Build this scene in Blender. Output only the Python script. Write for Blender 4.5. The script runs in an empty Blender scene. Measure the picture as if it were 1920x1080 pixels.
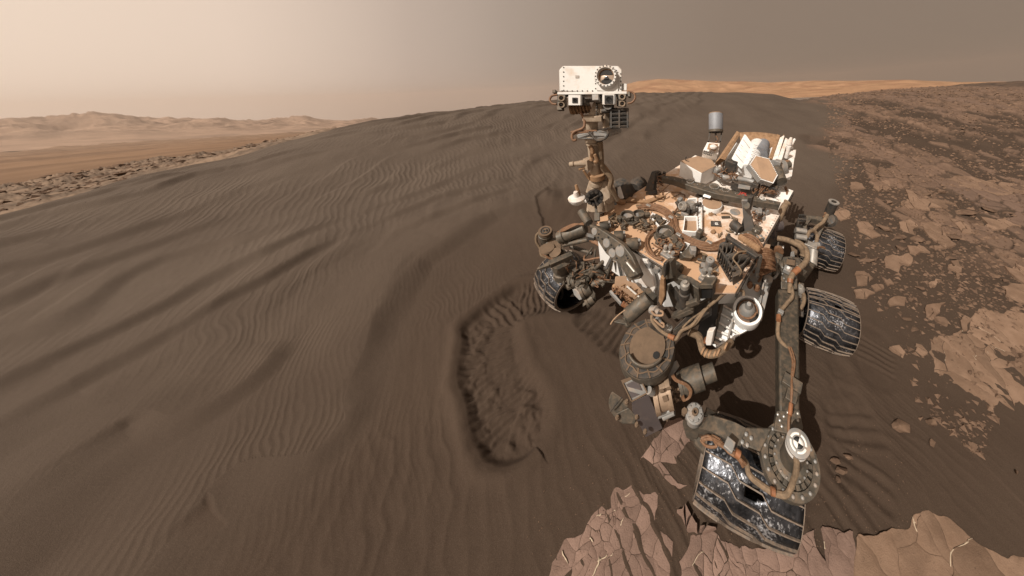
import bpy, bmesh, math, random
import numpy as np
from mathutils import Vector, Matrix
random.seed(7)
RNG = np.random.default_rng(11)
SC = bpy.context.scene
COL = SC.collection

# ------------------------------------------------------------------ camera
PIT, ROL = 0.3193, -0.0468
FPX, PX, PY, CAMH = 500.0, 1290.0, 330.0, 1.98
def _rx(a): c, s = math.cos(a), math.sin(a); return np.array([[1,0,0],[0,c,-s],[0,s,c]])
def _ry(a): c, s = math.cos(a), math.sin(a); return np.array([[c,0,s],[0,1,0],[-s,0,c]])
W2C = _ry(ROL) @ _rx(PIT)
CAM = np.array([0, 0, CAMH])
cd = bpy.data.cameras.new('camera'); cam = bpy.data.objects.new('camera', cd); COL.objects.link(cam)
SC.camera = cam
cd.sensor_fit = 'HORIZONTAL'; cd.sensor_width = 36.0
cd.lens = FPX / 1920 * 36.0
cd.shift_x = (960 - PX) / 1920
cd.shift_y = (PY - 540) / 1920
cd.clip_start = 0.05; cd.clip_end = 20000
c2w = W2C.T
mw = Matrix.Identity(4)
for i in range(3):
    mw[i][0] = c2w[i, 0]; mw[i][1] = c2w[i, 2]; mw[i][2] = -c2w[i, 1]; mw[i][3] = CAM[i]
cam.matrix_world = mw
SC.render.resolution_x, SC.render.resolution_y = 1024, 576

# ------------------------------------------------------------------ sky, sun, exposure
SUN = np.array([-0.36, -0.55, 0.75]); SUN /= np.linalg.norm(SUN)
world = bpy.data.worlds.new('World'); SC.world = world; world.use_nodes = True
nt = world.node_tree; nt.nodes.clear()
def N(t, typ, **kw):
    n = t.nodes.new(typ)
    for k, v in kw.items(): setattr(n, k, v)
    return n
wo = N(nt, 'ShaderNodeOutputWorld'); bg = N(nt, 'ShaderNodeBackground')
tc = N(nt, 'ShaderNodeTexCoord')
dot = N(nt, 'ShaderNodeVectorMath', operation='DOT_PRODUCT')
GL = np.array([-0.83, -0.52, 0.20]); GL /= np.linalg.norm(GL)
dot.inputs[1].default_value = GL
mr = N(nt, 'ShaderNodeMapRange'); mr.inputs[1].default_value = -1; mr.inputs[2].default_value = 1
rp = N(nt, 'ShaderNodeValToRGB')
cr = rp.color_ramp
SKY = [(0.00, (.252,.192,.147)), (0.20, (.262,.199,.153)), (0.36, (.300,.232,.181)), (0.50, (.40,.320,.262)), (0.60, (.53,.422,.348)), (0.71, (.81,.65,.53)), (0.82, (.92,.745,.60)), (1.0, (1.05,.86,.69))]
while len(cr.elements) > 1: cr.elements.remove(cr.elements[-1])
cr.elements[0].position = SKY[0][0]; cr.elements[0].color = (*SKY[0][1], 1)
for p, c in SKY[1:]:
    e = cr.elements.new(p); e.color = (*c, 1)
nt.links.new(tc.outputs['Generated'], dot.inputs[0]); nt.links.new(dot.outputs['Value'], mr.inputs[0])
nt.links.new(mr.outputs[0], rp.inputs[0]); nt.links.new(rp.outputs[0], bg.inputs[0]); nt.links.new(bg.outputs[0], wo.inputs[0])
bg.inputs[1].default_value = 1.0
sd = bpy.data.lights.new('sun', 'SUN'); sd.energy = 5.0; sd.angle = math.radians(0.5); sd.color = (1.0, .93, .84)
so = bpy.data.objects.new('sun', sd); COL.objects.link(so)
so.rotation_euler = Vector(SUN).to_track_quat('Z', 'Y').to_euler()
so.location = (0, 0, 50)
SC.view_settings.view_transform = 'Standard'; SC.view_settings.look = 'None'
SC.view_settings.exposure = 0.0; SC.view_settings.gamma = 1.0; SC.view_settings.use_curve_mapping = False
SC.cycles.use_denoising = True
SC.cycles.max_bounces = 6; SC.cycles.diffuse_bounces = 3; SC.cycles.volume_bounces = 0
SC.cycles.sample_clamp_indirect = 4.0

# ------------------------------------------------------------------ frame maths
def ray(px, py): return W2C.T @ np.array([(px - PX) / FPX, 1.0, -(py - PY) / FPX])
def P(px, py, d): return CAM + ray(px, py) * d                 # point at depth d
FW = np.array([-.5566, -.8242, -.1045]); LF = np.array([.8204, -.5255, -.2256]); UP = np.array([.131, -.2113, .9686])
ORG = np.array([.0815, 2.4112, 0.0])
def RV(x, y, z): return ORG + FW * x + LF * y + UP * z         # rover frame: forward, left, up
def D(px, py, h):                                              # point on the rover plane at height h
    r = ray(px, py); return CAM + r * (((ORG + UP * h - CAM) @ UP) / (r @ UP))
def pix(w):
    c = W2C @ (np.asarray(w, float) - CAM); return np.array([PX + FPX * c[0] / c[1], PY - FPX * c[2] / c[1], c[1]])
def azte(px, py):
    r = ray(px, py); return math.atan2(r[0], r[1]), r[2] / math.hypot(r[0], r[1])
def nrm(v): v = np.asarray(v, float); return v / np.linalg.norm(v)

# ------------------------------------------------------------------ noise
def _hash(ix, iy, s):
    n = (ix.astype(np.int64) * 374761393 + iy.astype(np.int64) * 668265263 + s * 1274126177) & 0xffffffff
    n = ((n ^ (n >> 13)) * 1274126177) & 0xffffffff
    return ((n ^ (n >> 16)) & 0xffff) / 65535.0
def vnoise(x, y, s=0):
    x0 = np.floor(x); y0 = np.floor(y); fx = x - x0; fy = y - y0
    fx = fx * fx * fx * (fx * (fx * 6 - 15) + 10); fy = fy * fy * fy * (fy * (fy * 6 - 15) + 10)
    a = _hash(x0, y0, s); b = _hash(x0 + 1, y0, s); c = _hash(x0, y0 + 1, s); d = _hash(x0 + 1, y0 + 1, s)
    return (a + (b - a) * fx) * (1 - fy) + (c + (d - c) * fx) * fy - .5
def fbm(x, y, s=0, o=4, g=.5):
    r = 0; a = 1
    for i in range(o):
        r = r + a * vnoise(x, y, s + i * 17); x = x * 2.03 + 11.3; y = y * 2.03 - 7.1; a *= g
    return r
def sstep(a, b, x): t = np.clip((x - a) / (b - a), 0, 1); return t * t * (3 - 2 * t)

# ------------------------------------------------------------------ materials
MATS = {}
def mat(name, col, rough=.7, metal=0.0, var=.25, scale=6.0, dust=0.0, dustcol=(.36,.215,.125), bump=.15, bscale=60.0, specks=0.0, spec=.4, updust=True, grad=0.0):
    m = bpy.data.materials.new(name); m.use_nodes = True; t = m.node_tree; b = t.nodes['Principled BSDF']
    tcn = N(t, 'ShaderNodeTexCoord')
    n1 = N(t, 'ShaderNodeTexNoise'); n1.inputs['Scale'].default_value = scale; n1.inputs['Detail'].default_value = 6; n1.inputs['Roughness'].default_value = .65
    t.links.new(tcn.outputs['Object'], n1.inputs['Vector'])
    mx = N(t, 'ShaderNodeMix', data_type='RGBA')
    lo = tuple(c * (1 - var) for c in col); hi = tuple(min(1, c * (1 + var)) for c in col)
    mx.inputs[6].default_value = (*lo, 1); mx.inputs[7].default_value = (*hi, 1)
    r1 = N(t, 'ShaderNodeMapRange'); r1.inputs[1].default_value = .3; r1.inputs[2].default_value = .7
    t.links.new(n1.outputs[0], r1.inputs[0]); t.links.new(r1.outputs[0], mx.inputs[0])
    cur = mx.outputs[2]
    rgh = None
    if dust > 0:
        n2 = N(t, 'ShaderNodeTexNoise'); n2.inputs['Scale'].default_value = scale * 1.7; n2.inputs['Detail'].default_value = 8; n2.inputs['Roughness'].default_value = .7
        t.links.new(tcn.outputs['Object'], n2.inputs['Vector'])
        ge = N(t, 'ShaderNodeNewGeometry'); dp = N(t, 'ShaderNodeVectorMath', operation='DOT_PRODUCT'); dp.inputs[1].default_value = UP
        t.links.new(ge.outputs['Normal'], dp.inputs[0])
        a = N(t, 'ShaderNodeMapRange'); a.inputs[1].default_value = -.2; a.inputs[2].default_value = .9; a.inputs[3].default_value = .35 if updust else 1; a.inputs[4].default_value = 1
        t.links.new(dp.outputs['Value'], a.inputs[0])
        b2 = N(t, 'ShaderNodeMapRange'); b2.inputs[1].default_value = .62 - .45 * dust; b2.inputs[2].default_value = .86 - .32 * dust
        t.links.new(n2.outputs[0], b2.inputs[0])
        mu = N(t, 'ShaderNodeMath', operation='MULTIPLY'); t.links.new(a.outputs[0], mu.inputs[0]); t.links.new(b2.outputs[0], mu.inputs[1])
        if grad:
            gd = N(t, 'ShaderNodeVectorMath', operation='DOT_PRODUCT'); gd.inputs[1].default_value = FW * .9 + LF * -.35; t.links.new(tcn.outputs['Object'], gd.inputs[0])
            gm = N(t, 'ShaderNodeMath', operation='MULTIPLY_ADD'); gm.inputs[1].default_value = grad; gm.inputs[2].default_value = -.12 * grad; t.links.new(gd.outputs['Value'], gm.inputs[0])
            ga = N(t, 'ShaderNodeMath', operation='ADD', use_clamp=True); t.links.new(mu.outputs[0], ga.inputs[0]); t.links.new(gm.outputs[0], ga.inputs[1]); mu = ga
        m2 = N(t, 'ShaderNodeMix', data_type='RGBA'); m2.inputs[7].default_value = (*dustcol, 1)
        t.links.new(mu.outputs[0], m2.inputs[0]); t.links.new(cur, m2.inputs[6]); cur = m2.outputs[2]
        rgh = N(t, 'ShaderNodeMapRange'); rgh.inputs[3].default_value = rough; rgh.inputs[4].default_value = .95
        t.links.new(mu.outputs[0], rgh.inputs[0])
        if metal > 0:
            mm = N(t, 'ShaderNodeMapRange'); mm.inputs[3].default_value = metal; mm.inputs[4].default_value = 0
            t.links.new(mu.outputs[0], mm.inputs[0]); t.links.new(mm.outputs[0], b.inputs['Metallic'])
    elif metal: b.inputs['Metallic'].default_value = metal
    if specks > 0:
        vo = N(t, 'ShaderNodeTexNoise'); vo.inputs['Scale'].default_value = bscale * 2.2; vo.inputs['Detail'].default_value = 3
        t.links.new(tcn.outputs['Object'], vo.inputs['Vector'])
        n3 = N(t, 'ShaderNodeTexNoise'); n3.inputs['Scale'].default_value = 7.0; n3.inputs['Detail'].default_value = 4
        t.links.new(tcn.outputs['Object'], n3.inputs['Vector'])
        ad = N(t, 'ShaderNodeMath', operation='MULTIPLY_ADD'); ad.inputs[1].default_value = .9
        t.links.new(n3.outputs[0], ad.inputs[0]); t.links.new(vo.outputs[0], ad.inputs[2])
        st = N(t, 'ShaderNodeMapRange'); st.inputs[1].default_value = 1.06; st.inputs[2].default_value = 1.26
        t.links.new(ad.outputs[0], st.inputs[0])
        m3 = N(t, 'ShaderNodeMix', data_type='RGBA'); m3.inputs[7].default_value = (.66,.68,.72,1)
        sc = N(t, 'ShaderNodeMath', operation='MULTIPLY'); sc.inputs[1].default_value = specks
        t.links.new(st.outputs[0], sc.inputs[0]); t.links.new(sc.outputs[0], m3.inputs[0]); t.links.new(cur, m3.inputs[6]); cur = m3.outputs[2]
    t.links.new(cur, b.inputs['Base Color'])
    if rgh: t.links.new(rgh.outputs[0], b.inputs['Roughness'])
    else: b.inputs['Roughness'].default_value = rough
    b.inputs['Specular IOR Level'].default_value = spec
    if bump:
        nb = N(t, 'ShaderNodeTexNoise'); nb.inputs['Scale'].default_value = bscale; nb.inputs['Detail'].default_value = 5
        t.links.new(tcn.outputs['Object'], nb.inputs['Vector'])
        bp = N(t, 'ShaderNodeBump'); bp.inputs['Strength'].default_value = bump; bp.inputs['Distance'].default_value = .004
        t.links.new(nb.outputs[0], bp.inputs['Height']); t.links.new(bp.outputs[0], b.inputs['Normal'])
    MATS[name] = m
    return m

# ------------------------------------------------------------------ object helpers
def link(o, parent=None):
    COL.objects.link(o)
    if parent is not None: o.parent = parent
    return o
def empty(name, loc, label, cat, group=None, kind=None):
    o = bpy.data.objects.new(name, None); o.empty_display_size = .1; o.location = loc; COL.objects.link(o)
    return tag(o, label, cat, group, kind)
def tag(o, label=None, cat=None, group=None, kind=None):
    if label: o['label'] = label
    if cat: o['category'] = cat
    if group: o['group'] = group
    if kind: o['kind'] = kind
    return o
def meshobj(name, verts, faces, m, parent=None, smooth=True, angle=35):
    me = bpy.data.meshes.new(name); me.from_pydata([tuple(map(float, v)) for v in verts], [], faces); me.update()
    if m: me.materials.append(m)
    if smooth:
        me.shade_smooth(); me.set_sharp_from_angle(angle=math.radians(angle))
    o = bpy.data.objects.new(name, me)
    return link(o, parent)

def grid_mesh(name, X, Y, Z, m, attrs=None, wrap=False):
    r, c = X.shape
    v = np.stack([X, Y, Z], -1).reshape(-1, 3).astype(np.float32)
    idx = np.arange(r * c).reshape(r, c)
    if wrap: idx = np.concatenate([idx, idx[:, :1]], 1)
    q = np.stack([idx[:-1, :-1], idx[:-1, 1:], idx[1:, 1:], idx[1:, :-1]], -1).reshape(-1, 4)
    n = len(q)
    me = bpy.data.meshes.new(name)
    me.vertices.add(len(v)); me.vertices.foreach_set('co', v.ravel())
    me.loops.add(n * 4); me.loops.foreach_set('vertex_index', q.ravel().astype(np.int32))
    me.polygons.add(n); me.polygons.foreach_set('loop_start', (np.arange(n) * 4).astype(np.int32))
    me.polygons.foreach_set('use_smooth', np.ones(n, bool))
    me.update(calc_edges=True)
    for k, a in (attrs or {}).items():
        at = me.attributes.new(k, 'FLOAT', 'POINT'); at.data.foreach_set('value', a.ravel().astype(np.float32))
    me.materials.append(m)
    o = bpy.data.objects.new(name, me); return link(o)
# ------------------------------------------------------------------ terrain height field
def zp(x, y): return (ORG @ UP - UP[0] * x - UP[1] * y) / UP[2]
CREST = [(-260,452),(-80,414),(0,398),(100,373),(200,346),(300,321),(440,291),(520,267),(600,247),(700,226),(800,211),(900,201),(1000,191),(1100,182),(1200,174),(1300,171),(1400,171),(1450,174),(1500,186),(1550,184),(1600,179),(1700,170),(1800,165),(1920,164),(2150,166)]
_c = sorted(azte(*p) for p in CREST); C_AZ = np.array([a for a, _ in _c]); C_TE = np.array([t for _, t in _c])
A_LEFT, A_DUNE = math.radians(-73), math.radians(20.5)

def poly_px(pts): return np.array([D(px, py, 0)[:2] for px, py in pts])
def seg_dist(x, y, pts):
    """distance to a polyline, arc length at the nearest point, signed side (+ left of travel)"""
    best = np.full(x.shape, 1e9); arc = np.zeros(x.shape); side = np.zeros(x.shape); s0 = 0
    for (ax, ay), (bx, by) in zip(pts[:-1], pts[1:]):
        dx, dy = bx - ax, by - ay; L = math.hypot(dx, dy)
        t = np.clip(((x - ax) * dx + (y - ay) * dy) / (L * L), 0, 1)
        d = np.hypot(x - ax - t * dx, y - ay - t * dy); m = d < best
        best = np.where(m, d, best); arc = np.where(m, s0 + t * L, arc)
        side = np.where(m, np.sign(dx * (y - ay) - dy * (x - ax)), side); s0 += L
    return best, arc, side
def inside(x, y, pts):
    r = np.zeros(x.shape, bool); n = len(pts)
    for i in range(n):
        ax, ay = pts[i]; bx, by = pts[(i + 1) % n]
        c = ((ay > y) != (by > y)) & (x < (bx - ax) * (y - ay) / (by - ay + 1e-12) + ax); r ^= c
    return r
def poly_sd(x, y, pts):
    d, _, _ = seg_dist(x, y, np.vstack([pts, pts[:1]])); return np.where(inside(x, y, pts), d, -d)

# large ripple crests on the dune: phase takes whole numbers along them
LINES = [(1.0, [(311,1044),(355,995),(400,924),(449,880),(602,851),(656,791),(674,700),(720,590),(783,490),(830,459),(875,431),(925,399),(997,380),(1060,368)]),
         (2.0, [(-40,1120),(9,1062),(58,995),(107,933),(147,889),(191,853),(245,800)]),
         (2.5, [(420,720),(520,610),(600,545)]),
         (3.0, [(60,830),(102,782),(138,755),(178,733),(262,731),(293,711),(338,667),(369,631),(404,600),(457,562),(530,520),(602,478),(676,440),(739,420),(799,396),(856,371),(940,345)]),
         (4.0, [(-60,775),(0,733),(40,709),(80,701),(150,660)]),
         (5.0, [(180,600),(230,558),(267,530),(307,507),(353,493),(430,470)]),
         (7.0, [(290,430),(363,410),(393,397),(433,382),(500,352)])]
_ap = np.vstack([poly_px(l) for _, l in LINES]); _av = np.concatenate([[v] * len(l) for v, l in LINES])
_n = len(_ap)
_K = np.hypot(_ap[:, None, 0] - _ap[None, :, 0], _ap[:, None, 1] - _ap[None, :, 1])
_A = np.zeros((_n + 3, _n + 3)); _A[:_n, :_n] = _K - 1e-3 * np.eye(_n); _A[:_n, _n] = 1; _A[:_n, _n + 1:] = _ap; _A[_n, :_n] = 1; _A[_n + 1:, :_n] = _ap.T
_w = np.linalg.solve(_A, np.concatenate([_av, [0, 0, 0]]))
def phase(x, y):
    r = _w[_n] + _w[_n + 1] * x + _w[_n + 2] * y
    for i in range(_n): r = r + _w[i] * np.hypot(x - _ap[i, 0], y - _ap[i, 1])
    return r

TROUGH = poly_px([(1120,552),(1040,548),(970,566),(922,604),(926,690),(952,760),(974,792)])
BANK = poly_px([(655,700), (700,610), (740,545), (783,490), (830,459), (875,431), (925,402), (997,381), (1060,364)])
BANK_LEN = float(np.hypot(*np.diff(BANK, axis=0).T).sum())
SLIP = poly_px([(1005,375),(1030,355),(1075,350),(1110,360),(1110,430),(1050,440),(1020,425)])
SLIP2 = poly_px([(785,510),(800,480),(860,440),(900,425),(890,480),(880,520),(820,540)])
SLIP3 = poly_px([(362,1000),(385,950),(402,925),(415,955),(428,985),(415,1000),(395,1022),(370,1024)])
TRACK = poly_px([(1640,640),(1640,690)])
TRACK2 = poly_px([(1590,770),(1620,850),(1610,930),(1575,985)])
PRINTS = poly_px([(1105,590),(1170,640)])
RUT = poly_px([(1575,690),(1580,780),(1572,880)])
B_PX = [(1490,182),(1506,210),(1530,260),(1552,330),(1575,410),(1600,500),(1640,600),(1690,660),(1700,800),(1560,900)]
_b = [D(*p, 0) for p in B_PX[2:]]
B_R = np.array([math.hypot(b[0], b[1]) for b in _b][::-1]); B_A = np.array([math.atan2(b[0], b[1]) for b in _b][::-1])
_o = np.argsort(B_R); B_R = B_R[_o]; B_A = B_A[_o]

def cells(x, y, s):
    """cellular noise: nearest id hash, F1, F2"""
    ix = np.floor(x); iy = np.floor(y); f1 = np.full(x.shape, 9.); f2 = np.full(x.shape, 9.); h = np.zeros(x.shape)
    for i in (-1, 0, 1):
        for j in (-1, 0, 1):
            cx = ix + i; cy = iy + j
            d = np.hypot(cx + _hash(cx, cy, s) - x, cy + _hash(cx, cy, s + 5) - y)
            m = d < f1; f2 = np.where(m, f1, np.minimum(f2, d)); h = np.where(m, _hash(cx, cy, s + 9), h); f1 = np.where(m, d, f1)
    return h, f1, f2

def terrain(x, y, full=True):
    x = np.asarray(x, float); y = np.asarray(y, float)
    r = np.hypot(x, y) + 1e-6; az = np.arctan2(x, y)
    tp = (zp(x, y) - CAMH) / r
    tcr = np.interp(az, C_AZ, C_TE)
    # behind the camera the ground just goes on
    back = sstep(math.radians(85), math.radians(120), np.abs(az))
    k = 40.0
    te = tcr - np.logaddexp(0, k * (tcr - tp)) / k
    te = te * (1 - back) + np.minimum(tp, .05) * back
    dune = (1 - sstep(A_DUNE, A_DUNE + .07, az)) * sstep(A_LEFT - .25, A_LEFT, az)
    rd = np.interp(az, [math.radians(-70), math.radians(-40), math.radians(20)], [7.5, 10, 15])
    te = te - dune * np.minimum(.02 * (np.maximum(r - rd, 0) / 5) ** 2, .4)
    z = CAMH + te * r
    ba = np.interp(r, B_R, B_A) + .15 * fbm(x * .9, y * .9, 3, 4)
    plain = sstep(-.03, .10, az - ba) * (1 - back)
    # dune ripples
    ph = phase(x, y) + (1.0 * fbm(x * .5, y * .5, 21, 3) + .16 * fbm(x * 2.2, y * 2.2, 22, 2)) * sstep(2.2, 4.8, r)
    dm = sstep(.55, 1.0, ph) * (1 - plain) * (1 - sstep(math.radians(5), math.radians(22), az)) * (1 - back)
    u = ph - np.floor(ph)
    prof = np.where(u < .78, 1 - u / .78, (u - .78) / .22)
    prof = prof * prof * (3 - 2 * prof) * .5 + prof * .5
    am = .004 + .040 * np.clip(.36 + 2.3 * fbm(x * .95, y * .95, 40, 3), 0, 1)
    am = np.maximum(am, .015 * (1 - sstep(3.4, 4.6, r)) * np.clip(.7 + 1.6 * fbm(x * 1.3, y * 1.3, 44, 2), .15, 1.2))
    v2 = (x * .93 + y * .37) / .43 + .9 * fbm(x * .8, y * .8, 46, 3); u2 = v2 - np.floor(v2)
    z = z + dm * .022 * np.clip(.25 + 2.2 * fbm(x * .8 + 9, y * .8, 47, 3), 0, 1) * np.where(u2 < .8, 1 - u2 / .8, (u2 - .8) / .2) * sstep(2.6, 4, r)
    z = z + dm * am * prof * np.interp(r, [2, 5, 12], [.8, 1.15, 1.3])
    v3 = (x * .88 + y * .48) / .24 + .8 * fbm(x * 1.2, y * 1.2, 48, 3); u3 = v3 - np.floor(v3)
    z = z + dm * .010 * np.clip(.1 + 2.4 * fbm(x * 1.1 + 3, y * 1.1, 49, 3), 0, 1) * np.where(u3 < .8, 1 - u3 / .8, (u3 - .8) / .2) * sstep(2.2, 3.4, r) * (1 - sstep(9, 14, r))
    nb = r < 6
    if nb.any():
        d, s_, sd_ = seg_dist(x[nb], y[nb], BANK)
        d = d + .05 * fbm(x[nb] * 2.5, y[nb] * 2.5, 53, 2) * sstep(0, .2, d)
        L_ = BANK_LEN; end = sstep(0, .5, s_) * (1 - sstep(L_ - .25, L_, s_))
        zb = np.where(sd_ > 0, 1 - sstep(0, .75, d), 1 - sstep(-.01, .20, d))
        z2 = z.copy(); z2[nb] += .062 * end * zb; z = z2
    slipm = dm * sstep(.74, .82, u) * np.clip(am / .03, 0, 1)
    wave2 = fbm(x * 1.1 + y * .6, y * .5 - x * .3, 77, 4)
    z = z + (1 - plain) * .03 * wave2 * sstep(1.2, 4, r)
    out = {'plain': plain}
    if not full: return z
    # small wind ripples
    nearf = 1 - sstep(6.0, 12.0, r)
    wob = 1.1 * fbm(x * 1.6, y * 1.6, 5, 3) + .30 * fbm(x * 7, y * 7, 6, 2)
    lam = np.interp(x, [-4.5, -2.8, -1.6, 0], [.055, .062, .085, .09])
    lamn = np.where(plain > .5, .07, .062)
    uu = (x * .77 + y * .63)
    s1 = np.sin(2 * np.pi * (uu / .050 + 2.3 * wob))
    s2 = np.sin(2 * np.pi * (uu / .088 + 1.5 * wob + .7))
    mixr = sstep(-2.6, -1.7, x)
    s3 = np.sin(2 * np.pi * ((x * .70 + y * .71) / .105 + 1.5 * wob))
    farr = sstep(2.9, 3.9, r)
    rp_ = s2 * mixr
    rp_ = np.where(rp_ > 0, rp_ ** 1.5 if False else np.abs(rp_) ** 1.6, rp_ * .5)
    ra = (.0030 * (1 - mixr) + .0027 * mixr) * np.clip(.85 + 1.5 * fbm(x * 1.1, y * 1.1, 61, 2), .2, 1.4)
    tr, arc, side = np.full(x.shape, 9.), np.zeros(x.shape), np.zeros(x.shape)
    near = (r < 4.6)
    disturbed = np.zeros(x.shape)
    if near.any():
        xs, ys = x[near], y[near]
        d, s, sd_ = seg_dist(xs, ys, TROUGH)
        d = d + .035 * fbm(xs * 5, ys * 5, 14, 3)
        w = .195
        rside = sd_ > 0
        bowl = np.where(rside, 1 - sstep(w - .09, w + .03, d), 1 - sstep(w - .05, w + .012, d)) * sstep(-.1, .12, s)
        clod = np.maximum(fbm(xs * 9, ys * 9, 133, 3) - .10, 0) * .055
        rim = np.exp(-((d - w - .05) / .045) ** 2) * .022
        tread = .007 * np.sin(2 * np.pi * (s / .050 + .8 * fbm(xs * 6, ys * 6, 31, 2))) + .011 * fbm(xs * 13, ys * 13, 33, 3)
        dz = -.046 * bowl + rim * np.where(rside, .3, 1) + bowl * (tread + clod)
        dist = np.maximum(bowl, np.exp(-((d - w) / .06) ** 2))
        for ln, wd, dp, sp in ((TRACK, .17, .010, .055), (TRACK2, .20, .011, .085), (PRINTS, .13, .022, .07), (RUT, .10, .015, .5)):
            d, s, _ = seg_dist(xs, ys, ln); d = d + .03 * fbm(xs * 6, ys * 6, 19, 2)
            b = 1 - sstep(wd - .05, wd + .02, d)
            dz = dz + b * (-dp + .5 * dp * np.sin(2 * np.pi * (s / sp + .5 * fbm(xs * 5, ys * 5, 23, 2))) + .6 * dp * fbm(xs * 12, ys * 12, 29, 2)); dist = np.maximum(dist, b)
        for pl, dp in ((SLIP, .030), (SLIP3, .008)):
            q = poly_sd(xs, ys, pl) + .025 * fbm(xs * 6, ys * 6, 51, 3)
            b = sstep(-.005, .02, q); dz = dz - dp * b * (1 - .75 * sstep(.03, .25, q)) + b * .006 * fbm(xs * 14, ys * 4, 52, 3); dist = np.maximum(dist, b)
        zz = z.copy(); zz[near] += dz; z = zz
        disturbed[near] = dist
    z = z + rp_ * ra * nearf * (1 - slipm * .85) * (1 - disturbed) * (1 - .45 * plain) * (1 - back * .7)
    z = z + .0015 * fbm(x * 22, y * 22, 90, 2) * nearf
    # bedrock of the plain further out
    rock = np.zeros(x.shape)
    pm = (plain > .02) & (r > 2.2)
    if pm.any():
        xs, ys, rs = x[pm], y[pm], r[pm]
        wx = xs + .18 * fbm(xs * 2.2, ys * 2.2, 71, 3); wy = ys + .18 * fbm(xs * 2.2, ys * 2.2, 72, 3)
        dens = np.clip(.40 + 1.1 * fbm(xs * .45, ys * .45, 73, 3) + .014 * (rs - 5), .05, .93)
        h1, a1, b1 = cells(wx * 2.6, wy * 2.6, 100); e1 = b1 - a1
        k1 = (h1 < dens) * sstep(.05, .12, e1)
        h2, a2, b2 = cells(wx * .85 + 4, wy * .85, 200); e2 = b2 - a2
        k2 = (h2 < dens) * sstep(.03, .07, e2)
        h3, a3, b3 = cells(wx * .22 + 4, wy * .22, 300)
        f = sstep(4, 14, rs); ff = sstep(18, 60, rs)
        m = (k1 * (1 - f) + np.maximum(k2, k1 * .6) * f) * plain[pm] * sstep(4.2, 5.6, rs)
        hh = (h1 * 7.3 % 1) * .03 * (1 - f) + ((h2 * 7.3 % 1) * .10 + (h1 * 5.1 % 1) * .05) * f + (h3 * .3 + (h2 * 3.7 % 1) * .18) * ff
        zz = z.copy(); zz[pm] += m * hh + .012 * plain[pm] * fbm(xs * 1.5, ys * 1.5, 81, 4) * np.minimum(rs, 40) * .35; z = zz
        rock[pm] = m * (.55 + .45 * (h1 * 3.3 % 1))
    out.update(rock=rock, dune=np.clip(dm, 0, 1), scuff=disturbed, rip=(1 - slipm * .9) * (1 - disturbed) * (1 - .55 * plain) * np.clip(.70 + 2.2 * fbm(x * 1.0, y * 1.0, 61, 3), .12, 1.4) * (1 - .6 * mixr), wide=np.clip(sstep(2.6, 5.5, r), 0, 1))
    return z, out

def hz(x, y): return float(terrain(np.array([x]), np.array([y]))[0][0])
_gc = {}
def G(px, py):
    """where the ray through a photograph pixel meets the ground"""
    r = ray(px, py)
    t = np.linspace(.6, 2.2, 60) if False else np.exp(np.linspace(math.log(.7), math.log(60), 420))
    p = CAM[None] + r[None] * t[:, None]
    h = p[:, 2] - terrain(p[:, 0], p[:, 1], False)
    k = np.argmax(h < 0) if (h < 0).any() else len(t) - 1
    k = max(k, 1); a = h[k - 1] / (h[k - 1] - h[k] + 1e-9)
    q = CAM + r * (t[k - 1] + a * (t[k] - t[k - 1]))
    return q

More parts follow.
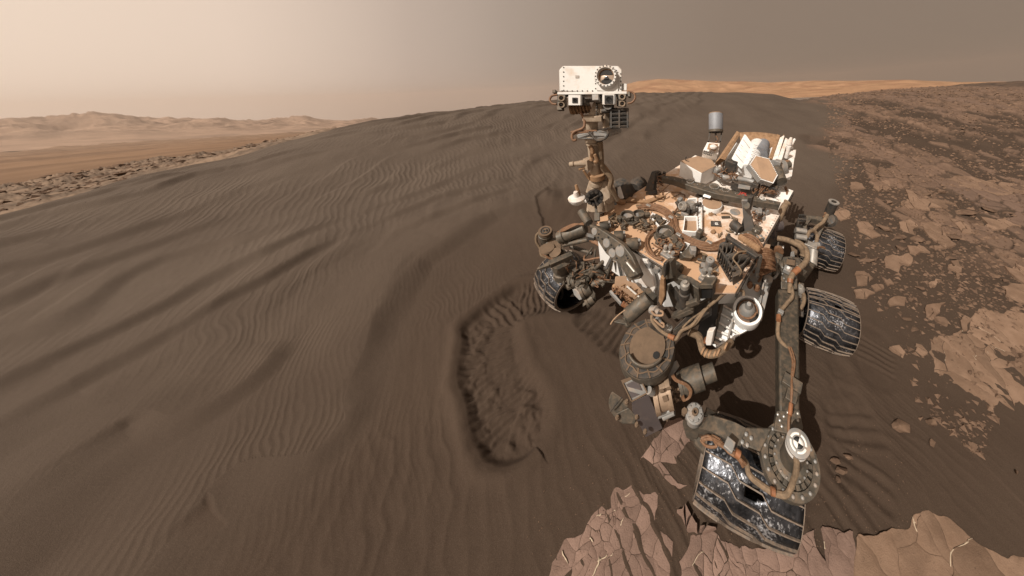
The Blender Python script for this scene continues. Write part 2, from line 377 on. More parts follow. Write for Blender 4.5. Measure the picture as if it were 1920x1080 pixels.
def ground_material():
    m = bpy.data.materials.new('dark_sand_and_bedrock'); m.use_nodes = True; t = m.node_tree; b = t.nodes['Principled BSDF']
    b.inputs['Roughness'].default_value = .92; b.inputs['Specular IOR Level'].default_value = .15
    tcn = N(t, 'ShaderNodeTexCoord')
    def noise(sc, det=6, ro=.6):
        n = N(t, 'ShaderNodeTexNoise'); n.inputs['Scale'].default_value = sc; n.inputs['Detail'].default_value = det; n.inputs['Roughness'].default_value = ro
        t.links.new(tcn.outputs['Object'], n.inputs['Vector']); return n.outputs[0]
    def mrange(s, a, bb, c=0, d=1):
        n = N(t, 'ShaderNodeMapRange'); n.inputs[1].default_value = a; n.inputs[2].default_value = bb; n.inputs[3].default_value = c; n.inputs[4].default_value = d
        t.links.new(s, n.inputs[0]); return n.outputs[0]
    def mix(f, a, bb):
        n = N(t, 'ShaderNodeMix', data_type='RGBA')
        if isinstance(f, float): n.inputs[0].default_value = f
        else: t.links.new(f, n.inputs[0])
        for i, c in ((6, a), (7, bb)):
            if isinstance(c, tuple): n.inputs[i].default_value = (*c, 1)
            else: t.links.new(c, n.inputs[i])
        return n.outputs[2]
    def attr(nm):
        n = N(t, 'ShaderNodeAttribute'); n.attribute_name = nm; return n.outputs['Fac']
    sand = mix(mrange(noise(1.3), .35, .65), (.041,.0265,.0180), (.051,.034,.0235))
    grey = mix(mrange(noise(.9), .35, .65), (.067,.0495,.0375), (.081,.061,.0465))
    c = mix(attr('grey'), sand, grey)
    c = mix(mrange(noise(420, 2), .45, .75, 0, .35), c, (.14,.105,.08))
    tan = mix(mrange(noise(3.5), .35, .65), (.108,.069,.048), (.165,.106,.073))
    tan = mix(mrange(noise(.35, 3), .45, .7, 0, .6), tan, (.135,.090,.070))
    tan = mix(mrange(noise(14, 8, .75), .56, .72, 0, .75), tan, (.055,.037,.027))
    c = mix(mrange(attr('rock'), .0, .75), c, tan)
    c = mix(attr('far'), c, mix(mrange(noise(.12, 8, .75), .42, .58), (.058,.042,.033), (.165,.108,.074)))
    t.links.new(c, b.inputs['Base Color'])
    # fine wind ripples: two wavelengths along the same wind, wandering and branching
    def math_(op, a_, b_=None, c_=None):
        n = N(t, 'ShaderNodeMath', operation=op)
        for i, q in enumerate((a_, b_, c_)):
            if q is None: continue
            if isinstance(q, (int, float)): n.inputs[i].default_value = q
            else: t.links.new(q, n.inputs[i])
        return n.outputs[0]
    dt = N(t, 'ShaderNodeVectorMath', operation='DOT_PRODUCT'); dt.inputs[1].default_value = (.77, .63, .0); t.links.new(tcn.outputs['Object'], dt.inputs[0])
    w1 = math_('SUBTRACT', noise(1.5, 2, .4), .5); w2 = math_('SUBTRACT', noise(6.0, 2, .5), .5)
    uu = math_('ADD', dt.outputs['Value'], math_('ADD', math_('MULTIPLY', w1, .26), math_('MULTIPLY', w2, .034)))
    def wavy(lam):
        return math_('POWER', math_('ABSOLUTE', math_('SINE', math_('MULTIPLY', uu, math.pi / lam))), 1.5)
    near_ = math_('MULTIPLY', wavy(.034), .0021); wide_ = math_('MULTIPLY', wavy(.062), .0029)
    mx_ = N(t, 'ShaderNodeMix', data_type='FLOAT'); t.links.new(attr('wide'), mx_.inputs[0]); t.links.new(near_, mx_.inputs[2]); t.links.new(wide_, mx_.inputs[3])
    rip = math_('MULTIPLY', mx_.outputs[0], attr('rip'))
    b0 = N(t, 'ShaderNodeBump'); b0.invert = True; b0.inputs['Strength'].default_value = 1; b0.inputs['Distance'].default_value = 1; t.links.new(rip, b0.inputs['Height'])
    bp = N(t, 'ShaderNodeBump'); bp.inputs['Strength'].default_value = .45; bp.inputs['Distance'].default_value = .006; t.links.new(b0.outputs[0], bp.inputs['Normal'])
    nn = N(t, 'ShaderNodeMath', operation='ADD'); t.links.new(noise(90, 5, .7), nn.inputs[0]); t.links.new(noise(400, 3, .7), nn.inputs[1])
    t.links.new(nn.outputs[0], bp.inputs['Height']); t.links.new(bp.outputs[0], b.inputs['Normal'])
    return m

def build_ground():
    px = np.concatenate([np.linspace(-330, 2150, 960)])
    az = np.array(sorted(math.atan2(*ray(p, 300)[:2]) for p in px))
    # even columns where the horizon line is crossed, coarser ones behind the camera
    az = np.concatenate([az, np.linspace(az[-1], az[0] + 2 * math.pi, 90)[1:-1]])
    rr = np.concatenate([np.exp(np.linspace(math.log(.12), math.log(.45), 24))[:-1], np.exp(np.linspace(math.log(.45), math.log(11), 720)), np.exp(np.linspace(math.log(11), math.log(420), 280))[1:]])
    R_, A_ = np.meshgrid(rr, az, indexing='ij')
    X = R_ * np.sin(A_); Y = R_ * np.cos(A_)
    Z, o = terrain(X, Y)
    rg = np.hypot(X, Y)
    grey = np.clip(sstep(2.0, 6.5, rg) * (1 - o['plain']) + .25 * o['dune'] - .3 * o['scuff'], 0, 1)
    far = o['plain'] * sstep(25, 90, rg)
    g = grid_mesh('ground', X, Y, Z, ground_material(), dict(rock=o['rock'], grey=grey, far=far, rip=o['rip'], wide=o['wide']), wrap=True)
    tag(g, kind='structure'); return g
build_ground()

# ------------------------------------------------------------------ far country
def simple_mat(name, c1, c2, sc, det=8, rough=.95, c3=None, sc3=.01):
    m = bpy.data.materials.new(name); m.use_nodes = True; t = m.node_tree; b = t.nodes['Principled BSDF']
    tcn = N(t, 'ShaderNodeTexCoord'); n = N(t, 'ShaderNodeTexNoise'); n.inputs['Scale'].default_value = sc; n.inputs['Detail'].default_value = det; n.inputs['Roughness'].default_value = .68
    t.links.new(tcn.outputs['Object'], n.inputs['Vector'])
    mr_ = N(t, 'ShaderNodeMapRange'); mr_.inputs[1].default_value = .38; mr_.inputs[2].default_value = .62; t.links.new(n.outputs[0], mr_.inputs[0])
    x = N(t, 'ShaderNodeMix', data_type='RGBA'); x.inputs[6].default_value = (*c1, 1); x.inputs[7].default_value = (*c2, 1); t.links.new(mr_.outputs[0], x.inputs[0]); cur = x.outputs[2]
    if c3:
        n3 = N(t, 'ShaderNodeTexNoise'); n3.inputs['Scale'].default_value = sc3; n3.inputs['Detail'].default_value = 6; t.links.new(tcn.outputs['Object'], n3.inputs['Vector'])
        m3 = N(t, 'ShaderNodeMapRange'); m3.inputs[1].default_value = .52; m3.inputs[2].default_value = .60; t.links.new(n3.outputs[0], m3.inputs[0])
        x3 = N(t, 'ShaderNodeMix', data_type='RGBA'); x3.inputs[7].default_value = (*c3, 1); t.links.new(m3.outputs[0], x3.inputs[0]); t.links.new(cur, x3.inputs[6]); cur = x3.outputs[2]
    t.links.new(cur, b.inputs['Base Color']); b.inputs['Roughness'].default_value = rough; b.inputs['Specular IOR Level'].default_value = .1
    return m
def far_sheet(name, pxr, lines, rows, m, zfun=None, cols=420):
    """a sheet swept between contours; each contour is (distance, [(px, py) ...]) along its line of sight"""
    pxs = np.linspace(pxr[0], pxr[1], cols)
    Rk, Tk, Az = [], [], None
    for rdist, ln in lines:
        ys = np.interp(pxs, [p[0] for p in ln], [p[1] for p in ln])
        at = np.array([azte(a, b) for a, b in zip(pxs, ys)])
        Az = at[:, 0] if Az is None else Az; Tk.append(at[:, 1]); Rk.append(rdist)
    Rk = np.log(np.array(Rk)); Tk = np.array(Tk)
    lr = np.linspace(Rk[0], Rk[-1], rows)
    T = np.empty((rows, cols))
    for j in range(cols): T[:, j] = np.interp(lr, Rk, Tk[:, j])
    R_ = np.exp(lr)[:, None] * np.ones(cols)
    A_ = Az[None] * np.ones((rows, 1))
    X = R_ * np.sin(A_); Y = R_ * np.cos(A_); Z = CAMH + T * R_
    if zfun: Z = Z + zfun(X, Y, R_, (lr[:, None] - lr[0]) / (lr[-1] - lr[0]))
    return tag(grid_mesh(name, X, Y, Z, m), kind='structure')
def ridged(x, y, s, o=5):
    r = 0; a = 1
    for i in range(o):
        r = r + a * (1 - 2.2 * np.abs(vnoise(x, y, s + i))); x, y = x * 2.1 + y * .3 + 3, y * 2.1 - x * .3 + 9; a *= .5
    return r
EDGE = [(-260,452),(-80,414),(0,402),(100,377),(200,350),(300,325),(440,295),(520,271),(600,251),(700,230)]
L2 = [(-260,400),(-80,366),(0,350),(80,338),(160,323),(240,310),(330,298),(430,285),(520,270),(600,256),(700,238)]
far_sheet('rocky_ridge', (-260, 640), [(9.5, [(a, b + 16) for a, b in EDGE]), (14, [(a, b - 1) for a, b in EDGE]), (52, L2), (75, [(a, b + 14) for a, b in L2])], 200,
          simple_mat('rubble', (.095,.069,.051), (.19,.132,.092), .9), lambda x, y, r, f: np.minimum(r / 14, 3) * (.12 * fbm(x * .4, y * .4, 7, 4) + .11 * np.maximum(fbm(x * 1.6, y * 1.6, 9, 5, .7), -.02)))
far_sheet('plain', (-400, 900), [(60, [(a, b + 20) for a, b in L2] + [(900,230)]), (95, [(a, b - 2) for a, b in L2] + [(900,215)]), (300, [(-260,330),(0,309),(300,282),(520,262),(900,228)]), (1500, [(-260,300),(0,283),(300,262),(520,250),(700,240),(900,225)])], 160,
          simple_mat('plain_soil', (.155,.092,.054), (.20,.122,.073), .02, c3=(.14,.084,.05), sc3=.008), lambda x, y, r, f: .004 * r * fbm(x * .05, y * .05, 3, 4))
RIM = [(-400,215),(-200,226),(0,221),(40,223),(70,221),(130,224),(180,217),(225,214),(260,217),(300,222),(330,225),(380,223),(420,223),(460,226),(500,225),(540,223),(585,220),(620,225),(660,226),(700,224),(760,226),(900,230)]
far_sheet('crater_rim', (-400, 900), [(1350, [(-400,292),(0,285),(300,266),(520,254),(700,246),(900,240)]), (1500, [(-400,283),(0,274),(300,258),(520,248),(700,240),(900,236)]), (2000, [(a, b + 9) for a, b in RIM]), (2300, RIM), (2600, [(a, b + 12) for a, b in RIM])], 150,
          simple_mat('rim_rock', (.19,.125,.088), (.33,.22,.155), .012), lambda x, y, r, f: (20 * (ridged(x * .0065, y * .0065, 5, 6) - .9) + 9 * (ridged(x * .022, y * .022, 15, 5) - .9)) * sstep(.18, .6, f) * (1 - .75 * sstep(.72, .82, f)))
HILL = [(1000,200),(1100,188),(1150,172),(1170,160),(1200,152),(1240,148),(1275,149),(1330,152),(1400,153),(1440,155),(1480,153),(1540,151),(1580,152),(1640,151),(1690,150),(1740,152),(1800,154),(1860,153),(1920,154),(2100,150)]
HB = [(1000,205),(1200,188),(1400,185),(1500,180),(1600,176),(1700,169),(1800,164),(2100,164)]
far_sheet('foothills', (1000, 2100), [(360, [(a, b + 3) for a, b in HB]), (430, [(a, b - 3) for a, b in HB]), (620, [(a, (b + c) / 2 + 3) for (a, b), c in zip(HILL, np.interp([h[0] for h in HILL], [h[0] for h in HB], [h[1] for h in HB]))]), (820, HILL), (960, [(a, b + 8) for a, b in HILL])], 150,
          simple_mat('hill_rock', (.25,.145,.082), (.35,.205,.118), .02, c3=(.24,.13,.075), sc3=.015), lambda x, y, r, f: 3.2 * (ridged(x * .016, y * .016, 8) - .9) * sstep(.1, .5, f) * (1 - .8 * sstep(.72, .84, f)), cols=520)
far_sheet('dark_mesa', (1640, 2100), [(300, [(1640,175),(1760,168),(1840,164),(2100,163)]), (330, [(1640,174),(1770,164),(1800,159),(1850,156),(1900,154),(2100,150)]), (370, [(1640,178),(1770,163),(1800,158),(1850,155),(1880,154),(1900,152),(2100,148)])], 40,
          simple_mat('mesa_rock', (.045,.033,.027), (.10,.066,.045), .15), lambda x, y, r, f: .5 * fbm(x * .15, y * .15, 8, 4) * sstep(.1, .4, f))

# haze: one even volume round everything
def haze():
    x0, x1, y0, y1, z0, z1 = -3200, 1500, -400, 2900, -420, 75
    v = [(x, y, z) for z in (z0, z1) for y in (y0, y1) for x in (x0, x1)]
    f = [(0,2,3,1),(4,5,7,6),(0,1,5,4),(2,6,7,3),(0,4,6,2),(1,3,7,5)]
    m = bpy.data.materials.new('dusty_air'); m.use_nodes = True; t = m.node_tree
    t.nodes.remove(t.nodes['Principled BSDF'])
    pv = N(t, 'ShaderNodeVolumePrincipled'); pv.inputs['Color'].default_value = (.98,.80,.68,1); pv.inputs['Density'].default_value = HAZE
    pv.inputs['Anisotropy'].default_value = 0.55
    t.links.new(pv.outputs[0], t.nodes['Material Output'].inputs['Volume'])
    m.cycles.homogeneous_volume = True
    return tag(meshobj('haze', v, f, m, smooth=False), kind='stuff')
HAZE = 0.00030
haze()
# ------------------------------------------------------------------ mesh builder
class M:
    def __init__(s): s.v = []; s.f = []
    def add(s, vs, fs):
        o = len(s.v); s.v += [np.asarray(v, float) for v in vs]; s.f += [tuple(i + o for i in f) for f in fs]; return s
    def prism(s, pts, vec):
        n = len(pts); pts = [np.asarray(p, float) for p in pts]; vec = np.asarray(vec, float)
        return s.add(pts + [p + vec for p in pts], [tuple(range(n)), tuple(range(2 * n - 1, n - 1, -1))] + [(i, i + n, (i + 1) % n + n, (i + 1) % n) for i in range(n)])
    def loft(s, a, b):
        n = len(a)
        return s.add(list(a) + list(b), [tuple(range(n)), tuple(range(2 * n - 1, n - 1, -1))] + [(i, i + n, (i + 1) % n + n, (i + 1) % n) for i in range(n)])
    def box(s, c, ex, ey, ez):
        c, ex, ey, ez = (np.asarray(k, float) for k in (c, ex, ey, ez))
        return s.prism([c - ex - ey - ez, c + ex - ey - ez, c + ex + ey - ez, c - ex + ey - ez], 2 * ez)
    def bar(s, a, b, w, h, up=None, w2=None, h2=None):
        a, b = np.asarray(a, float), np.asarray(b, float); d = nrm(b - a); up = UP if up is None else up
        x = np.cross(d, up); x = nrm(x if np.linalg.norm(x) > 1e-6 else np.cross(d, FW)); y = np.cross(x, d)
        w2 = w if w2 is None else w2; h2 = h if h2 is None else h2
        q = lambda c, w, h: [c - x * w / 2 - y * h / 2, c + x * w / 2 - y * h / 2, c + x * w / 2 + y * h / 2, c - x * w / 2 + y * h / 2]
        return s.loft(q(a, w, h), q(b, w2, h2))
    def cyl(s, a, b, r, r2=None, n=20):
        return s.lathe(a, np.asarray(b, float) - np.asarray(a, float), [(0, 0), (r, 0), (r if r2 is None else r2, 1), (0, 1)], n)
    def lathe(s, o, ax, prof, n=24, a0=0.0, a1=2 * math.pi):
        o, ax = np.asarray(o, float), np.asarray(ax, float); d = nrm(ax)
        x = np.cross(d, [0.31, .2, .93] if abs(d[2]) < .9 else [1, 0, 0]); x = nrm(x); y = np.cross(d, x)
        full = abs(a1 - a0 - 2 * math.pi) < 1e-6; m = n if full else n + 1
        vs, fs, rings = [], [], []
        for r, h in prof:
            if r <= 1e-9: rings.append([len(vs)] * m); vs.append(o + ax * h)
            else:
                rings.append(list(range(len(vs), len(vs) + m)))
                vs += [o + ax * h + r * (math.cos(a0 + (a1 - a0) * k / n) * x + math.sin(a0 + (a1 - a0) * k / n) * y) for k in range(m)]
        for p, q in zip(rings[:-1], rings[1:]):
            for k in range(n):
                j = (k + 1) % m; f = []
                for i in (p[k], p[j], q[j], q[k]):
                    if i not in f: f.append(i)
                if len(f) > 2: fs.append(tuple(f))
        return s.add(vs, fs)
    def tube(s, pts, r, n=8, smooth=0):
        pts = [np.asarray(p, float) for p in pts]
        if smooth: pts = spline(pts, smooth)
        vs, fs = [], []; m = len(pts); up = None
        for i, p in enumerate(pts):
            d = nrm(pts[min(i + 1, m - 1)] - pts[max(i - 1, 0)])
            if up is None: up = np.cross(d, [.3, .5, .81]); up = nrm(up)
            up = nrm(up - d * (up @ d)); w = np.cross(d, up); rr = r[min(i, len(r) - 1)] if isinstance(r, (list, tuple)) else r
            vs += [p + rr * (math.cos(2 * math.pi * k / n) * up + math.sin(2 * math.pi * k / n) * w) for k in range(n)]
        for i in range(m - 1):
            for k in range(n): fs.append((i * n + k, i * n + (k + 1) % n, (i + 1) * n + (k + 1) % n, (i + 1) * n + k))
        fs += [tuple(range(n))[::-1], tuple(range((m - 1) * n, m * n))]
        return s.add(vs, fs)
    def ball(s, c, r, n=10):
        return s.lathe(np.asarray(c, float) - UP * r, UP, [(r * math.sin(math.pi * k / n), r * (1 - math.cos(math.pi * k / n))) for k in range(n + 1)], n * 2)
    def done(s, name, m, parent=None, bevel=0.0, angle=35, solid=0.0):
        bm = bmesh.new(); base = np.array(ROOT.location) if parent is not None else np.zeros(3)
        vs = [bm.verts.new(tuple(v - base)) for v in s.v]
        for f in s.f:
            try: bm.faces.new([vs[i] for i in f])
            except ValueError: pass
        bmesh.ops.recalc_face_normals(bm, faces=bm.faces[:])
        me = bpy.data.meshes.new(name); bm.to_mesh(me); bm.free()
        me.materials.append(MATS[m] if isinstance(m, str) else m)
        me.shade_smooth(); me.set_sharp_from_angle(angle=math.radians(angle))
        o = bpy.data.objects.new(name, me); link(o, parent)
        if solid: k = o.modifiers.new('s', 'SOLIDIFY'); k.thickness = solid; k.offset = 0
        if bevel:
            k = o.modifiers.new('b', 'BEVEL'); k.width = bevel; k.segments = 2; k.limit_method = 'ANGLE'; k.angle_limit = math.radians(40)
            k.harden_normals = False
        return o
def spline(pts, k):
    out = []; n = len(pts)
    for i in range(n - 1):
        p0, p1, p2, p3 = pts[max(i - 1, 0)], pts[i], pts[i + 1], pts[min(i + 2, n - 1)]
        for j in range(k):
            t = j / k; out.append(.5 * (2 * p1 + (p2 - p0) * t + (2 * p0 - 5 * p1 + 4 * p2 - p3) * t * t + (3 * p1 - p0 - 3 * p2 + p3) * t ** 3))
    return out + [pts[-1]]
def plane_hit(px, py, o, n):
    r = ray(px, py); return CAM + r * (((np.asarray(o) - CAM) @ n) / (r @ n))
def FP(px, py, x): return plane_hit(px, py, RV(x, 0, 0), FW)       # on a plane across the rover at 'forward' x
def LP(px, py, y): return plane_hit(px, py, RV(0, y, 0), LF)       # on a plane along the rover at 'left' y
def up_to(b, py):
    lo, hi = 0.0, 1.5
    for _ in range(40):
        m = (lo + hi) / 2
        if pix(b + UP * m)[1] > py: lo = m
        else: hi = m
    return b + UP * lo
def c1(x, y): return 980 + x / 3.375, 100 + y / 3.375
def c2(x, y): return 1220 + x / 4.909, 200 + y / 4.909
def c3(x, y): return 980 + x / 3.857, 370 + y / 3.857
def c4(x, y): return 1200 + x / 4.153, 340 + y / 4.153
def c5(x, y): return 1400 + x / 3.484, 370 + y / 3.484
def c6(x, y): return 1120 + x / 3.176, 500 + y / 3.176
def c7(x, y): return 1240 + x / 2.7, 640 + y / 2.7
def pts_at(cf, h, *xy): return [D(*cf(x, y), h) for x, y in xy]
def pts_h(cf, *xyh): return [D(*cf(x, y), h) for x, y, h in xyh]
def scale_at(p): return pix(p)[2] / FPX                              # metres per photograph pixel there

DUST = (.50, .31, .19)
mat('mast_tan', (.34,.27,.20), .6, var=.25, dust=.6, dustcol=(.20,.13,.08), bump=.06, scale=12)
mat('drill_metal', (.30,.215,.15), .45, .35, var=.25, dust=.35, dustcol=(.25,.17,.11), bump=.08, scale=16)
mat('white_dusty', (.62,.60,.57), .55, var=.08, dust=.38, dustcol=DUST, bump=.05, scale=7)
mat('deck_dusty', (.80,.78,.74), .6, var=.06, grad=.85, dust=.84, dustcol=(.46,.285,.172), bump=.12, scale=5.0)
mat('white_clean', (.70,.69,.67), .5, var=.06, dust=.10, dustcol=DUST, bump=.04, scale=9)
mat('white_head', (.49,.47,.44), .5, var=.06, dust=.30, dustcol=(.50,.36,.25), bump=.04, scale=6)
mat('tan_cover', (.285,.186,.118), .8, var=.12, dust=.5, dustcol=(.33,.21,.13), bump=.1, scale=8)
mat('grey_anodised', (.082,.072,.058), .5, .35, var=.3, dust=.38, dustcol=(.175,.118,.074), bump=.10, scale=15)
mat('leg_shaded', (.052,.044,.033), .55, .3, var=.3, dust=.35, dustcol=(.12,.08,.05), bump=.1, scale=22)  # grey metal and its dust darkened: shade on the leg put into the colour
mat('grey_light', (.22,.215,.205), .5, .2, var=.12, dust=.35, dustcol=(.36,.25,.17), bump=.05, scale=10)
mat('grey_dark', (.042,.040,.037), .5, .3, var=.25, dust=.45, dustcol=(.125,.085,.055), bump=.08, scale=14)
mat('black_part', (.012,.012,.012), .45, 0, var=.3, dust=.2, dustcol=(.08,.055,.04), bump=.05)
mat('brown_frame', (.20,.115,.058), .7, 0, var=.3, dust=.6, dustcol=(.33,.2,.115), bump=.12, scale=16)
mat('dusty_brown', (.115,.077,.049), .9, var=.18, dust=.5, dustcol=(.150,.100,.064), bump=.15, scale=12)
mat('copper_cable', (.155,.078,.040), .6, .1, var=.35, dust=.35, dustcol=(.24,.15,.09), bump=.3, scale=40, bscale=160)
mat('orange_tape', (.22,.095,.045), .45, 0, var=.3, bump=.3, scale=30)
mat('sleeve', (.14,.098,.062), .85, 0, var=.3, dust=.4, dustcol=(.25,.165,.1), bump=.4, scale=30, bscale=120)
mat('silver', (.36,.34,.31), .4, .6, var=.2, dust=.25, dustcol=(.4,.28,.18), bump=.05, scale=14)
mat('foil', (.19,.195,.21), .6, .2, var=.15, dust=.12, dustcol=DUST, bump=.5, bscale=28)
mat('wheel_skin', (.050,.052,.058), .34, .85, var=.65, dust=0.16, dustcol=(.085,.065,.052), bump=.9, scale=14, bscale=36, specks=.9)
mat('wheel_cleat', (.14,.115,.095), .55, .3, var=.3, dust=.5, dustcol=(.23,.16,.11), bump=.1, scale=30)
mat('glass_dark', (.008,.009,.010), .06, 0, var=.1, bump=0, spec=.8)
mat('glass_window', (.33,.25,.19), .18, .3, var=.5, bump=0, scale=16)
mat('purple_plate', (.10,.085,.085), .5, .3, var=.15, dust=.2, dustcol=(.2,.14,.1), bump=.05)
mat('mark_white', (.70,.68,.63), .6, var=.05, dust=.1, dustcol=DUST, bump=0)
mat('mark_red', (.45,.05,.035), .6, var=.1, bump=0)
mat('mark_black', (.02,.02,.02), .6, var=.1, bump=0)

# ------------------------------------------------------------------ the rover
ROOT = empty('mars_rover', tuple(RV(0, 0, 0)), 'dusty white six-wheeled rover with a camera mast at the foot of the dune', 'rover')
def rivets(name, pts, r, m, parent, h=.004, nrm_=None):
    b = M(); nn = UP if nrm_ is None else nrm_
    for p in pts: b.lathe(p, nn * h, [(r, -.2), (r * .9, .6), (r * .4, 1), (0, 1.05)], 8)
    o = b.done(name, m, parent); o['kind'] = 'stuff'; return o
def line(a, b, n): return [np.asarray(a) + (np.asarray(b) - np.asarray(a)) * k / (n - 1) for k in range(n)]

# body and deck
DK = 1.1
bx0, bx1, by = -.58, .86, .53
body = M(); body.prism([RV(bx1, -by, DK - .02), RV(bx1, .12, DK - .02), RV(.52, by, DK - .02), RV(bx0, by, DK - .02), RV(bx0, -by, DK - .02)], -UP * .43)
BODY = body.done('chassis', 'white_clean', ROOT, .008)
dk = M(); ov = .025
dk.prism([RV(bx1 + ov, -by - ov + .06, DK), RV(bx1 + ov, by - .10, DK), RV(bx1 - .07, by + ov, DK), RV(bx0, by + ov, DK), RV(bx0, -by - ov, DK), RV(bx1 - .05, -by - ov, DK)], -UP * .018)
DECK = dk.done('deck', 'deck_dusty', ROOT, .004)
rivets('rivet', line(RV(bx1 + .012, -by + .05, DK), RV(bx1 + .012, by - .12, DK), 34) + line(RV(bx1 - .1, by + .012, DK), RV(-.1, by + .012, DK), 26) , .006, 'grey_light', DECK)
t = M(); t.bar(RV(bx1 + ov + .004, -by + .03, DK - .03), RV(bx1 + ov + .004, by - .1, DK - .022), .010, .014); t.bar(RV(bx1 - .08, by + ov + .005, DK - .035), RV(bx0, by + ov + .005, DK - .035), .012, .04)
t.done('edge_rail', 'grey_dark', DECK, .002)
# seams and screws scattered over the deck
dr = random.Random(3)
rivets('screw', [RV(dr.uniform(-.2, .82), dr.uniform(-.48, .48), DK) for _ in range(46)], .007, 'grey_dark', DECK, .003)
# circle-and-cross marks on the deck front
def target_mark(p, r, parent, n=None, x=None, m='mark_black', name='target_mark'):
    n = UP if n is None else nrm(n); x = nrm(np.cross(n, FW + .01)) if x is None else nrm(x); y = np.cross(n, x)
    b = M(); o = p + n * .003
    def arc(r0, r1, a0, a1, k=14):
        v = []
        for i in range(k + 1):
            a = a0 + (a1 - a0) * i / k; d = math.cos(a) * x + math.sin(a) * y; v += [o + d * r0, o + d * r1]
        b.add(v, [(2 * i, 2 * i + 1, 2 * i + 3, 2 * i + 2) for i in range(k)])
    arc(r * .78, r, 0, 2 * math.pi, 28)
    for q in (0, 1): arc(.02 * r, r * .55, q * math.pi + .2, q * math.pi + .2 + math.pi / 2)
    return b.done(name, m, parent, solid=.001)
for x, y in ((668, 208), (830, 318), (565, 127)): target_mark(D(*c3(x, y), DK), .024, DECK)

# differential bar with its emblem and red lettering
b = M(); h = DK + .13
top = pts_at(c2, h, (100,632), (210,640), (420,690), (640,735), (850,798), (1200,878), (1188,905), (830,842), (600,800), (400,742), (200,672), (112,655))
b.prism(top, -UP * .055)
BAR = b.done('differential_bar', 'grey_anodised', ROOT, .004)
for (x, y, r) in ((585,735,.045), (365,690,.035)): M().cyl(D(*c2(x, y), h - .002), D(*c2(x, y), h - .002) + UP * .007, r, n=28).done('pivot_cap', 'grey_anodised', BAR, .001)
bolts = []
for (x, y, r, n) in ((585,735,.038,18), (365,690,.028,14), (690,765,.03,12)):
    o = D(*c2(x, y), h + .004); bolts += [o + r * (math.cos(a) * FW + math.sin(a) * LF) for a in np.linspace(0, 2 * math.pi, n + 1)[:-1]]
bolts += pts_at(c2, h, *[(150 + i * 70, 652 + i * 16.2) for i in range(15)])
rivets('bolt', bolts, .005, 'grey_light', BAR)
b = M(); b.prism(pts_at(c2, h - .03, (500,752), (565,768), (565,812), (500,796)), -UP * .02 - FW * -.03); b.done('white_tab', 'white_clean', BAR, .002)
target_mark(D(*c2(1032, 846), h + .001), .026, BAR, m='mark_white', name='emblem')
def lettering(txt, p, size, xdir, n, m, parent, name='lettering'):
    cu = bpy.data.curves.new(name, 'FONT'); cu.body = txt; cu.size = size; cu.extrude = .0006; cu.align_x = 'CENTER'; cu.align_y = 'CENTER'; cu.shear = .25
    tmp = bpy.data.objects.new(name, cu); COL.objects.link(tmp)
    me = bpy.data.meshes.new_from_object(tmp.evaluated_get(bpy.context.evaluated_depsgraph_get()))
    bpy.data.objects.remove(tmp); bpy.data.curves.remove(cu)
    x = nrm(xdir); n = nrm(n); y = np.cross(n, x); base = np.array(ROOT.location)
    for v in me.vertices:
        q = p + x * v.co.x + y * v.co.y + n * (v.co.z + .0015) - base; v.co = tuple(q)
    me.materials.clear(); me.materials.append(MATS[m]); me.name = name
    return link(bpy.data.objects.new(name, me), parent)
lettering('JPL', D(*c2(850, 803), h), .055, D(*c2(890, 812), h) - D(*c2(810, 794), h), UP, 'mark_red', BAR)

# side pivot sleeves running from the bar end to the left rocker
SIDE = M()
SIDE.tube(pts_h(c4, (1150,165,1.16), (1120,200,1.13), (1085,280,1.06), (1050,330,.98)), [.036,.034,.026,.03], 12, 4)
SL = SIDE.done('pivot_sleeve', 'sleeve', ROOT)
b = M(); b.cyl(D(*c4(1010, 350), 1.0), D(*c4(1085, 340), .98), .055, n=22); b.bar(D(*c4(1040, 370), .98), D(*c4(1030, 470), .85), .05, .05)
b.done('side_actuator', 'purple_plate', ROOT, .004)

# sheet box at the far right corner of the deck
b = M(); q = pts_at(c2, DK + .16, (272,503), (430,456), (562,490), (598,548), (468,612)); b.prism(q, -UP * .158)
BX = b.done('instrument_box', 'white_clean', ROOT, .005)
b = M(); q2 = [p + UP * .004 for p in q]; b.prism(q2, -UP * .002); b.done('box_lid', 'tan_cover', BX, .001)
b = M(); o = D(*c2(322, 497), DK + .162); b.cyl(o, o + UP * .035, .004, n=8); b.ball(o + UP * .037, .008, 6); b.bar(o, o + LF * .04, .01, .006); b.done('knob', 'grey_dark', BX)
b = M(); b.tube(pts_h(c2, (520,640,DK+.06), (535,655,DK+.03)) if True else pts_h(c2, (465,540,DK+.172), (500,578,DK+.170), (514,612,DK+.13), (520,650,DK+.05), (560,675,DK+.02), (640,690,DK+.03)), .017, 10, 5); b.done('cable', 'copper_cable', BX)

# calibration tower with the grey drum antenna
b = M(); hb = DK
q = pts_at(c2, DK + .20, (520,326), (636,336), (640,388), (500,372)); lo = pts_at(c2, DK, (478,470), (600,500), (635,470), (520,440))
b.loft(pts_h(c2, (520,326,1.34), (636,336,1.34), (622,440,1.27), (482,402,1.27)), pts_h(c2, (560,420,1.1), (640,430,1.1), (600,505,1.1), (468,468,1.1)))
TW = b.done('calibration_tower', 'white_dusty', ROOT, .004)
b = M(); b.prism(pts_h(c2, (535,340,1.345), (622,348,1.345), (600,408,1.31), (520,392,1.31)), UP * .003); b.done('tray', 'brown_frame', TW)
b = M(); b.lathe(D(*c2(575, 378), 1.33), UP * .03, [(0.0, 0), (.036, 0), (.036, .6), (.02, 1), (0, 1)], 20); b.done('knob', 'white_dusty', TW)
b = M()
for i in range(5):
    for j in range(2):
        o = D(*c2(498 + i * 16 - j * 6, 410 + i * 5 + j * 18), 1.272 - j * .02); b.lathe(o, (UP + FW) * .008, [(.009, 0), (.008, .8), (0, 1)], 10)
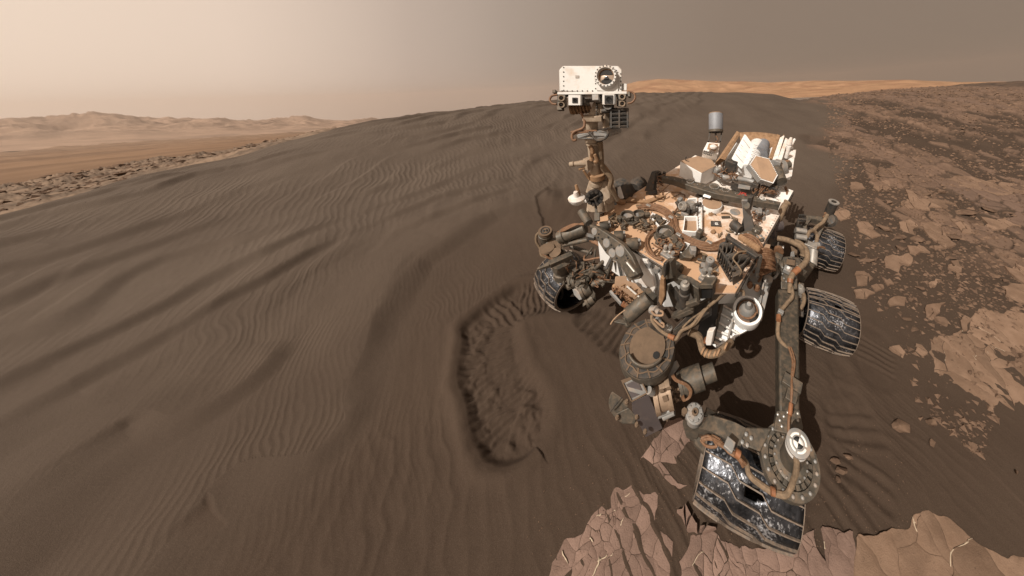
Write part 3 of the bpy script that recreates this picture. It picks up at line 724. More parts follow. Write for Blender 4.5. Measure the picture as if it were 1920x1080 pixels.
b.done('button', 'grey_dark', TW)
dep = pix(D(*c2(595, 470), DK))[2] + .12
s = dep / FPX
a0 = P(*c2(600, 232), dep); a1 = P(*c2(600, 66), dep)
b = M(); rr = 66 / 4.909 * s; b.lathe(a0, a1 - a0, [(0, 0), (rr * .9, 0), (rr, .03), (rr, .97), (rr * .95, 1), (0, 1)], 36)
AN = b.done('drum_antenna', 'foil', ROOT)
b = M(); b.lathe(a1 + nrm(a1 - a0) * .001, nrm(a1 - a0) * .006, [(0, 0), (rr * .96, 0), (rr * .96, 1), (0, 1)], 36); b.done('cap', 'tan_cover', AN)
b = M(); b.lathe(a0 + (a1 - a0) * -.02, (a1 - a0) * .13, [(rr * .5, 0), (rr * 1.02, 0), (rr * 1.02, 1), (rr * .5, 1)], 30); b.done('collar', 'grey_anodised', AN)
for (x0, x1) in ((545, 530), (598, 605), (652, 640)):
    b = M(); b.bar(P(*c2(x0, 240), dep), P(*c2(x1, 322), dep - .05), .016, .022); b.done('leg', 'grey_dark', AN)
b = M(); b.tube([P(*c2(600, 270), dep - .03), P(*c2(615, 300), dep - .03), P(*c2(600, 330), dep - .06)], .012, 8, 4); b.done('cable', 'copper_cable', AN)

# radioisotope generator at the rear: fins, drum, brown end shield, two heat exchanger plates
def dplate(cf, pts, vec, name, m, parent, bevel=.003):
    b = M(); b.prism([P(*cf(x, y), d) for x, y, d in pts], vec); return b.done(name, m, parent, bevel)
back = -ray(1400, 300) * -.03
b = M(); b.lathe(P(*c2(880, 600), 2.62), P(*c2(985, 345), 3.05) - P(*c2(880, 600), 2.62), [(0, 0), (.085, 0), (.085, .96), (.07, 1), (0, 1)], 26)
GEN = b.done('power_generator', 'white_clean', ROOT, angle=50)
b = M(); q0, q1 = P(*c2(1010, 440), 2.82), P(*c2(1035, 350), 3.05); b.cyl(q0, q1, .075, n=22); b.done('drum_shell', 'foil', GEN)
dplate(c2, [(876,258,2.98), (938,345,2.92), (842,572,2.55), (760,482,2.62)], LF * -.02, 'heat_fin', 'white_clean', GEN)
for k in range(1, 5):
    f = k / 5; b = M(); A = P(*c2(876 - 116 * f, 258 + 224 * f), 2.975 - .355 * f); B = P(*c2(938 - 96 * f, 345 + 227 * f), 2.915 - .365 * f); n_ = nrm(CAM - A) * .012; b.bar(A + n_, B + n_, .004, .003); b.done('seam', 'grey_light', GEN)
dplate(c2, [(800,335,3.05), (826,345,3.02), (745,520,2.7), (695,500,2.76)], LF * -.02, 'heat_fin', 'white_clean', GEN)
dplate(c2, [(1062,400,3.05), (1118,372,3.08), (1098,470,2.85), (1058,470,2.87)], LF * .02, 'heat_fin', 'white_clean', GEN)
for k in range(7):
    f = k / 7; A = P(*c2(930 + 60 * f * 0 - 60 * f + 20, 350 + 210 * f), 2.86 - .33 * f); n_ = nrm(CAM - A)
    b = M(); b.bar(A + n_ * .045, A + LF * .07 + n_ * .06, .004, .004); b.done('seam', 'grey_light', GEN)
b = M(); ring0, ring1 = [], []
for k in range(13):
    x = 815 + 370 * k / 12; yy = 240 + 14 * math.sin(k / 12 * math.pi) * -1 + 22 * k / 12
    ring0.append(P(*c2(x, yy), 3.28)); ring1.append(P(*c2(x * .9 + 100, yy + 130), 3.18))
b.add(ring0 + ring1, [(i, i + 1, i + 14, i + 13) for i in range(12)]); b.done('end_shield', 'brown_frame', GEN, solid=.01)
b = M(); b.loft([P(*c2(x, y), d) for x, y, d in ((792,222,3.0), (820,235,3.0), (822,262,3.0), (800,250,3.05))], [P(*c2(x, y), d) for x, y, d in ((590,520,2.52), (640,470,2.52), (690,490,2.52), (610,545,2.6))])
b.done('heat_exchanger', 'brown_frame', ROOT, .004)
b = M(); b.loft([P(*c2(x, y), d) for x, y, d in ((1165,250,3.05), (1192,262,3.05), (1194,275,3.05), (1170,270,3.1))], [P(*c2(x, y), d) for x, y, d in ((1085,470,2.75), (1120,478,2.75), (1128,505,2.75), (1090,500,2.8))])
b.done('heat_exchanger', 'brown_frame', ROOT, .004)
for q, d0 in ((((1188,285), (1222,265), (1150,500), (1115,500)), 3.0), (((1240,285), (1255,300), (1190,500), (1160,500)), 2.98)):
    dplate(c2, [(*q[0], d0), (*q[1], d0), (*q[2], d0 - .3), (*q[3], d0 - .3)], LF * .015, 'heat_fin', 'white_dusty', ROOT)
# right rear rack
dplate(c2, [(1195,405,2.9), (1340,395,2.95), (1328,470,2.85), (1190,470,2.82)], UP * -.05, 'rear_rack', 'white_dusty', ROOT)
dplate(c2, [(1300,470,2.86), (1330,440,2.9), (1300,640,2.55), (1250,660,2.5)], LF * -.04, 'rear_rack', 'white_dusty', ROOT)
dplate(c2, [(1225,540,2.75), (1300,500,2.8), (1290,650,2.55), (1225,640,2.55)], UP * -.03, 'rear_rack', 'white_clean', ROOT)
b = M(); o = P(*c2(1260, 395), 2.9); b.lathe(o, UP * .14, [(.028, 0), (.024, .4), (.03, .45), (.026, .75), (.012, 1), (0, 1)], 16); b.lathe(P(*c2(1245, 470), 2.8), UP * .13, [(.02, 0), (.02, 1), (0, 1)], 12); b.done('whip_base', 'white_dusty', ROOT)
b = M(); b.tube([P(*c2(1295, 380), 2.92), P(*c2(1300, 350), 2.95), P(*c2(1325, 300), 2.98)], [.02,.014,.014], 10); b.done('thruster_stub', 'white_dusty', ROOT)
b = M(); b.bar(P(*c2(1200, 400), 2.93), P(*c2(1225, 262), 3.02), .012, .012); b.bar(P(*c2(1190, 420), 2.9), P(*c2(1330, 410), 2.95), .014, .014); b.done('strut', 'brown_frame', ROOT)

# hexagonal high-gain antenna with its gimbal
hx = [(965,448,2.47), (1090,478,2.47), (1170,632,2.36), (1128,708,2.30), (1015,672,2.30), (908,532,2.42)]
F = [P(*c2(x, y), d) for x, y, d in hx]; cen = sum(F) / 6; fn = nrm(np.cross(F[1] - F[0], F[2] - F[0])); fn = fn if fn @ (CAM - cen) > 0 else -fn
bk = [P(c2(x, y)[0] - 7, c2(x, y)[1] + 6, d + .05) for x, y, d in hx]
b = M(); b.loft(F, bk); HG = b.done('dish_antenna', 'grey_light', ROOT, .003)
b = M(); b.prism([cen + (p - cen) * .93 + fn * .004 for p in F], -fn * .003); b.done('antenna_face', 'tan_cover', HG)
rv = []
for i in range(6):
    rv += [cen + (p - cen) * .965 + fn * .001 for p in line(F[i], F[(i + 1) % 6], 11)[:-1]]
rivets('rivet', rv, .0055, 'white_clean', HG, .004, fn)
b = M(); b.cyl(P(*c2(1120, 560), 2.55), P(*c2(1215, 560), 2.6), .075, n=22); b.box(P(*c2(1165, 535), 2.5), LF * .03, FW * .03, UP * .045); b.done('gimbal', 'grey_light', HG, .003)
b = M(); b.cyl(P(*c2(1215, 545), 2.6), P(*c2(1285, 530), 2.62), .032, n=16); b.cyl(P(*c2(1160, 570), 2.5), P(*c2(1205, 690), 2.38), .05, n=18); b.done('gimbal_motor', 'grey_anodised', HG, .003)
b = M(); b.tube([P(*c2(x, y), 2.62) for x, y in ((1230,510), (1270,500), (1285,530), (1265,560), (1235,565))], .012, 8, 4); b.done('cable', 'copper_cable', HG)

# pipes and gear behind the bar
b = M()
b.tube(pts_h(c2, (600,620,1.2), (610,580,1.25), (650,575,1.25)), .025, 10, 4); b.tube(pts_h(c2, (600,610,1.2), (680,650,1.2), (780,660,1.2), (900,680,1.2), (980,710,1.2)), .026, 12, 4)
b.tube(pts_h(c2, (1100,720,1.17), (1180,715,1.17), (1230,690,1.17)), .03, 12, 4); b.done('heat_pipe', 'grey_light', ROOT)
b = M(); b.box(D(*c2(735, 570), 1.24), LF * .05, FW * .03, UP * .08); b.box(D(*c2(850, 735), 1.16), LF * .10, FW * .05, UP * .04); b.box(D(*c2(1100, 760), 1.16), LF * .06, FW * .04, UP * .05); b.box(D(*c2(960, 750), 1.17), LF * .03, FW * .04, UP * .06); b.done('electronics_box', 'grey_dark', ROOT, .004)
b = M(); b.prism(pts_at(c2, 1.215, (810,710), (920,730), (915,760), (805,745)), -UP * .01); b.done('bracket_plate', 'grey_light', ROOT, .003)
b = M(); wr = random.Random(5)
for k in range(16):
    x, y = wr.uniform(600, 760), wr.uniform(540, 640); pp = [(x + wr.uniform(-50, 50), y + wr.uniform(-40, 40), 1.16 + wr.uniform(0, .1)) for _ in range(4)]; b.tube(pts_h(c2, *pp), wr.uniform(.003, .006), 6, 4)
for k in range(12):
    x, y = wr.uniform(940, 1150), wr.uniform(730, 800); pp = [(x + wr.uniform(-50, 50), y + wr.uniform(-30, 30), 1.12 + wr.uniform(0, .1)) for _ in range(4)]; b.tube(pts_h(c2, *pp), wr.uniform(.003, .006), 6, 4)
b.done('cable', 'copper_cable', ROOT)
for k in range(6):
    b = M(); x, y = wr.uniform(640, 760), wr.uniform(530, 640); o = D(*c2(x, y), 1.13); b.cyl(o, o + UP * wr.uniform(.05, .12) + LF * wr.uniform(-.04, .04), wr.uniform(.012, .022), n=12); b.done('fitting', 'silver', ROOT, .002)
b = M(); b.tube(pts_h(c2, (1240,740,1.12), (1255,790,1.1), (1240,850,1.08)), .011, 10, 4); b.done('cable', 'copper_cable', ROOT)
# ------------------------------------------------------------------ things standing on the deck
def part(b, name, m, parent=None, bevel=0.0, **k): return b.done(name, m, ROOT if parent is None else parent, bevel, **k)
def post(px, py, h0, py1, r, r2=None, n=18):
    o = D(px, py, h0); return M().cyl(o, up_to(o, py1), r, r2, n)

# round white-rimmed inlet lid
o = D(*c4(555, 205), DK); r = 82 / 4.153 * scale_at(o)
b = M(); b.lathe(o, UP * .045, [(0, 0), (r, 0), (r, .9), (r * .97, 1), (0, 1)], 40); LID = part(b, 'inlet_lid', 'white_clean')
b = M(); b.lathe(o + UP * .045, UP * .004, [(0, 0), (r * .93, 0), (r * .92, 1), (0, 1)], 40); part(b, 'lid_top', 'tan_cover', LID)
# open trays with white rims
def tray(pxs, h, th, name='open_tray'):
    q = pts_at(c4, DK + h, *pxs); c = sum(q) / len(q)
    b = M(); n = len(q)
    inn = [c + (p - c) * .86 for p in q]
    lo = [p - UP * h for p in q]; li = [p - UP * h for p in inn]
    b.add(q + inn + lo + li, [(i, (i + 1) % n, n + (i + 1) % n, n + i) for i in range(n)] + [(i, (i + 1) % n, 2 * n + (i + 1) % n, 2 * n + i) for i in range(n)] + [(n + i, n + (i + 1) % n, 3 * n + (i + 1) % n, 3 * n + i) for i in range(n)])
    t_ = part(b, name, 'white_clean', bevel=.002)
    b = M(); b.prism([p + UP * .006 for p in li], -UP * .004); part(b, 'tray_floor', 'tan_cover', t_)
    return t_
tray([(345,268), (448,268), (452,340), (455,388), (428,396), (330,386), (340,330)], .045, .01)
tray([(372,132), (442,126), (448,236), (436,240), (372,180)], .05, .01)
tray([(95,240), (235,310), (215,330), (160,360), (80,270)], .03, .01)
tray([(350,470), (392,486), (330,560), (300,548)], .04, .01)
b = M()
for k in range(11): o = D(*c4(466, 148 + 22 * k), DK + .02); b.box(o, LF * .008, FW * .012, UP * .02)
part(b, 'hinge_teeth', 'white_clean', bevel=.001)
b = M(); b.bar(D(*c4(478, 140), DK + .02), D(*c4(474, 420), DK + .02), .014, .04); part(b, 'latch_rail', 'white_dusty', bevel=.002)
# sample inlet mechanism
MEC = part(M().lathe(D(*c4(385, 205), DK + .03), UP * .05, [(0, 0), (.05, 0), (.05, .5), (.035, 1), (0, 1)], 20), 'sample_inlet', 'silver')
part(M().lathe(D(*c4(360, 195), DK + .07), (UP * .5 + FW - LF * .4) * .05, [(0, 0), (.032, 0), (.04, .6), (.03, 1), (.02, 1), (.018, .5), (0, .5)], 20), 'funnel', 'silver', MEC)
for x, y, dx in ((320,215,-.05), (400,240,.05), (420,190,.06), (375,250,0)):
    o = D(*c4(x, y), DK + .03); part(M().cyl(o, o + UP * .05 + LF * dx, .018, .014, 14), 'motor', 'grey_dark', MEC, .002)
b = M(); b.box(D(*c4(310, 170), DK + .04), LF * .015, FW * .02, UP * .05); b.box(D(*c4(350, 260), DK + .02), LF * .03, FW * .015, UP * .02); part(b, 'bracket', 'grey_light', MEC, .003)
b = M(); o = D(*c4(465, 120), DK); b.cyl(o, o + UP * .07, .015); b.box(o + UP * .01, LF * .03, FW * .025, UP * .012); part(b, 'sensor_stub', 'grey_anodised', bevel=.003)
b = M(); o = D(*c4(460, 440), DK); b.box(o + UP * .004, LF * .05, FW * .03, UP * .006); b.prism([o + LF * -.018 + FW * -.02 + UP * .01, o + LF * .018 + FW * -.02 + UP * .01, o + LF * .018 + FW * .025 + UP * .01, o + LF * -.018 + FW * .025 + UP * .01], UP * .06); part(b, 'camera_pedestal', 'grey_anodised', bevel=.004)
# dark plate with a square tag
b = M(); b.prism(pts_at(c4, DK + .008, (552,306), (628,308), (636,350), (552,346)), -UP * .006); CH = part(b, 'name_plate', 'grey_dark', bevel=.001)
b = M(); b.prism(pts_at(c4, DK + .0105, (568,314), (616,316), (620,342), (570,340)), -UP * .002); part(b, 'plate_inlay', 'purple_plate', CH)
b = M()
for q in ((584,321,604,321,604,325,584,325), (584,325,589,325,590,337,585,337), (594,328,606,328,606,332,594,332), (590,334,610,334,610,338,590,338)):
    b.prism(pts_at(c4, DK + .012, *[(q[i], q[i + 1]) for i in range(0, 8, 2)]), -UP * .001)
part(b, 'plate_mark', 'mark_white', CH)
# round ports
def port(cf, x, y, r, keyhole=None, m='grey_anodised'):
    o = D(*cf(x, y), DK); k = M()
    k.lathe(o, UP * .05, [(r * 1.25, 0), (r * 1.25, .25), (r, .3), (r, 1), (r * .86, 1), (r * .86, .45), (0, .45)], 32)
    p_ = part(k, 'inlet_port', m)
    part(M().lathe(o + UP * .022, UP * .004, [(0, 0), (r * .82, 0), (r * .82, 1), (0, 1)], 28), 'port_cover', 'grey_light', p_)
    if keyhole is not None: part(M().bar(o + UP * .03, o + UP * .03 + keyhole, r * 1.1, .03, w2=r * .6), 'port_arm', m, p_, .005)
    return p_
port(c4, 192, 425, .062, LF * .11 + FW * .01); port(c3, 757, 160, .05); port(c3, 838, 152, .045, LF * .06 - FW * .06)
gr = random.Random(21)
def clutter(cf, box, n, m, h=.05, parent=None, name='fitting', cable='sleeve'):
    k = M()
    for i in range(n):
        o = D(*cf(gr.uniform(box[0], box[2]), gr.uniform(box[1], box[3])), DK)
        t_ = gr.random(); hh = gr.uniform(.3, 1) * h
        if t_ < .5: k.cyl(o, o + UP * hh + LF * gr.uniform(-.02, .02), gr.uniform(.008, .02), n=10)
        elif t_ < .8: k.box(o + UP * hh / 2, LF * gr.uniform(.01, .025), FW * gr.uniform(.008, .02), UP * hh / 2)
        else: k.bar(o + UP * hh, o + UP * hh + LF * gr.uniform(-.07, .07) + FW * gr.uniform(-.05, .05), .014, .014)
    part(k, name, m, parent, .002)['kind'] = 'stuff'
    if cable:
        k = M()
        for i in range(n // 2 + 1):
            x, y = gr.uniform(box[0], box[2]), gr.uniform(box[1], box[3])
            k.tube([D(*cf(x + gr.uniform(-45, 45), y + gr.uniform(-30, 30)), DK + gr.uniform(.005, h)) for _ in range(4)], gr.uniform(.003, .006), 6, 4)
        part(k, 'cable', cable, parent)
clutter(c3, (700,175,900,235), 16, 'grey_anodised', .05)
clutter(c3, (640,150,720,190), 7, 'grey_anodised', .04)
clutter(c3, (830,80,890,110), 5, 'tan_cover', .03)
clutter(c3, (920,160,1040,200), 8, 'grey_anodised', .05)
clutter(c4, (120,460,330,560), 20, 'grey_anodised', .06, cable='copper_cable')
clutter(c4, (240,510,320,560), 6, 'brown_frame', .06, cable='copper_cable')
k = M()
for i in range(12):
    o = D(*c4(150 + i * 15, 470 + (i * 37) % 60), DK + .02); k.tube([o + (math.cos(a) * LF + math.sin(a) * FW) * (.012 + .003 * i % .02) + UP * .004 * a for a in np.linspace(0, 6, 14)], .004, 6)
part(k, 'cable_coil', 'copper_cable')
clutter(c4, (880,225,980,300), 10, 'grey_light', .06, cable='copper_cable'); b = M(); b.prism(pts_at(c4, DK + .01, (905,290), (912,225), (935,225), (940,290)), UP * .06); part(b, 'sensor_fin', 'grey_light', bevel=.003)
for x, y, r in ((890,435,.034), (905,362,.014), (940,425,.013), (960,445,.012), (930,330,.012), (740,240,.042), (560,625,.01)):
    o = D(*c4(x, y), DK); part(M().lathe(o, UP * .008, [(0, 0), (r, 0), (r, .5), (r * .7, 1), (0, 1)], 22), 'deck_fitting', 'grey_light')
for bx, n_, m_ in (((250,230,330,300), 7, 'grey_anodised'), ((480,232,620,262), 8, 'brown_frame'), ((600,110,740,165), 8, 'grey_anodised'), ((560,375,700,450), 7, 'brown_frame'), ((380,560,500,650), 8, 'grey_anodised'), ((690,255,745,420), 7, 'grey_anodised'), ((60,300,140,380), 8, 'brown_frame'), ((440,680,640,760), 9, 'brown_frame'), ((860,430,960,480), 8, 'grey_anodised'), ((150,110,300,180), 7, 'brown_frame')):
    clutter(c4, bx, max(2, n_ // 3), m_, .018, cable='sleeve')
# tall two-legged stand (high-gain mast support)
base = D(*c4(845, 385), DK); hh = up_to(base, c4(0, 120)[1]); H_ = np.linalg.norm(hh - base)
def updn(x0, y0, y1): o = D(*c4(x0, y0), DK); return o, up_to(o, c4(0, y1)[1])
b = M(); A0 = D(*c4(775, 392), DK); A1 = D(*c4(812, 400), DK); B0 = up_to(A0, c4(0, 122)[1]); B1 = up_to(A1, c4(0, 128)[1])
b.prism([A0, A1, B1 + (B0 - B1) * .2, B0], -FW * .045); STD = part(b, 'support_stand', 'grey_dark', bevel=.004)
b = M(); C0 = D(*c4(815, 405), DK); C1 = D(*c4(900, 385), DK); E1 = P(*c4(835, 152), pix(B1)[2] - .02); E0 = P(*c4(790, 148), pix(B1)[2] - .03)
b.prism([C0, C1, E1, E0], -FW * .018 - LF * .005); part(b, 'front_plate', 'grey_light', STD, .004)
o = E0 * .42 + E1 * .42 + (C0 + C1) * .08; o = P(*c4(828, 187), pix(o)[2] - .008); part(M().cyl(o, o + nrm(CAM - o) * .006, .024, n=24), 'pivot_cap', 'grey_anodised', STD)
o = D(*c4(760, 360), DK + .05); part(M().lathe(o - LF * .05 - FW * .02, LF * .08 + FW * .03, [(0, 0), (.036, 0), (.038, .3), (.033, 1), (0, 1)], 24), 'drive_motor', 'grey_dark', STD, .003)
b = M(); b.box(D(*c4(800, 400), DK + .01), LF * .09, FW * .04, UP * .01); b.box(D(*c4(910, 375), DK + .02), LF * .03, FW * .03, UP * .02); part(b, 'stand_foot', 'grey_anodised', STD, .004)
rivets('bolt', pts_at(c4, DK + .02, (740,405), (770,412), (800,415), (840,410), (900,390), (925,380)), .009, 'silver', STD, .012)
# hazard-camera style mounts on the front edge
for (x, y) in ((225, 585), (525, 775)):
    o = D(*c4(x, y), DK); b = M(); b.box(o + UP * .012, LF * .05, FW * .028, UP * .012); b.prism([o + LF * -.045 + FW * .03, o + LF * .045 + FW * .03, o + LF * .05 + FW * .045 - UP * .05, o - LF * .05 + FW * .045 - UP * .05], -FW * .02)
    MT = part(b, 'front_mount', 'grey_light', bevel=.004)
    for i, (a, c, hh) in enumerate(((-.03, 0, .055), (.0, -.01, .075), (.035, .01, .05))):
        q = o + LF * a + FW * c + UP * .02; part(M().lathe(q, UP * hh, [(0, 0), (.017, 0), (.017, .3), (.010, .35), (.010, .7), (.015, .72), (.012, 1), (0, 1)], 14), 'bolt', 'silver', MT)
b = M(); o = D(*c4(275, 660), DK + .03); b.cyl(o - LF * .03, o + LF * .04, .032, n=20); b.cyl(o + LF * .035, o + LF * .05, .024, n=20); part(b, 'camera_barrel', 'grey_anodised', bevel=.004)
# small canister with a foot disc
o = D(*c4(535, 680), DK); b = M(); b.lathe(o, UP * .085, [(.062, 0), (.062, .05), (.025, .08), (.025, .55), (.027, .6), (.027, .95), (.024, 1), (0, 1)], 26); CN = part(b, 'canister', 'grey_light')
b = M(); q = o + UP * .086; b.bar(q - LF * .008, q + LF * .008, .004, .003); part(b, 'slot', 'mark_black', CN)
b = M(); q = pts_at(c4, DK + .06, (318,560), (395,498), (440,505), (440,560), (400,600), (345,590)); b.loft(q, [D(*c4(x, y), DK) for x, y in ((296,590), (385,500), (450,515), (452,580), (380,625), (310,615))]); part(b, 'sensor_hood', 'grey_anodised', bevel=.004)
b = M(); b.prism(pts_at(c4, DK + .10, (385,500), (440,505), (440,540), (400,535)), -UP * .06); part(b, 'sensor_box', 'grey_light', bevel=.004)

# flexible-cable guide: a dark open frame with hanging ribbon sheets
hG = DK + .15
f0, f1, f2, f3 = D(*c4(690, 415), hG), D(*c4(940, 575), hG), D(*c4(905, 590), hG), D(*c4(665, 430), hG)
b = M(); b.prism([f0, f1, f2, f3], -UP * .022); GD = part(b, 'cable_guide', 'grey_dark', bevel=.003)
part(M().bar(f1, D(*c4(905, 740), DK + .0), .018, .03), 'frame_post', 'grey_dark', GD, .003); part(M().bar(f0, f0 - UP * .15, .018, .03), 'frame_post', 'grey_dark', GD, .003)
g0, g1 = D(*c4(610, 560), DK + .05), D(*c4(720, 740), DK + .05); g2, g3 = D(*c4(800, 720), DK + .05), D(*c4(680, 560), DK + .05)
for i in range(9):
    t_ = (i + .3) / 9; A = f3 * (1 - t_) + f2 * t_ - UP * .02; B = g0 * (1 - t_) + g1 * t_ + UP * .045
    k = M(); row0, row1 = [], []
    for j in range(11):
        u = j / 10; q = A * (1 - u) + B * u + UP * (.018 * math.sin(u * 3.1)) + nrm(f1 - f0) * (.012 * math.sin(u * 6 + i * 1.3)); row0.append(q); row1.append(q - UP * (.06 + .03 * math.sin(u * 3.1)))
    k.add(row0 + row1, [(j, j + 1, j + 12, j + 11) for j in range(10)]); part(k, 'ribbon_cable', 'grey_dark', GD, solid=.005)
b = M(); b.bar(g0 - UP * .05 + UP * .004, g1 - UP * .05 + UP * .004, .014, .012); b.bar(g0 + UP * .05, g1 + UP * .05, .014, .012); part(b, 'frame_rail', 'grey_dark', GD, .002)
for i in range(8):
    q = g0 + (g1 - g0) * (i + .2) / 8; part(M().bar(q - UP * .045, q + UP * .05, .02, .007, up=LF), 'guide_slat', 'grey_dark', GD, .001)
b = M(); b.prism([D(*c4(720, 745), DK + .07), D(*c4(800, 715), DK + .09), D(*c4(800, 760), DK), D(*c4(725, 830), DK - .02)], -FW * .03 - LF * .02); part(b, 'guide_shell', 'grey_dark', GD, .004)
k = M()
for i in range(9):
    q = f0 + (f1 - f0) * (.32 + .068 * i) - FW * .035; k.lathe(q - UP * .01, UP * .03, [(0, 0), (.016, 0), (.016, .7), (.01, 1), (0, 1)], 12)
part(k, 'connector', 'brown_frame', GD)
b = M(); b.tube(pts_h(c4, (835,545,DK+.14), (770,552,DK+.15), (725,600,DK+.14), (760,650,DK+.13), (790,700,DK+.11), (775,735,DK+.06)), .005, 8, 6); part(b, 'cable', 'sleeve', GD)

# orange-brown harnesses over the deck
def harness(cf, path, h, n, r, spread, m='copper_cable', name='cable_harness', parent=None):
    k = M()
    for i in range(n):
        off = (i - (n - 1) / 2) * spread
        q = [D(*cf(x, y), DK + h + gr.uniform(0, .012)) for x, y in path]
        out = []
        for j, p in enumerate(q):
            d = nrm(q[min(j + 1, len(q) - 1)] - q[max(j - 1, 0)]); s_ = np.cross(UP, d); out.append(p + s_ * (off + gr.uniform(-.25, .25) * spread))
        k.tube(out, r, 7, 6)
    return part(k, name, m, parent)
harness(c4, [(-20,205), (65,194), (150,210), (215,250), (250,300), (258,350), (285,405), (340,445), (430,485), (520,505), (600,500), (680,470)], .014, 6, .0075, .012)
harness(c4, [(235,335), (185,360), (115,385), (68,420), (48,470), (62,530), (105,580), (170,608)], .012, 2, .0075, .012)
harness(c4, [(262,250), (300,200), (340,140), (345,105), (300,95)], .008, 2, .004, .010)
harness(c4, [(630,248), (690,250), (720,280), (760,300)], .006, 1, .005, .01, 'sleeve')
harness(c4, [(255,290), (330,295), (350,285)], .006, 1, .004, .01, 'sleeve')
harness(c4, [(780,440), (840,430), (890,460), (930,520)], .05, 3, .009, .02)
for i in range(4): o = D(*c4((65, 240, 300, 540)[i], (194, 285, 420, 480)[i]), DK + .02); part(M().box(o, LF * .02, FW * .012, UP * .012), 'cable_clamp', 'silver', bevel=.002)
k = M()
for i in range(9):
    y = 545 + 17 * i; h0 = DK + .08 - .012 * i
    k.tube(pts_h(c4, (920 - i * 2, y - 10, h0 + .03), (985, y - 14 + gr.uniform(-8, 8), h0 + .03), (1030 + gr.uniform(-5, 14), y + 8, h0 - .02), (1040, 610 + i * 10, .93), (985 - i * 3, 640 + i * 10, .9), (930, 660 + i * 8, .92)), .0095, 8, 5)
part(k, 'cable_harness', 'copper_cable')
# side bracket boxes on the left edge
b = M(); b.prism(pts_at(c4, DK - .02, (965,482), (1018,492), (1005,545), (955,530)), -UP * .04); part(b, 'edge_box', 'tan_cover', bevel=.003)

# ------------------------------------------------------------------ mast and head
mb = D(1122, 400, DK); dm = pix(mb)[2]; HD = 1.66
def Q(cf, x, y, d): return P(*cf(x, y), d)
m0, m1 = Q(c1, 468, 830, 1.95), Q(c1, 442, 560, 1.80)
MAST = part(M().lathe(m0, m1 - m0, [(0, 0), (.050, 0), (.050, .08), (.036, .1), (.036, .5), (.042, .52), (.042, .56), (.036, .58), (.036, .93), (.044, .95), (.044, 1), (0, 1)], 28), 'mast', 'mast_tan')
b = M()
for x0, x1 in ((400, 430), (470, 470), (520, 505)):
    b.prism([Q(c1, x0, 1005, 1.97), Q(c1, x0 + 14, 1008, 1.96), Q(c1, x1 + 6, 840, 1.93), Q(c1, x1 - 8, 840, 1.94)], -FW * .08)
b.lathe(Q(c1, 470, 990, 2.0), Q(c1, 470, 840, 1.97) - Q(c1, 470, 990, 2.0), [(0, 0), (.07, 0), (.05, 1), (0, 1)], 24)
part(b, 'mast_base', 'mast_tan', MAST, .004)
b = M(); b.prism([Q(c1, 395, 880, 1.93), Q(c1, 420, 800, 1.93), Q(c1, 520, 810, 1.93), Q(c1, 550, 900, 1.93), Q(c1, 545, 960, 1.95)], -FW * .07); part(b, 'base_housing', 'mast_tan', MAST, .006)
b = M(); b.tube([Q(c1, 490, 558, 1.77), Q(c1, 497, 640, 1.82), Q(c1, 505, 720, 1.86), Q(c1, 560, 790, 1.9), Q(c1, 555, 850, 1.93), Q(c1, 600, 930, 2.0)], .018, 8, 5); part(b, 'cable_duct', 'sleeve', MAST)
b = M(); b.tube([Q(c1, 425, 585, 1.76), Q(c1, 440, 620, 1.77), Q(c1, 436, 680, 1.79)], .014, 8, 5); b.tube([Q(c1, 455, 640, 1.76), Q(c1, 470, 680, 1.78), Q(c1, 452, 690, 1.78)], .012, 8, 4); part(b, 'cable', 'brown_frame', MAST)
b = M(); b.lathe(Q(c1, 470, 790, 1.92), nrm(m1 - m0) * .04, [(.0, 0), (.06, 0), (.06, 1), (0, 1)], 26); part(b, 'clamp_band', 'brown_frame', MAST, .003)
b = M(); b.cyl(Q(c1, 300, 703, 1.80), Q(c1, 420, 690, 1.82), .012, .026, 16); b.cyl(Q(c1, 298, 703, 1.80), Q(c1, 325, 700, 1.80), .016, .018, 16); b.box(Q(c1, 412, 700, 1.82), LF * .02, FW * .02, UP * .04); part(b, 'wind_boom', 'mast_tan', MAST, .002)
b = M(); b.bar(Q(c1, 355, 735, 1.82), Q(c1, 400, 720, 1.83), .02, .008); b.bar(Q(c1, 385, 740, 1.82), Q(c1, 415, 790, 1.86), .014, .014); part(b, 'bracket', 'brown_frame', MAST)
# azimuth joint, bracket ring and elevation yoke
j0 = Q(c1, 435, 555, 1.78); j1 = Q(c1, 432, 405, 1.70)
b = M(); b.lathe(j0, j1 - j0, [(0, 0), (.042, 0), (.042, .2), (.034, .3), (.042, .45), (.042, .85), (.054, .88), (.054, 1), (0, 1)], 28); AZJ = part(b, 'azimuth_joint', 'mast_tan', MAST)
b = M(); b.prism([Q(c1, x, y, d) for x, y, d in ((335,515,1.72), (470,495,1.68), (540,500,1.72), (545,535,1.75), (470,545,1.70), (345,545,1.74))], -FW * .12); part(b, 'ring_bracket', 'grey_light', AZJ, .01)
b = M(); b.prism([Q(c1, x, y, 1.66) for x, y in ((410,398), (445,310), (466,300), (474,398))], -FW * .05); b.prism([Q(c1, x, y, 1.66) for x, y in ((472,262), (500,262), (500,380), (476,380))], -FW * .06); b.bar(Q(c1, 390, 412, 1.65), Q(c1, 505, 412, 1.65), .035, .035); b.prism([Q(c1, x, y, 1.68) for x, y in ((500,400), (520,350), (520,470), (505,480))], -FW * .05); part(b, 'yoke', 'mast_tan', AZJ, .004)
b = M()
for i in range(8): b.cyl(Q(c1, 468, 300 + 12 * i, 1.64), Q(c1, 468, 306 + 12 * i, 1.64), .007, n=8)
part(b, 'gear_teeth', 'grey_dark', AZJ)
b = M(); b.cyl(Q(c1, 300, 358, 1.68), Q(c1, 430, 345, 1.7), .028, n=24)
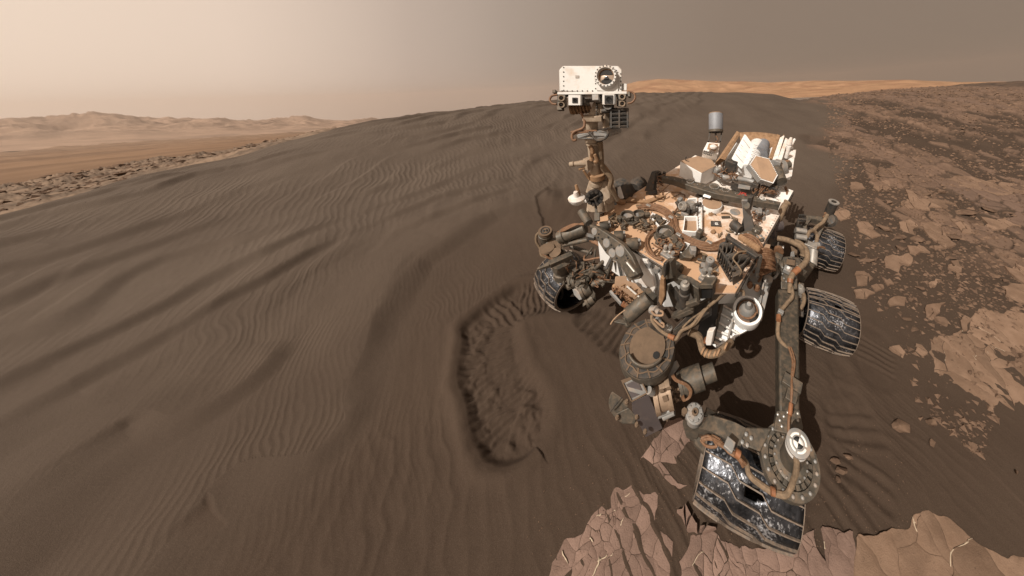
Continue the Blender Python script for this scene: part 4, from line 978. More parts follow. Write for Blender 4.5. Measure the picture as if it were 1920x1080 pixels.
for i in range(6): b.cyl(Q(c1, 312 + i * 20, 357 - i * 2, 1.68), Q(c1, 318 + i * 20, 356 - i * 2, 1.68), .032, n=24)
part(b, 'elevation_motor', 'brown_frame', AZJ)
b = M(); b.tube([Q(c1, x, y, 1.64) for x, y in ((365,370), (390,420), (385,470), (330,495), (312,520), (320,550), (340,545))], .008, 8, 5); b.tube([Q(c1, x, y, 1.65) for x, y in ((305,500), (350,488), (400,490), (470,490))], .006, 8, 5); b.tube([Q(c1, x, y, 1.65) for x, y in ((318,515), (340,505), (420,498))], .006, 8, 5); part(b, 'cable', 'copper_cable', AZJ)
b = M(); b.tube([Q(c1, x, y, 1.63) for x, y in ((430,505), (470,550), (520,540), (540,510), (535,490))], .007, 8, 5); b.tube([Q(c1, x, y, 1.64) for x, y in ((420,500), (450,530))], .008, 8, 4); part(b, 'cable', 'grey_dark', AZJ)
# head: white box turned to the camera
hd = 1.58
hbk = -nrm(ray(*c1(430, 170)) * np.array([1, 1, 0])) * -.24
b = M(); b.prism([Q(c1, x, y, hd) for x, y in ((232,241), (230,105), (255,79), (604,79), (629,104), (629,250))], hbk); HEAD = part(b, 'camera_head', 'white_head', MAST, .006)
b = M(); b.prism([Q(c1, x, y, hd - .012) for x, y in ((218,246), (458,240), (458,256), (660,256), (660,240), (640,238), (640,258), (218,262))][:2] + [Q(c1, x, y, hd - .012) for x, y in ((660,240), (660,258), (218,262))], hbk * 1.05); part(b, 'base_plate', 'white_head', HEAD, .003)
b = M(); b.prism([Q(c1, x, y, hd + .02) for x, y in ((629,190), (660,192), (660,236), (629,236))], hbk * .6); part(b, 'side_box', 'white_head', HEAD, .003)
lo_, fwd = Q(c1, 537, 158, hd), -W2C[1]; s = hd / FPX / 3.375
b = M(); b.lathe(lo_ - fwd * .01, fwd * .050, [(70 * s, 0), (70 * s, .85), (66 * s, 1), (54 * s, 1), (50 * s, .7), (50 * s, .35)], 44); RING = part(b, 'lens_ring', 'white_head', HEAD)
b = M(); b.prism([Q(c1, x, y, hd - .008) for x, y in ((470,165), (468,236), (606,250), (606,165))], hbk * .05); part(b, 'lens_housing', 'white_head', HEAD, .004)
b = M(); b.lathe(lo_ + fwd * .008, fwd * .014, [(0, 0), (51 * s, 0), (51 * s, 1), (47 * s, 1), (46 * s, .3), (0, .3)], 40); part(b, 'lens_bezel', 'brown_frame', RING)
b = M(); b.lathe(lo_ + fwd * .013, fwd * .004, [(0, 0), (47 * s, 0), (40 * s, .5), (0, 1)], 36); part(b, 'window_glass', 'glass_window', HEAD)
yh = np.array([0, 0, 1.0]); yh = nrm(yh - fwd * (yh @ fwd)); xh = np.cross(yh, fwd)
if pix(lo_ + xh)[0] < pix(lo_)[0]: xh = -xh
g = lo_ + fwd * .0178
b = M(); b.lathe(g - yh * 2 * s, fwd * .002, [(0, 0), (10 * s, 0), (0, 1)], 20); b.prism([g + xh * x * s + yh * y * s for x, y in ((-13,-2), (13,-2), (16,-20), (-16,-20))], fwd * .001); b.prism([g + xh * x * s + yh * y * s for x, y in ((-30,-18), (-16,-10), (16,-10), (30,-18), (38,-28), (20,-42), (0,-46), (-20,-42), (-38,-28))], fwd * .001); b.prism([g + xh * x * s + yh * y * s for x, y in ((-40,14), (40,14), (34,32), (14,44), (-14,44), (-34,32))], fwd * .001); part(b, 'window_reflection', 'glass_dark', HEAD)  # dark silhouettes laid on the window as a modelled reflection
rv = [lo_ + fwd * .040 + (xh * math.cos(a) + yh * math.sin(a)) * 62 * s for a in np.linspace(0, 2 * math.pi, 19)[:-1]]
rv += [Q(c1, 260, 90 + i * 29, hd) for i in range(6)] + [Q(c1, 620, 130 + i * 24, hd) for i in range(5)] + [Q(c1, 250 + i * 32, 238, hd - .012) for i in range(7)] + [Q(c1, 462, 160 + i * 32, hd) for i in range(3)] + [lo_ + fwd * .01 + (xh * math.cos(a) + yh * math.sin(a)) * 74 * s for a in np.linspace(.6, 3.4, 9)]
rivets('screw', rv, .0042, 'grey_dark', HEAD, .004, fwd)
b = M(); b.prism([Q(c1, x, y, hd - .002) for x, y in ((334,139), (357,139), (357,156), (334,156))], fwd * .001); part(b, 'square_tag', 'grey_light', HEAD)
b = M(); b.prism([Q(c1, x, y, hd + .03) for x, y in ((205,258), (690,258), (690,268), (640,275), (230,275))], hbk * .8); part(b, 'camera_bar', 'grey_dark', HEAD, .003)
for x, y, w, hh in ((330,297,41,33), (545,292,40,33)):
    k = M(); k.prism([Q(c1, x + a * w, y + c * hh, hd - .03) for a, c in ((-1,-1), (1,-1), (1,1), (-1,1))], hbk * .5); MC = part(k, 'mast_camera', 'white_head', HEAD, .003)
    q = Q(c1, x, y, hd - .034); f_ = nrm(CAM - q); ss = 17 if x < 400 else 27
    k = M(); k.prism([Q(c1, x + a * ss, y + c * ss, hd - .0325) for a, c in ((-1,-1), (1,-1), (1,1), (-1,1))], f_ * .002); part(k, 'lens', 'glass_dark', MC)
    k = M(); k.lathe(q + f_ * .001, f_ * .006, [(ss * .62 * s, 0), (ss * .62 * s, 1), (ss * .5 * s, 1), (ss * .45 * s, .4), (0, .4)], 22); part(k, 'lens_barrel', 'black_part', MC)
    k = M(); k.prism([Q(c1, x + a * w, y + c * hh, hd - .031) for a, c in ((.85,-1), (1.18,-.9), (1.18,1), (.85,1))], hbk * .4); part(k, 'camera_bracket', 'grey_dark', MC, .002)
for x, y in ((245,283), (245,325), (630,275), (630,318)):
    k = M(); k.prism([Q(c1, x + a * 27, y + c * 20, hd - .012) for a, c in ((-1,-1), (1,-1), (1,1), (-1,1))], hbk * .35); NC = part(k, 'navigation_camera', 'grey_anodised', HEAD, .004)
    q = Q(c1, x, y, hd - .015); f_ = nrm(CAM - q); k = M(); k.lathe(q, f_ * .022, [(18 * s, 0), (18 * s, 1), (14 * s, 1), (12 * s, .5), (0, .45)], 22); LB = part(k, 'lens_barrel', 'mast_tan', NC)
    k = M(); k.lathe(q + f_ * .009, f_ * .006, [(0, 0), (12.5 * s, 0), (8 * s, .7), (0, 1)], 20); part(k, 'lens', 'glass_dark', NC)
for q in (((220,262), (185,270), (172,295), (188,318), (215,322)), ((665,240), (700,250), (712,280), (695,308), (665,318))):
    k = M(); k.tube([Q(c1, x, y, hd - .01) for x, y in q], .006, 8, 6); part(k, 'cable', 'copper_cable', HEAD)
for x, y, a_, b_ in ((205,245,.010,.010), (240,350,.016,.012), (675,262,.008,.016)): part(M().box(Q(c1, x, y, hd), xh * a_, fwd * .015, yh * b_), 'fitting', 'grey_anodised', HEAD, .003)
k = M(); k.box(Q(c1, 425, 280, hd + .05), xh * .03, fwd * .04, yh * .018); k.box(Q(c1, 390, 300, hd + .06), xh * .02, fwd * .04, yh * .025); k.box(Q(c1, 470, 285, hd + .02), xh * .02, fwd * .03, yh * .02); part(k, 'head_mount', 'grey_light', HEAD, .004)
# slatted heat sink below the right-hand camera
k = M(); k.prism([Q(c1, x, y, hd + .02) for x, y in ((552,356), (672,350), (670,472), (556,478))], hbk * .5); SK = part(k, 'electronics_pod', 'black_part', HEAD, .003)
for y in (358, 386, 412, 440, 466): k = M(); k.bar(Q(c1, 553, y, hd + .012), Q(c1, 671, y - 4, hd + .012), .013, .013); part(k, 'slat', 'grey_dark', SK, .001)
for x in (560, 612, 664): k = M(); k.bar(Q(c1, x, 356, hd + .008), Q(c1, x, 474, hd + .008), .010, .010); part(k, 'slat', 'grey_dark', SK, .001)
k = M(); k.cyl(Q(c1, 500, 366, hd + .03), Q(c1, 600, 358, hd + .03), .014, n=12); k.lathe(Q(c1, 548, 335, hd + .02), fwd * .03, [(0, 0), (32 * s, 0), (32 * s, 1), (22 * s, 1), (0, .6)], 22); part(k, 'pod_mount', 'grey_dark', HEAD, .002)

# cream dish, cable reel and brackets at the mast foot
o = Q(c1, 345, 945, 1.98); k = M(); k.lathe(o, UP * .13, [(0, 0), (.040, .02), (.056, .22), (.058, .34), (.048, .38), (.022, .45), (.014, .75), (0, .77)], 30); DS = part(k, 'low_gain_antenna', 'white_dusty')
k = M(); k.tube([Q(c1, 355, 895, 1.97), Q(c1, 345, 860, 1.95), Q(c1, 337, 832, 1.94)], [.016,.012,.010], 8); part(k, 'antenna_tip', 'brown_frame', DS)
k = M(); k.bar(Q(c1, 365, 940, 1.98), Q(c1, 410, 930, 1.97), .03, .02); part(k, 'antenna_arm', 'white_dusty', DS, .003)
q = Q(c1, 455, 908, 1.84); f_ = nrm(CAM - q - UP * .6); k = M(); s2 = 1.84 / FPX / 3.375
k.lathe(q, f_ * .03, [(0, 0), (52 * s2, 0), (54 * s2, .5), (50 * s2, 1), (30 * s2, 1), (26 * s2, .4), (0, .4)], 30); RL = part(k, 'sun_sensor_ring', 'black_part')
xa = nrm(np.cross(f_, UP)); ya = np.cross(f_, xa)
k = M()
for a in np.linspace(0, 2 * math.pi, 11)[:-1]: k.cyl(q + f_ * .02 + (xa * math.cos(a) + ya * math.sin(a)) * 42 * s2, q + f_ * .045 + (xa * math.cos(a) + ya * math.sin(a)) * 42 * s2, .010, n=10)
for a in (.4, 1.9, 3.6): k.bar(q + f_ * .03, q + f_ * .03 + (xa * math.cos(a) + ya * math.sin(a)) * 46 * s2, .012, .01)
part(k, 'spoke', 'grey_dark', RL)
k = M(); k.bar(Q(c1, 462, 960, 1.86), Q(c1, 470, 1060, 1.80), .018, .018); k.bar(Q(c1, 472, 1010, 1.82), Q(c1, 472, 1062, 1.80), .035, .03); part(k, 'reel_post', 'grey_anodised', RL, .003)
k = M(); k.cyl(Q(c1, 372, 1000, 1.92), Q(c1, 420, 1075, 1.86), .03, n=18); part(k, 'camera_tube', 'grey_anodised', bevel=.003)
k = M(); k.prism([Q(c1, x, y, 2.32) for x, y in ((755,910), (815,750), (840,745), (825,905))], -FW * .02); k.prism([Q(c1, x, y, 2.35) for x, y in ((808,912), (818,770), (843,750), (838,890))], LF * .015); k.bar(Q(c1, 730, 905, 2.3), Q(c1, 850, 880, 2.3), .05, .03); part(k, 'rear_mount', 'grey_dark', bevel=.003)
k = M(); k.lathe(Q(c1, 585, 910, 2.2), Q(c1, 650, 850, 2.3) - Q(c1, 585, 910, 2.2), [(0, 0), (.11, 0), (.11, .3), (.10, .32), (.11, .5), (.11, .7), (.10, .72), (.10, 1), (0, 1)], 24); part(k, 'motor_housing', 'grey_dark')
k = M(); k.lathe(Q(c1, 705, 860, 2.4), Q(c1, 750, 820, 2.5) - Q(c1, 705, 860, 2.4), [(0, 0), (.06, 0), (.08, .4), (.07, 1), (0, 1)], 20); k.box(Q(c1, 650, 930, 2.25), LF * .05, FW * .06, UP * .03); part(k, 'motor_housing', 'grey_dark', bevel=.004)
k = M(); k.tube([Q(c1, x, y, d) for x, y, d in ((505,715,1.88), (550,780,1.95), (560,860,2.02), (600,930,2.08), (640,945,2.14))], .024, 8, 5); part(k, 'cable_duct', 'brown_frame')
k = M(); k.prism([Q(c1, x, y, 2.12) for x, y in ((600,850), (612,842), (636,918), (604,922))], -FW * .01); part(k, 'white_fin', 'white_dusty')
k = M(); k.prism(pts_at(c1, DK + .02, (600,930), (680,935), (800,945), (900,900), (870,895), (770,930), (680,905)), -UP * .016); part(k, 'deck_strip', 'brown_frame', bevel=.003)
clutter(c1, (840,780,900,860), 12, 'grey_dark', .09, cable='copper_cable')
# ------------------------------------------------------------------ wheels
def r1(x, y): return 990 + x / 6, 400 + y / 6
def r2(x, y): return 1130 + x / 6.75, 460 + y / 6.75
def r3(x, y): return 1200 + x / 5.4, 500 + y / 5.4
def r4(x, y): return 1130 + x / 5.4, 640 + y / 5.4
def r5(x, y): return 1430 + x / 6.75, 380 + y / 6.75
_cl = {}
def wheel(c, axle, R, Wd, phase0, holes=(), sx=1, drive=True, ncl=24):
    axle = nrm(axle); fx = nrm(np.cross(UP, axle)); uz = np.cross(axle, fx); base = np.array(ROOT.location)
    def wp(a, t, r): return c + axle * t + (fx * math.cos(a) + uz * math.sin(a)) * r
    na, nw = 96, 16
    crown = lambda t: R - .020 * (2 * abs(t) / Wd) ** 2.6
    b = M(); vs = []
    for i in range(na):
        for j in range(nw + 1):
            t = (j / nw - .5) * Wd; vs.append(wp(2 * math.pi * i / na, t, crown(t)))
    fs = []
    for i in range(na):
        for j in range(nw):
            if (i, j) in holes: continue
            fs.append((i * (nw + 1) + j, i * (nw + 1) + j + 1, ((i + 1) % na) * (nw + 1) + j + 1, ((i + 1) % na) * (nw + 1) + j))
    b.add(vs, fs)
    w = b.done('wheel', 'wheel_skin', ROOT, solid=.006, angle=50)
    for s_ in (-1, 1):
        k = M(); r0 = crown(Wd / 2); k.lathe(c + axle * (s_ * Wd / 2), axle * s_ * .012, [(r0 - .016, -1), (r0 - .016, 0.4), (r0 + .002, 0.4), (r0 + .002, -1)], 72); k.done('wheel_rim', 'wheel_cleat', w)
    k = M(); k.lathe(c - axle * Wd * .12, axle * Wd * .3, [(0, 0), (.055, 0), (.075, .4), (.06, 1), (0, 1)], 26); k.done('hub', 'grey_dark', w)
    for i in range(5):
        a = 2 * math.pi * i / 5 + phase0; k = M()
        k.tube([wp(a, -.02, .06), wp(a + .35, -.01, R * .45), wp(a + .5, .0, R * .75), wp(a + .45, 0, R - .01)], .012, 8, 4); k.done('spoke', 'grey_dark', w)
    # zig-zag cleats: one mesh shared by the 24 of this wheel, turned about the axle
    st = 2 * math.pi / ncl
    prof = [(0, 0), (.27, .10), (.37, .70), (.60, .80), (.70, 1.40), (1.0, 1.50)]
    k = M(); A_, B_, C_, D_ = [], [], [], []
    P_ = []
    for (t0, a0), (t1, a1) in zip(prof[:-1], prof[1:]):
        for q in range(4): P_.append((t0 + (t1 - t0) * q / 4, a0 + (a1 - a0) * q / 4))
    P_.append(prof[-1])
    wA = .0036 / R
    for t_, a_ in P_:
        t = (t_ - .5) * Wd * .995 * sx; a = a_ * st; rr = crown(t)
        A_.append(wp(a - wA, t, rr - .002)); B_.append(wp(a - wA * .8, t, rr + .012)); C_.append(wp(a + wA * .8, t, rr + .012)); D_.append(wp(a + wA, t, rr - .002))
    n = len(P_); k.add(A_ + B_ + C_ + D_, [(i + o, i + 1 + o, i + 1 + o + n, i + o + n) for i in range(n - 1) for o in (0, n, 2 * n)] + [(0, n, 2 * n, 3 * n), (n - 1, 2 * n - 1, 3 * n - 1, 4 * n - 1)])
    # the shared mesh is stored about the wheel centre
    k.v = [v - c + base for v in k.v]
    first = k.done('cleat', 'wheel_cleat', w)
    for i in range(ncl):
        o = first if i == 0 else first.copy()
        if i: COL.objects.link(o); o.parent = w
        o.location = Vector(c - base); o.rotation_mode = 'AXIS_ANGLE'; o.rotation_axis_angle = (phase0 + i * st, *(-axle))
    return w, wp, crown
def hole_cells(a0, a1, j0, j1, na=96): return {(int(i) % na, j) for i in range(a0, a1) for j in range(j0, j1)}
# angle runs from the backward direction (0) over the top
SLf = set()
W_FL = D(1400, 888, .25)
def ang_of(w, wp_, px, py, R, t):
    best = None
    for i in range(96):
        q = wp_(2 * math.pi * (i + .5) / 96, t, R)
        d = np.hypot(*(pix(q)[:2] - (px, py)))
        # nearest to the camera of the two
        d += 25 * pix(q)[2]
        if best is None or d < best[0]: best = (d, i)
    return best[1]
def wheel_frame(c, axle):
    axle = nrm(axle); fx = nrm(np.cross(UP, axle)); uz = np.cross(axle, fx)
    return lambda a, t, r: c + axle * t + (fx * math.cos(a) + uz * math.sin(a)) * r
AX = nrm(LF - FW * .26)
f_ = wheel_frame(W_FL, AX)
i1 = ang_of(None, f_, 1405, 925, .27, 0.0)
fl_h = {(i1, 7), (i1, 8), (i1, 9), (i1 + 1, 8), (i1 + 1, 9), (i1 + 2, 7), (i1 + 2, 8), (i1 - 1, 8), (i1 + 1, 7)}
wheel(W_FL, AX, .208, .51, .10, fl_h, ncl=20)
AXL = nrm(LF - FW * .24); W_ML = D(1547, 600, .245); f_ = wheel_frame(W_ML, AXL)
i2 = ang_of(None, f_, 1560, 555, .27, 0)
ml_h = set()
for off, js in ((1, (2, 3, 5, 6, 9, 10, 14)), (4, (2, 5, 8, 9, 14))):
    for j in js: ml_h.add(((i2 + off) % 96, j))
    for j in js:
        if off == 4: ml_h.add(((i2 + off + 1) % 96, j))
wheel(W_ML, AXL, .224, .395, .02, ml_h)
wheel(D(1537, 464, .23), AXL, .23, .40, .07)
FRc = D(1062, 524, .24); ax_fr = nrm(LF + FW * .10 + UP * .02)
wheel(FRc, ax_fr, .222, .34, .04, drive=False)
part(M().cyl(FRc - ax_fr * .16, FRc - ax_fr * .15, .20, n=40), 'wheel_web', 'black_part')
# odometry strips on the middle wheel
f_ = wheel_frame(W_ML, AXL)
for off in (0.0, 2.6, 6.4):
    a = 2 * math.pi * (i2 + off) / 96; k = M(); k.tube([f_(a, (j / 16 - .5) *   .395, .224 - .020 * (2 * abs(j / 16 - .5)) ** 2.6 + .003) for j in range(17)], .004, 6); part(k, 'strip_edge', 'wheel_cleat')

# ------------------------------------------------------------------ right front suspension (left of the picture)
def T(cf, *xyh): return pts_h(cf, *xyh)
def plate(cf, xyh, vec, name, m='grey_anodised', parent=None, bevel=.004): return part(M().prism(T(cf, *xyh), vec), name, m, parent, bevel)
a, c_ = T(r1, (350,275,.78), (650,165,.86)); k = M(); k.lathe(a, c_ - a, [(0, 0), (.052, 0), (.052, .12), (.06, .13), (.06, .2), (.052, .22), (.052, .97), (.045, 1), (0, 1)], 26); ROC = part(k, 'rocker_tube', 'grey_anodised')
k = M()
for i in range(5): k.tube(T(r1, (330 + 8 * i, 215 - 6 * i, .82), (420, 190 - 8 * i, .88), (520, 140 - 5 * i, .92), (630, 105 + 6 * i, .93)), .006, 6, 5)
part(k, 'cable_harness', 'copper_cable', ROC)
a = D(*r1(215, 320), .66); c_ = D(*r1(195, 215), .80); k = M(); k.lathe(a, c_ - a, [(0, 0), (.05, 0), (.05, .78), (.055, .8), (.055, .86), (.046, .88), (.052, .9), (.052, 1), (0, 1)], 28); ST = part(k, 'steering_motor', 'grey_anodised')
k = M(); k.lathe(c_, (c_ - a) * .17, [(0, 0), (.05, 0), (.05, 1), (0, 1)], 28); part(k, 'motor_cap', 'dusty_brown', ST)
target_mark(c_ + (c_ - a) * .17, .034, ST, n=c_ - a, m='mark_black', name='target_mark')
pl = plate(r1, [(160,375,.70), (230,300,.72), (305,265,.74), (330,290,.74), (385,400,.70), (330,410,.68), (250,440,.67), (180,440,.67), (150,415,.68)], -UP * .05, 'steering_bracket')
k = M()
for i in range(9):
    for j in range(6):
        x, y = 232 + i * 15 + j * 3, 300 + j * 15 + i * 3
        if y < 270 + (x - 230) * .1 + 10 or x > 375 or (x < 250 and y < 300): continue
        p = D(*r1(x, y), .722 - .0004 * (j * 8)); k.lathe(p, UP * .004, [(0, 0), (.010, 0), (.007, 1), (0, 1)], 8)
o = part(k, 'bracket_stud', 'dusty_brown', pl); o['kind'] = 'stuff'
o = D(*r1(215, 400), .715); part(M().lathe(o, UP * .012, [(0, 0), (.06, 0), (.055, 1), (0, 1)], 26), 'bracket_cap', 'dusty_brown', pl)
plate(r1, [(270,440,.68), (350,410,.70), (400,440,.68), (430,475,.66), (360,520,.62), (280,490,.64)], -UP * .06, 'steering_bracket')
plate(r1, [(310,285,.74), (335,285,.74), (440,455,.68), (420,470,.68)], -UP * .06, 'bracket_arm')
part(M().cyl(D(*r1(330, 470), .68), D(*r1(305, 440), .72), .035, .045, 20), 'socket', 'dusty_brown')
part(M().bar(D(*r1(240, 575), .70), D(*r1(495, 465), .70), .05, .04), 'guard_bar', 'grey_anodised', bevel=.003)
part(M().bar(D(*r1(105, 630), .68), D(*r1(245, 575), .70), .012, .01, w2=.04, h2=.03), 'guard_tip', 'grey_anodised')
k = M(); k.tube(T(r1, (155,205,.80), (100,240,.78), (95,320,.72), (140,400,.66), (150,470,.62), (210,500,.60)), .010, 8, 6); part(k, 'cable', 'sleeve')
k = M(); k.tube(T(r1, (205,470,.66), (240,500,.64), (290,510,.63)), .012, 8, 4); k.tube(T(r1, (130,410,.66), (160,450,.64), (215,480,.63)), .008, 8, 4); part(k, 'cable', 'copper_cable')
k = M(); k.lathe(*(lambda a, b: (a, b - a))(*T(r1, (370,560,.58), (390,720,.42))), [(0, 0), (.07, 0), (.07, .35), (.055, .4), (.055, .6), (.065, .65), (.065, 1), (0, 1)], 26); part(k, 'wheel_fork', 'grey_anodised')
k = M(); k.cyl(*T(r1, (350,755,.40), (440,745,.42)), .045, n=20); k.cyl(*T(r1, (400,790,.36), (470,800,.36)), .035, n=18); part(k, 'drive_motor', 'grey_anodised', bevel=.003)
# tie rods and struts between wheel and body
rods = [((400,355,.72),(720,285,.80),.020), ((480,372,.62),(720,450,.62),.017), ((440,610,.55),(560,545,.62),.018), ((640,720,.5),(720,645,.6),.022), ((670,770,.48),(740,650,.6),.022), ((600,690,.52),(760,600,.62),.016),
        ((760,620,.62),(900,490,.74),.016), ((770,640,.6),(880,740,.52),.03), ((720,800,.5),(880,745,.54),.026), ((650,735,.5),(860,760,.5),.012), ((890,730,.55),(950,520,.8),.010), ((900,720,.55),(930,500,.82),.008), ((980,540,.8),(1010,700,.62),.012), ((760,400,.7),(740,560,.6),.008), ((700,560,.58),(900,640,.6),.010), ((640,500,.62),(730,380,.72),.008), ((880,760,.52),(980,765,.6),.014), ((800,560,.62),(910,650,.62),.010)]
for p, q, r in rods: part(M().cyl(D(*r1(*p[:2]), p[2]), D(*r1(*q[:2]), q[2]), r, n=12), 'tie_rod', 'grey_anodised')
rr_ = random.Random(9)
k = M()
for i in range(38):
    x, y = rr_.uniform(440, 900), rr_.uniform(560, 830); y = min(y, 560 + (x - 440) * .6 + 160); h = .45 + rr_.uniform(0, .15)
    p = D(*r1(x, y), h)
    if rr_.random() < .5: k.box(p, LF * rr_.uniform(.008, .02), FW * rr_.uniform(.008, .02), UP * rr_.uniform(.006, .016))
    else: k.cyl(p, p + LF * rr_.uniform(-.07, .07) + FW * rr_.uniform(-.05, .05) + UP * rr_.uniform(-.02, .05), rr_.uniform(.008, .018), n=10)
part(k, 'linkage', 'grey_anodised', bevel=.002)['kind'] = 'stuff'
k = M()
for i in range(13):
    x, y = rr_.uniform(420, 900), rr_.uniform(540, 820); k.tube([D(*r1(x + rr_.uniform(-60, 60), y + rr_.uniform(-60, 60)), .55 + rr_.uniform(-.05, .1)) for _ in range(4)], rr_.uniform(.0025, .005), 6, 4)
k.tube(T(r1, (640,480,.66), (640,525,.66), (760,505,.68), (870,490,.7)), .008, 8, 5); k.tube(T(r1, (700,300,.8), (790,340,.8), (860,430,.75), (880,500,.7)), .014, 8, 5); k.tube(T(r1, (720,320,.8), (800,360,.8), (880,450,.75)), .010, 8, 5); k.tube(T(r1, (900,500,.7), (905,600,.62), (930,660,.6), (970,690,.6)), .014, 8, 5)
part(k, 'cable_harness', 'copper_cable')
plate(r1, [(660,215,.86), (760,240,.86), (740,285,.84), (650,260,.84)], -UP * .05, 'hinge_block', 'grey_dark')
plate(r1, [(440,290,.74), (640,235,.82), (650,250,.8), (500,320,.72)], -UP * .012, 'gusset')
plate(r1, [(575,545,.60), (635,540,.62), (635,660,.55), (580,675,.52)], -UP * .05, 'actuator_box')
# paired barrels (camera-like) facing down-left
for (x0, y0, x1, y1, r, h) in ((560,760,500,770,.05,.50), (700,830,590,890,.058,.46), (640,790,560,850,.05,.48), (735,950,660,1000,.045,.38), (560,720,545,740,.05,.52)):
    a, c_ = T(r1, (x0, y0, h + .02), (x1, y1, h)); k = M(); k.lathe(a, c_ - a, [(0, 0), (r, 0), (r, .7), (r * 1.12, .72), (r * 1.12, 1), (r * .8, 1), (r * .75, .85), (0, .85)], 22); part(k, 'barrel', 'grey_anodised')
plate(r1, [(520,830,.47), (560,840,.48), (620,900,.46), (630,950,.43), (600,960,.42), (540,900,.44)], -FW * -.02, 'barrel_face', 'grey_light')
plate(r1, [(590,870,.47), (700,820,.5), (760,900,.48), (740,960,.42), (660,1010,.38)], -UP * .08, 'barrel_mount')
plate(r1, [(420,800,.42), (480,780,.44), (500,820,.42), (440,845,.40)], -UP * .03, 'bracket')
part(M().cyl(D(*r1(505, 905), .42), D(*r1(525, 925), .41), .03, .012, 14), 'nozzle', 'grey_anodised'); part(M().cyl(D(*r1(640, 1000), .38), D(*r1(655, 1025), .37), .02, .03, 14), 'nozzle', 'grey_anodised')

# ------------------------------------------------------------------ grey plate with four round ports (front right of the body)
pp = [(480,198), (530,212), (610,262), (725,345), (790,430), (852,572), (840,592), (765,606), (740,560), (700,480), (650,452), (600,405), (545,320), (495,240)]
dep = lambda x, y: D(*c3(x, y), .90)
fr = [P(*c3(x, y), 1.78 - .20 * (x - 480) / 370) for x, y in pp]; pn = nrm(np.cross(fr[2] - fr[0], fr[9] - fr[0])); pn = pn if pn @ (CAM - fr[0]) > 0 else -pn
def on_plate(x, y):
    return plane_hit(*c3(x, y), (fr[1] + fr[5] + fr[9]) / 3 + pn * .002, pnp)
A_ = np.array([p - sum(fr) / len(fr) for p in fr]); pnp = np.linalg.svd(A_)[2][2]; pnp = pnp if pnp @ (CAM - fr[0]) > 0 else -pnp
cen = sum(fr) / len(fr); fr2 = [plane_hit(*c3(x, y), cen, pnp) for x, y in pp]
PLT = part(M().prism(fr2, -pnp * .035), 'bit_box_plate', 'grey_anodised', bevel=.005)
for x, y, rx in ((520,246,26), (607,330,32), (705,388,40), (648,402,32)):
    o = plane_hit(*c3(x, y), cen, pnp); k = M(); k.lathe(o, pnp * .004, [(0, 0), (rx / 3.857 * scale_at(o) * 1.05, 0), (rx / 3.857 * scale_at(o), 1), (0, 1)], 32); part(k, 'port_cover', 'grey_light', PLT)
rivets('bolt', [plane_hit(*c3(x, y), cen + pnp * .001, pnp) for x, y in ((495,225), (550,265), (545,290), (620,290), (640,345), (660,370), (600,380), (750,420), (760,440), (745,460), (680,440), (770,470), (790,500), (700,350), (575,300), (800,540))], .007, 'black_part', PLT, .004, pnp)
q = [plane_hit(*c3(x, y), cen + pnp * .03, pnp) for x, y in ((712,478), (755,455), (835,560), (770,590))]; PCV = part(M().prism(q, -pnp * .05), 'plate_cover', 'grey_anodised', PLT, .006)
k = M(); k.bar(plane_hit(*c3(752, 470), cen + pnp * .034, pnp), plane_hit(*c3(808, 538), cen + pnp * .034, pnp), .008, .003, up=pnp); part(k, 'white_edge', 'mark_white', PLT)
for i, (x, y, x2, y2, r) in enumerate(((560,215,622,205,.036), (660,285,728,280,.038), (752,345,835,335,.042))):
    a = plane_hit(*c3(x, y), cen - pnp * .07, pnp); c_ = P(*c3(x2, y2), pix(a)[2] + .015); k = M(); k.lathe(a, c_ - a, [(0, 0), (r, 0), (r, .9), (r * .92, 1), (0, 1)], 26); part(k, 'bit_box', 'grey_anodised')
    k = M(); k.cyl(c_, c_ + (c_ - a) * .25, .018, n=12); k.cyl(c_ + UP * .03, c_ + (c_ - a) * .2 + UP * .03, .012, n=12); part(k, 'knob', 'grey_light')
k = M()
for x, y, x2, y2 in ((690,460,720,590), (640,440,600,520), (855,430,770,370), (860,520,880,420)): k.bar(P(*c3(x, y), 1.9), P(*c3(x2, y2), 1.85), .02, .014)
part(k, 'plate_strut', 'grey_dark', bevel=.002)
# tan connector tray and its harness
TR = plate(r2, [(160,390,.86), (300,380,.90), (310,440,.88), (420,480,.87), (540,610,.80), (450,720,.74), (190,500,.82), (150,480,.83)], -UP * .04, 'connector_tray', 'tan_cover')
for x0, y0, x1, y1 in ((300,545,415,490), (355,590,480,530), (410,640,530,580), (230,520,360,450)): k = M(); k.bar(D(*r2(x0, y0), .865 - .0001 * x0), D(*r2(x1, y1), .875 - .0001 * x1), .008, .008); part(k, 'tray_rib', 'brown_frame', TR)
k = M(); k.bar(D(*r2(305, 517), .865), D(*r2(490, 678), .80), .008, .006); part(k, 'white_edge', 'mark_white', TR)
plate(r2, [(80,580,.70), (110,560,.71), (245,720,.66), (225,740,.65)], -UP * .03, 'tray_guard', 'grey_light')
k = M()
for i in range(11):
    x, y = 140 + i * 24, 520 + i * 23; o = D(*r2(x, y), .78 - .006 * i); k.cyl(o, D(*r2(x + 40, y - 20), .80 - .006 * i), .014, n=12)
part(k, 'connector', 'brown_frame', TR, .002)
k = M()
for i in range(16):
    x, y = 150 + rr_.uniform(0, 240), 0; y = 500 + (x - 130) * .95 + rr_.uniform(-40, 40); k.tube([D(*r2(x + rr_.uniform(-50, 50), y + rr_.uniform(-40, 40)), .78 + rr_.uniform(-.04, .03)) for _ in range(4)], rr_.uniform(.0025, .005), 6, 4)
part(k, 'cable_harness', 'copper_cable')
part(M().cyl(D(*r2(250, 735), .70), D(*r2(305, 770), .68), .018, n=12), 'cable_tape', 'orange_tape')
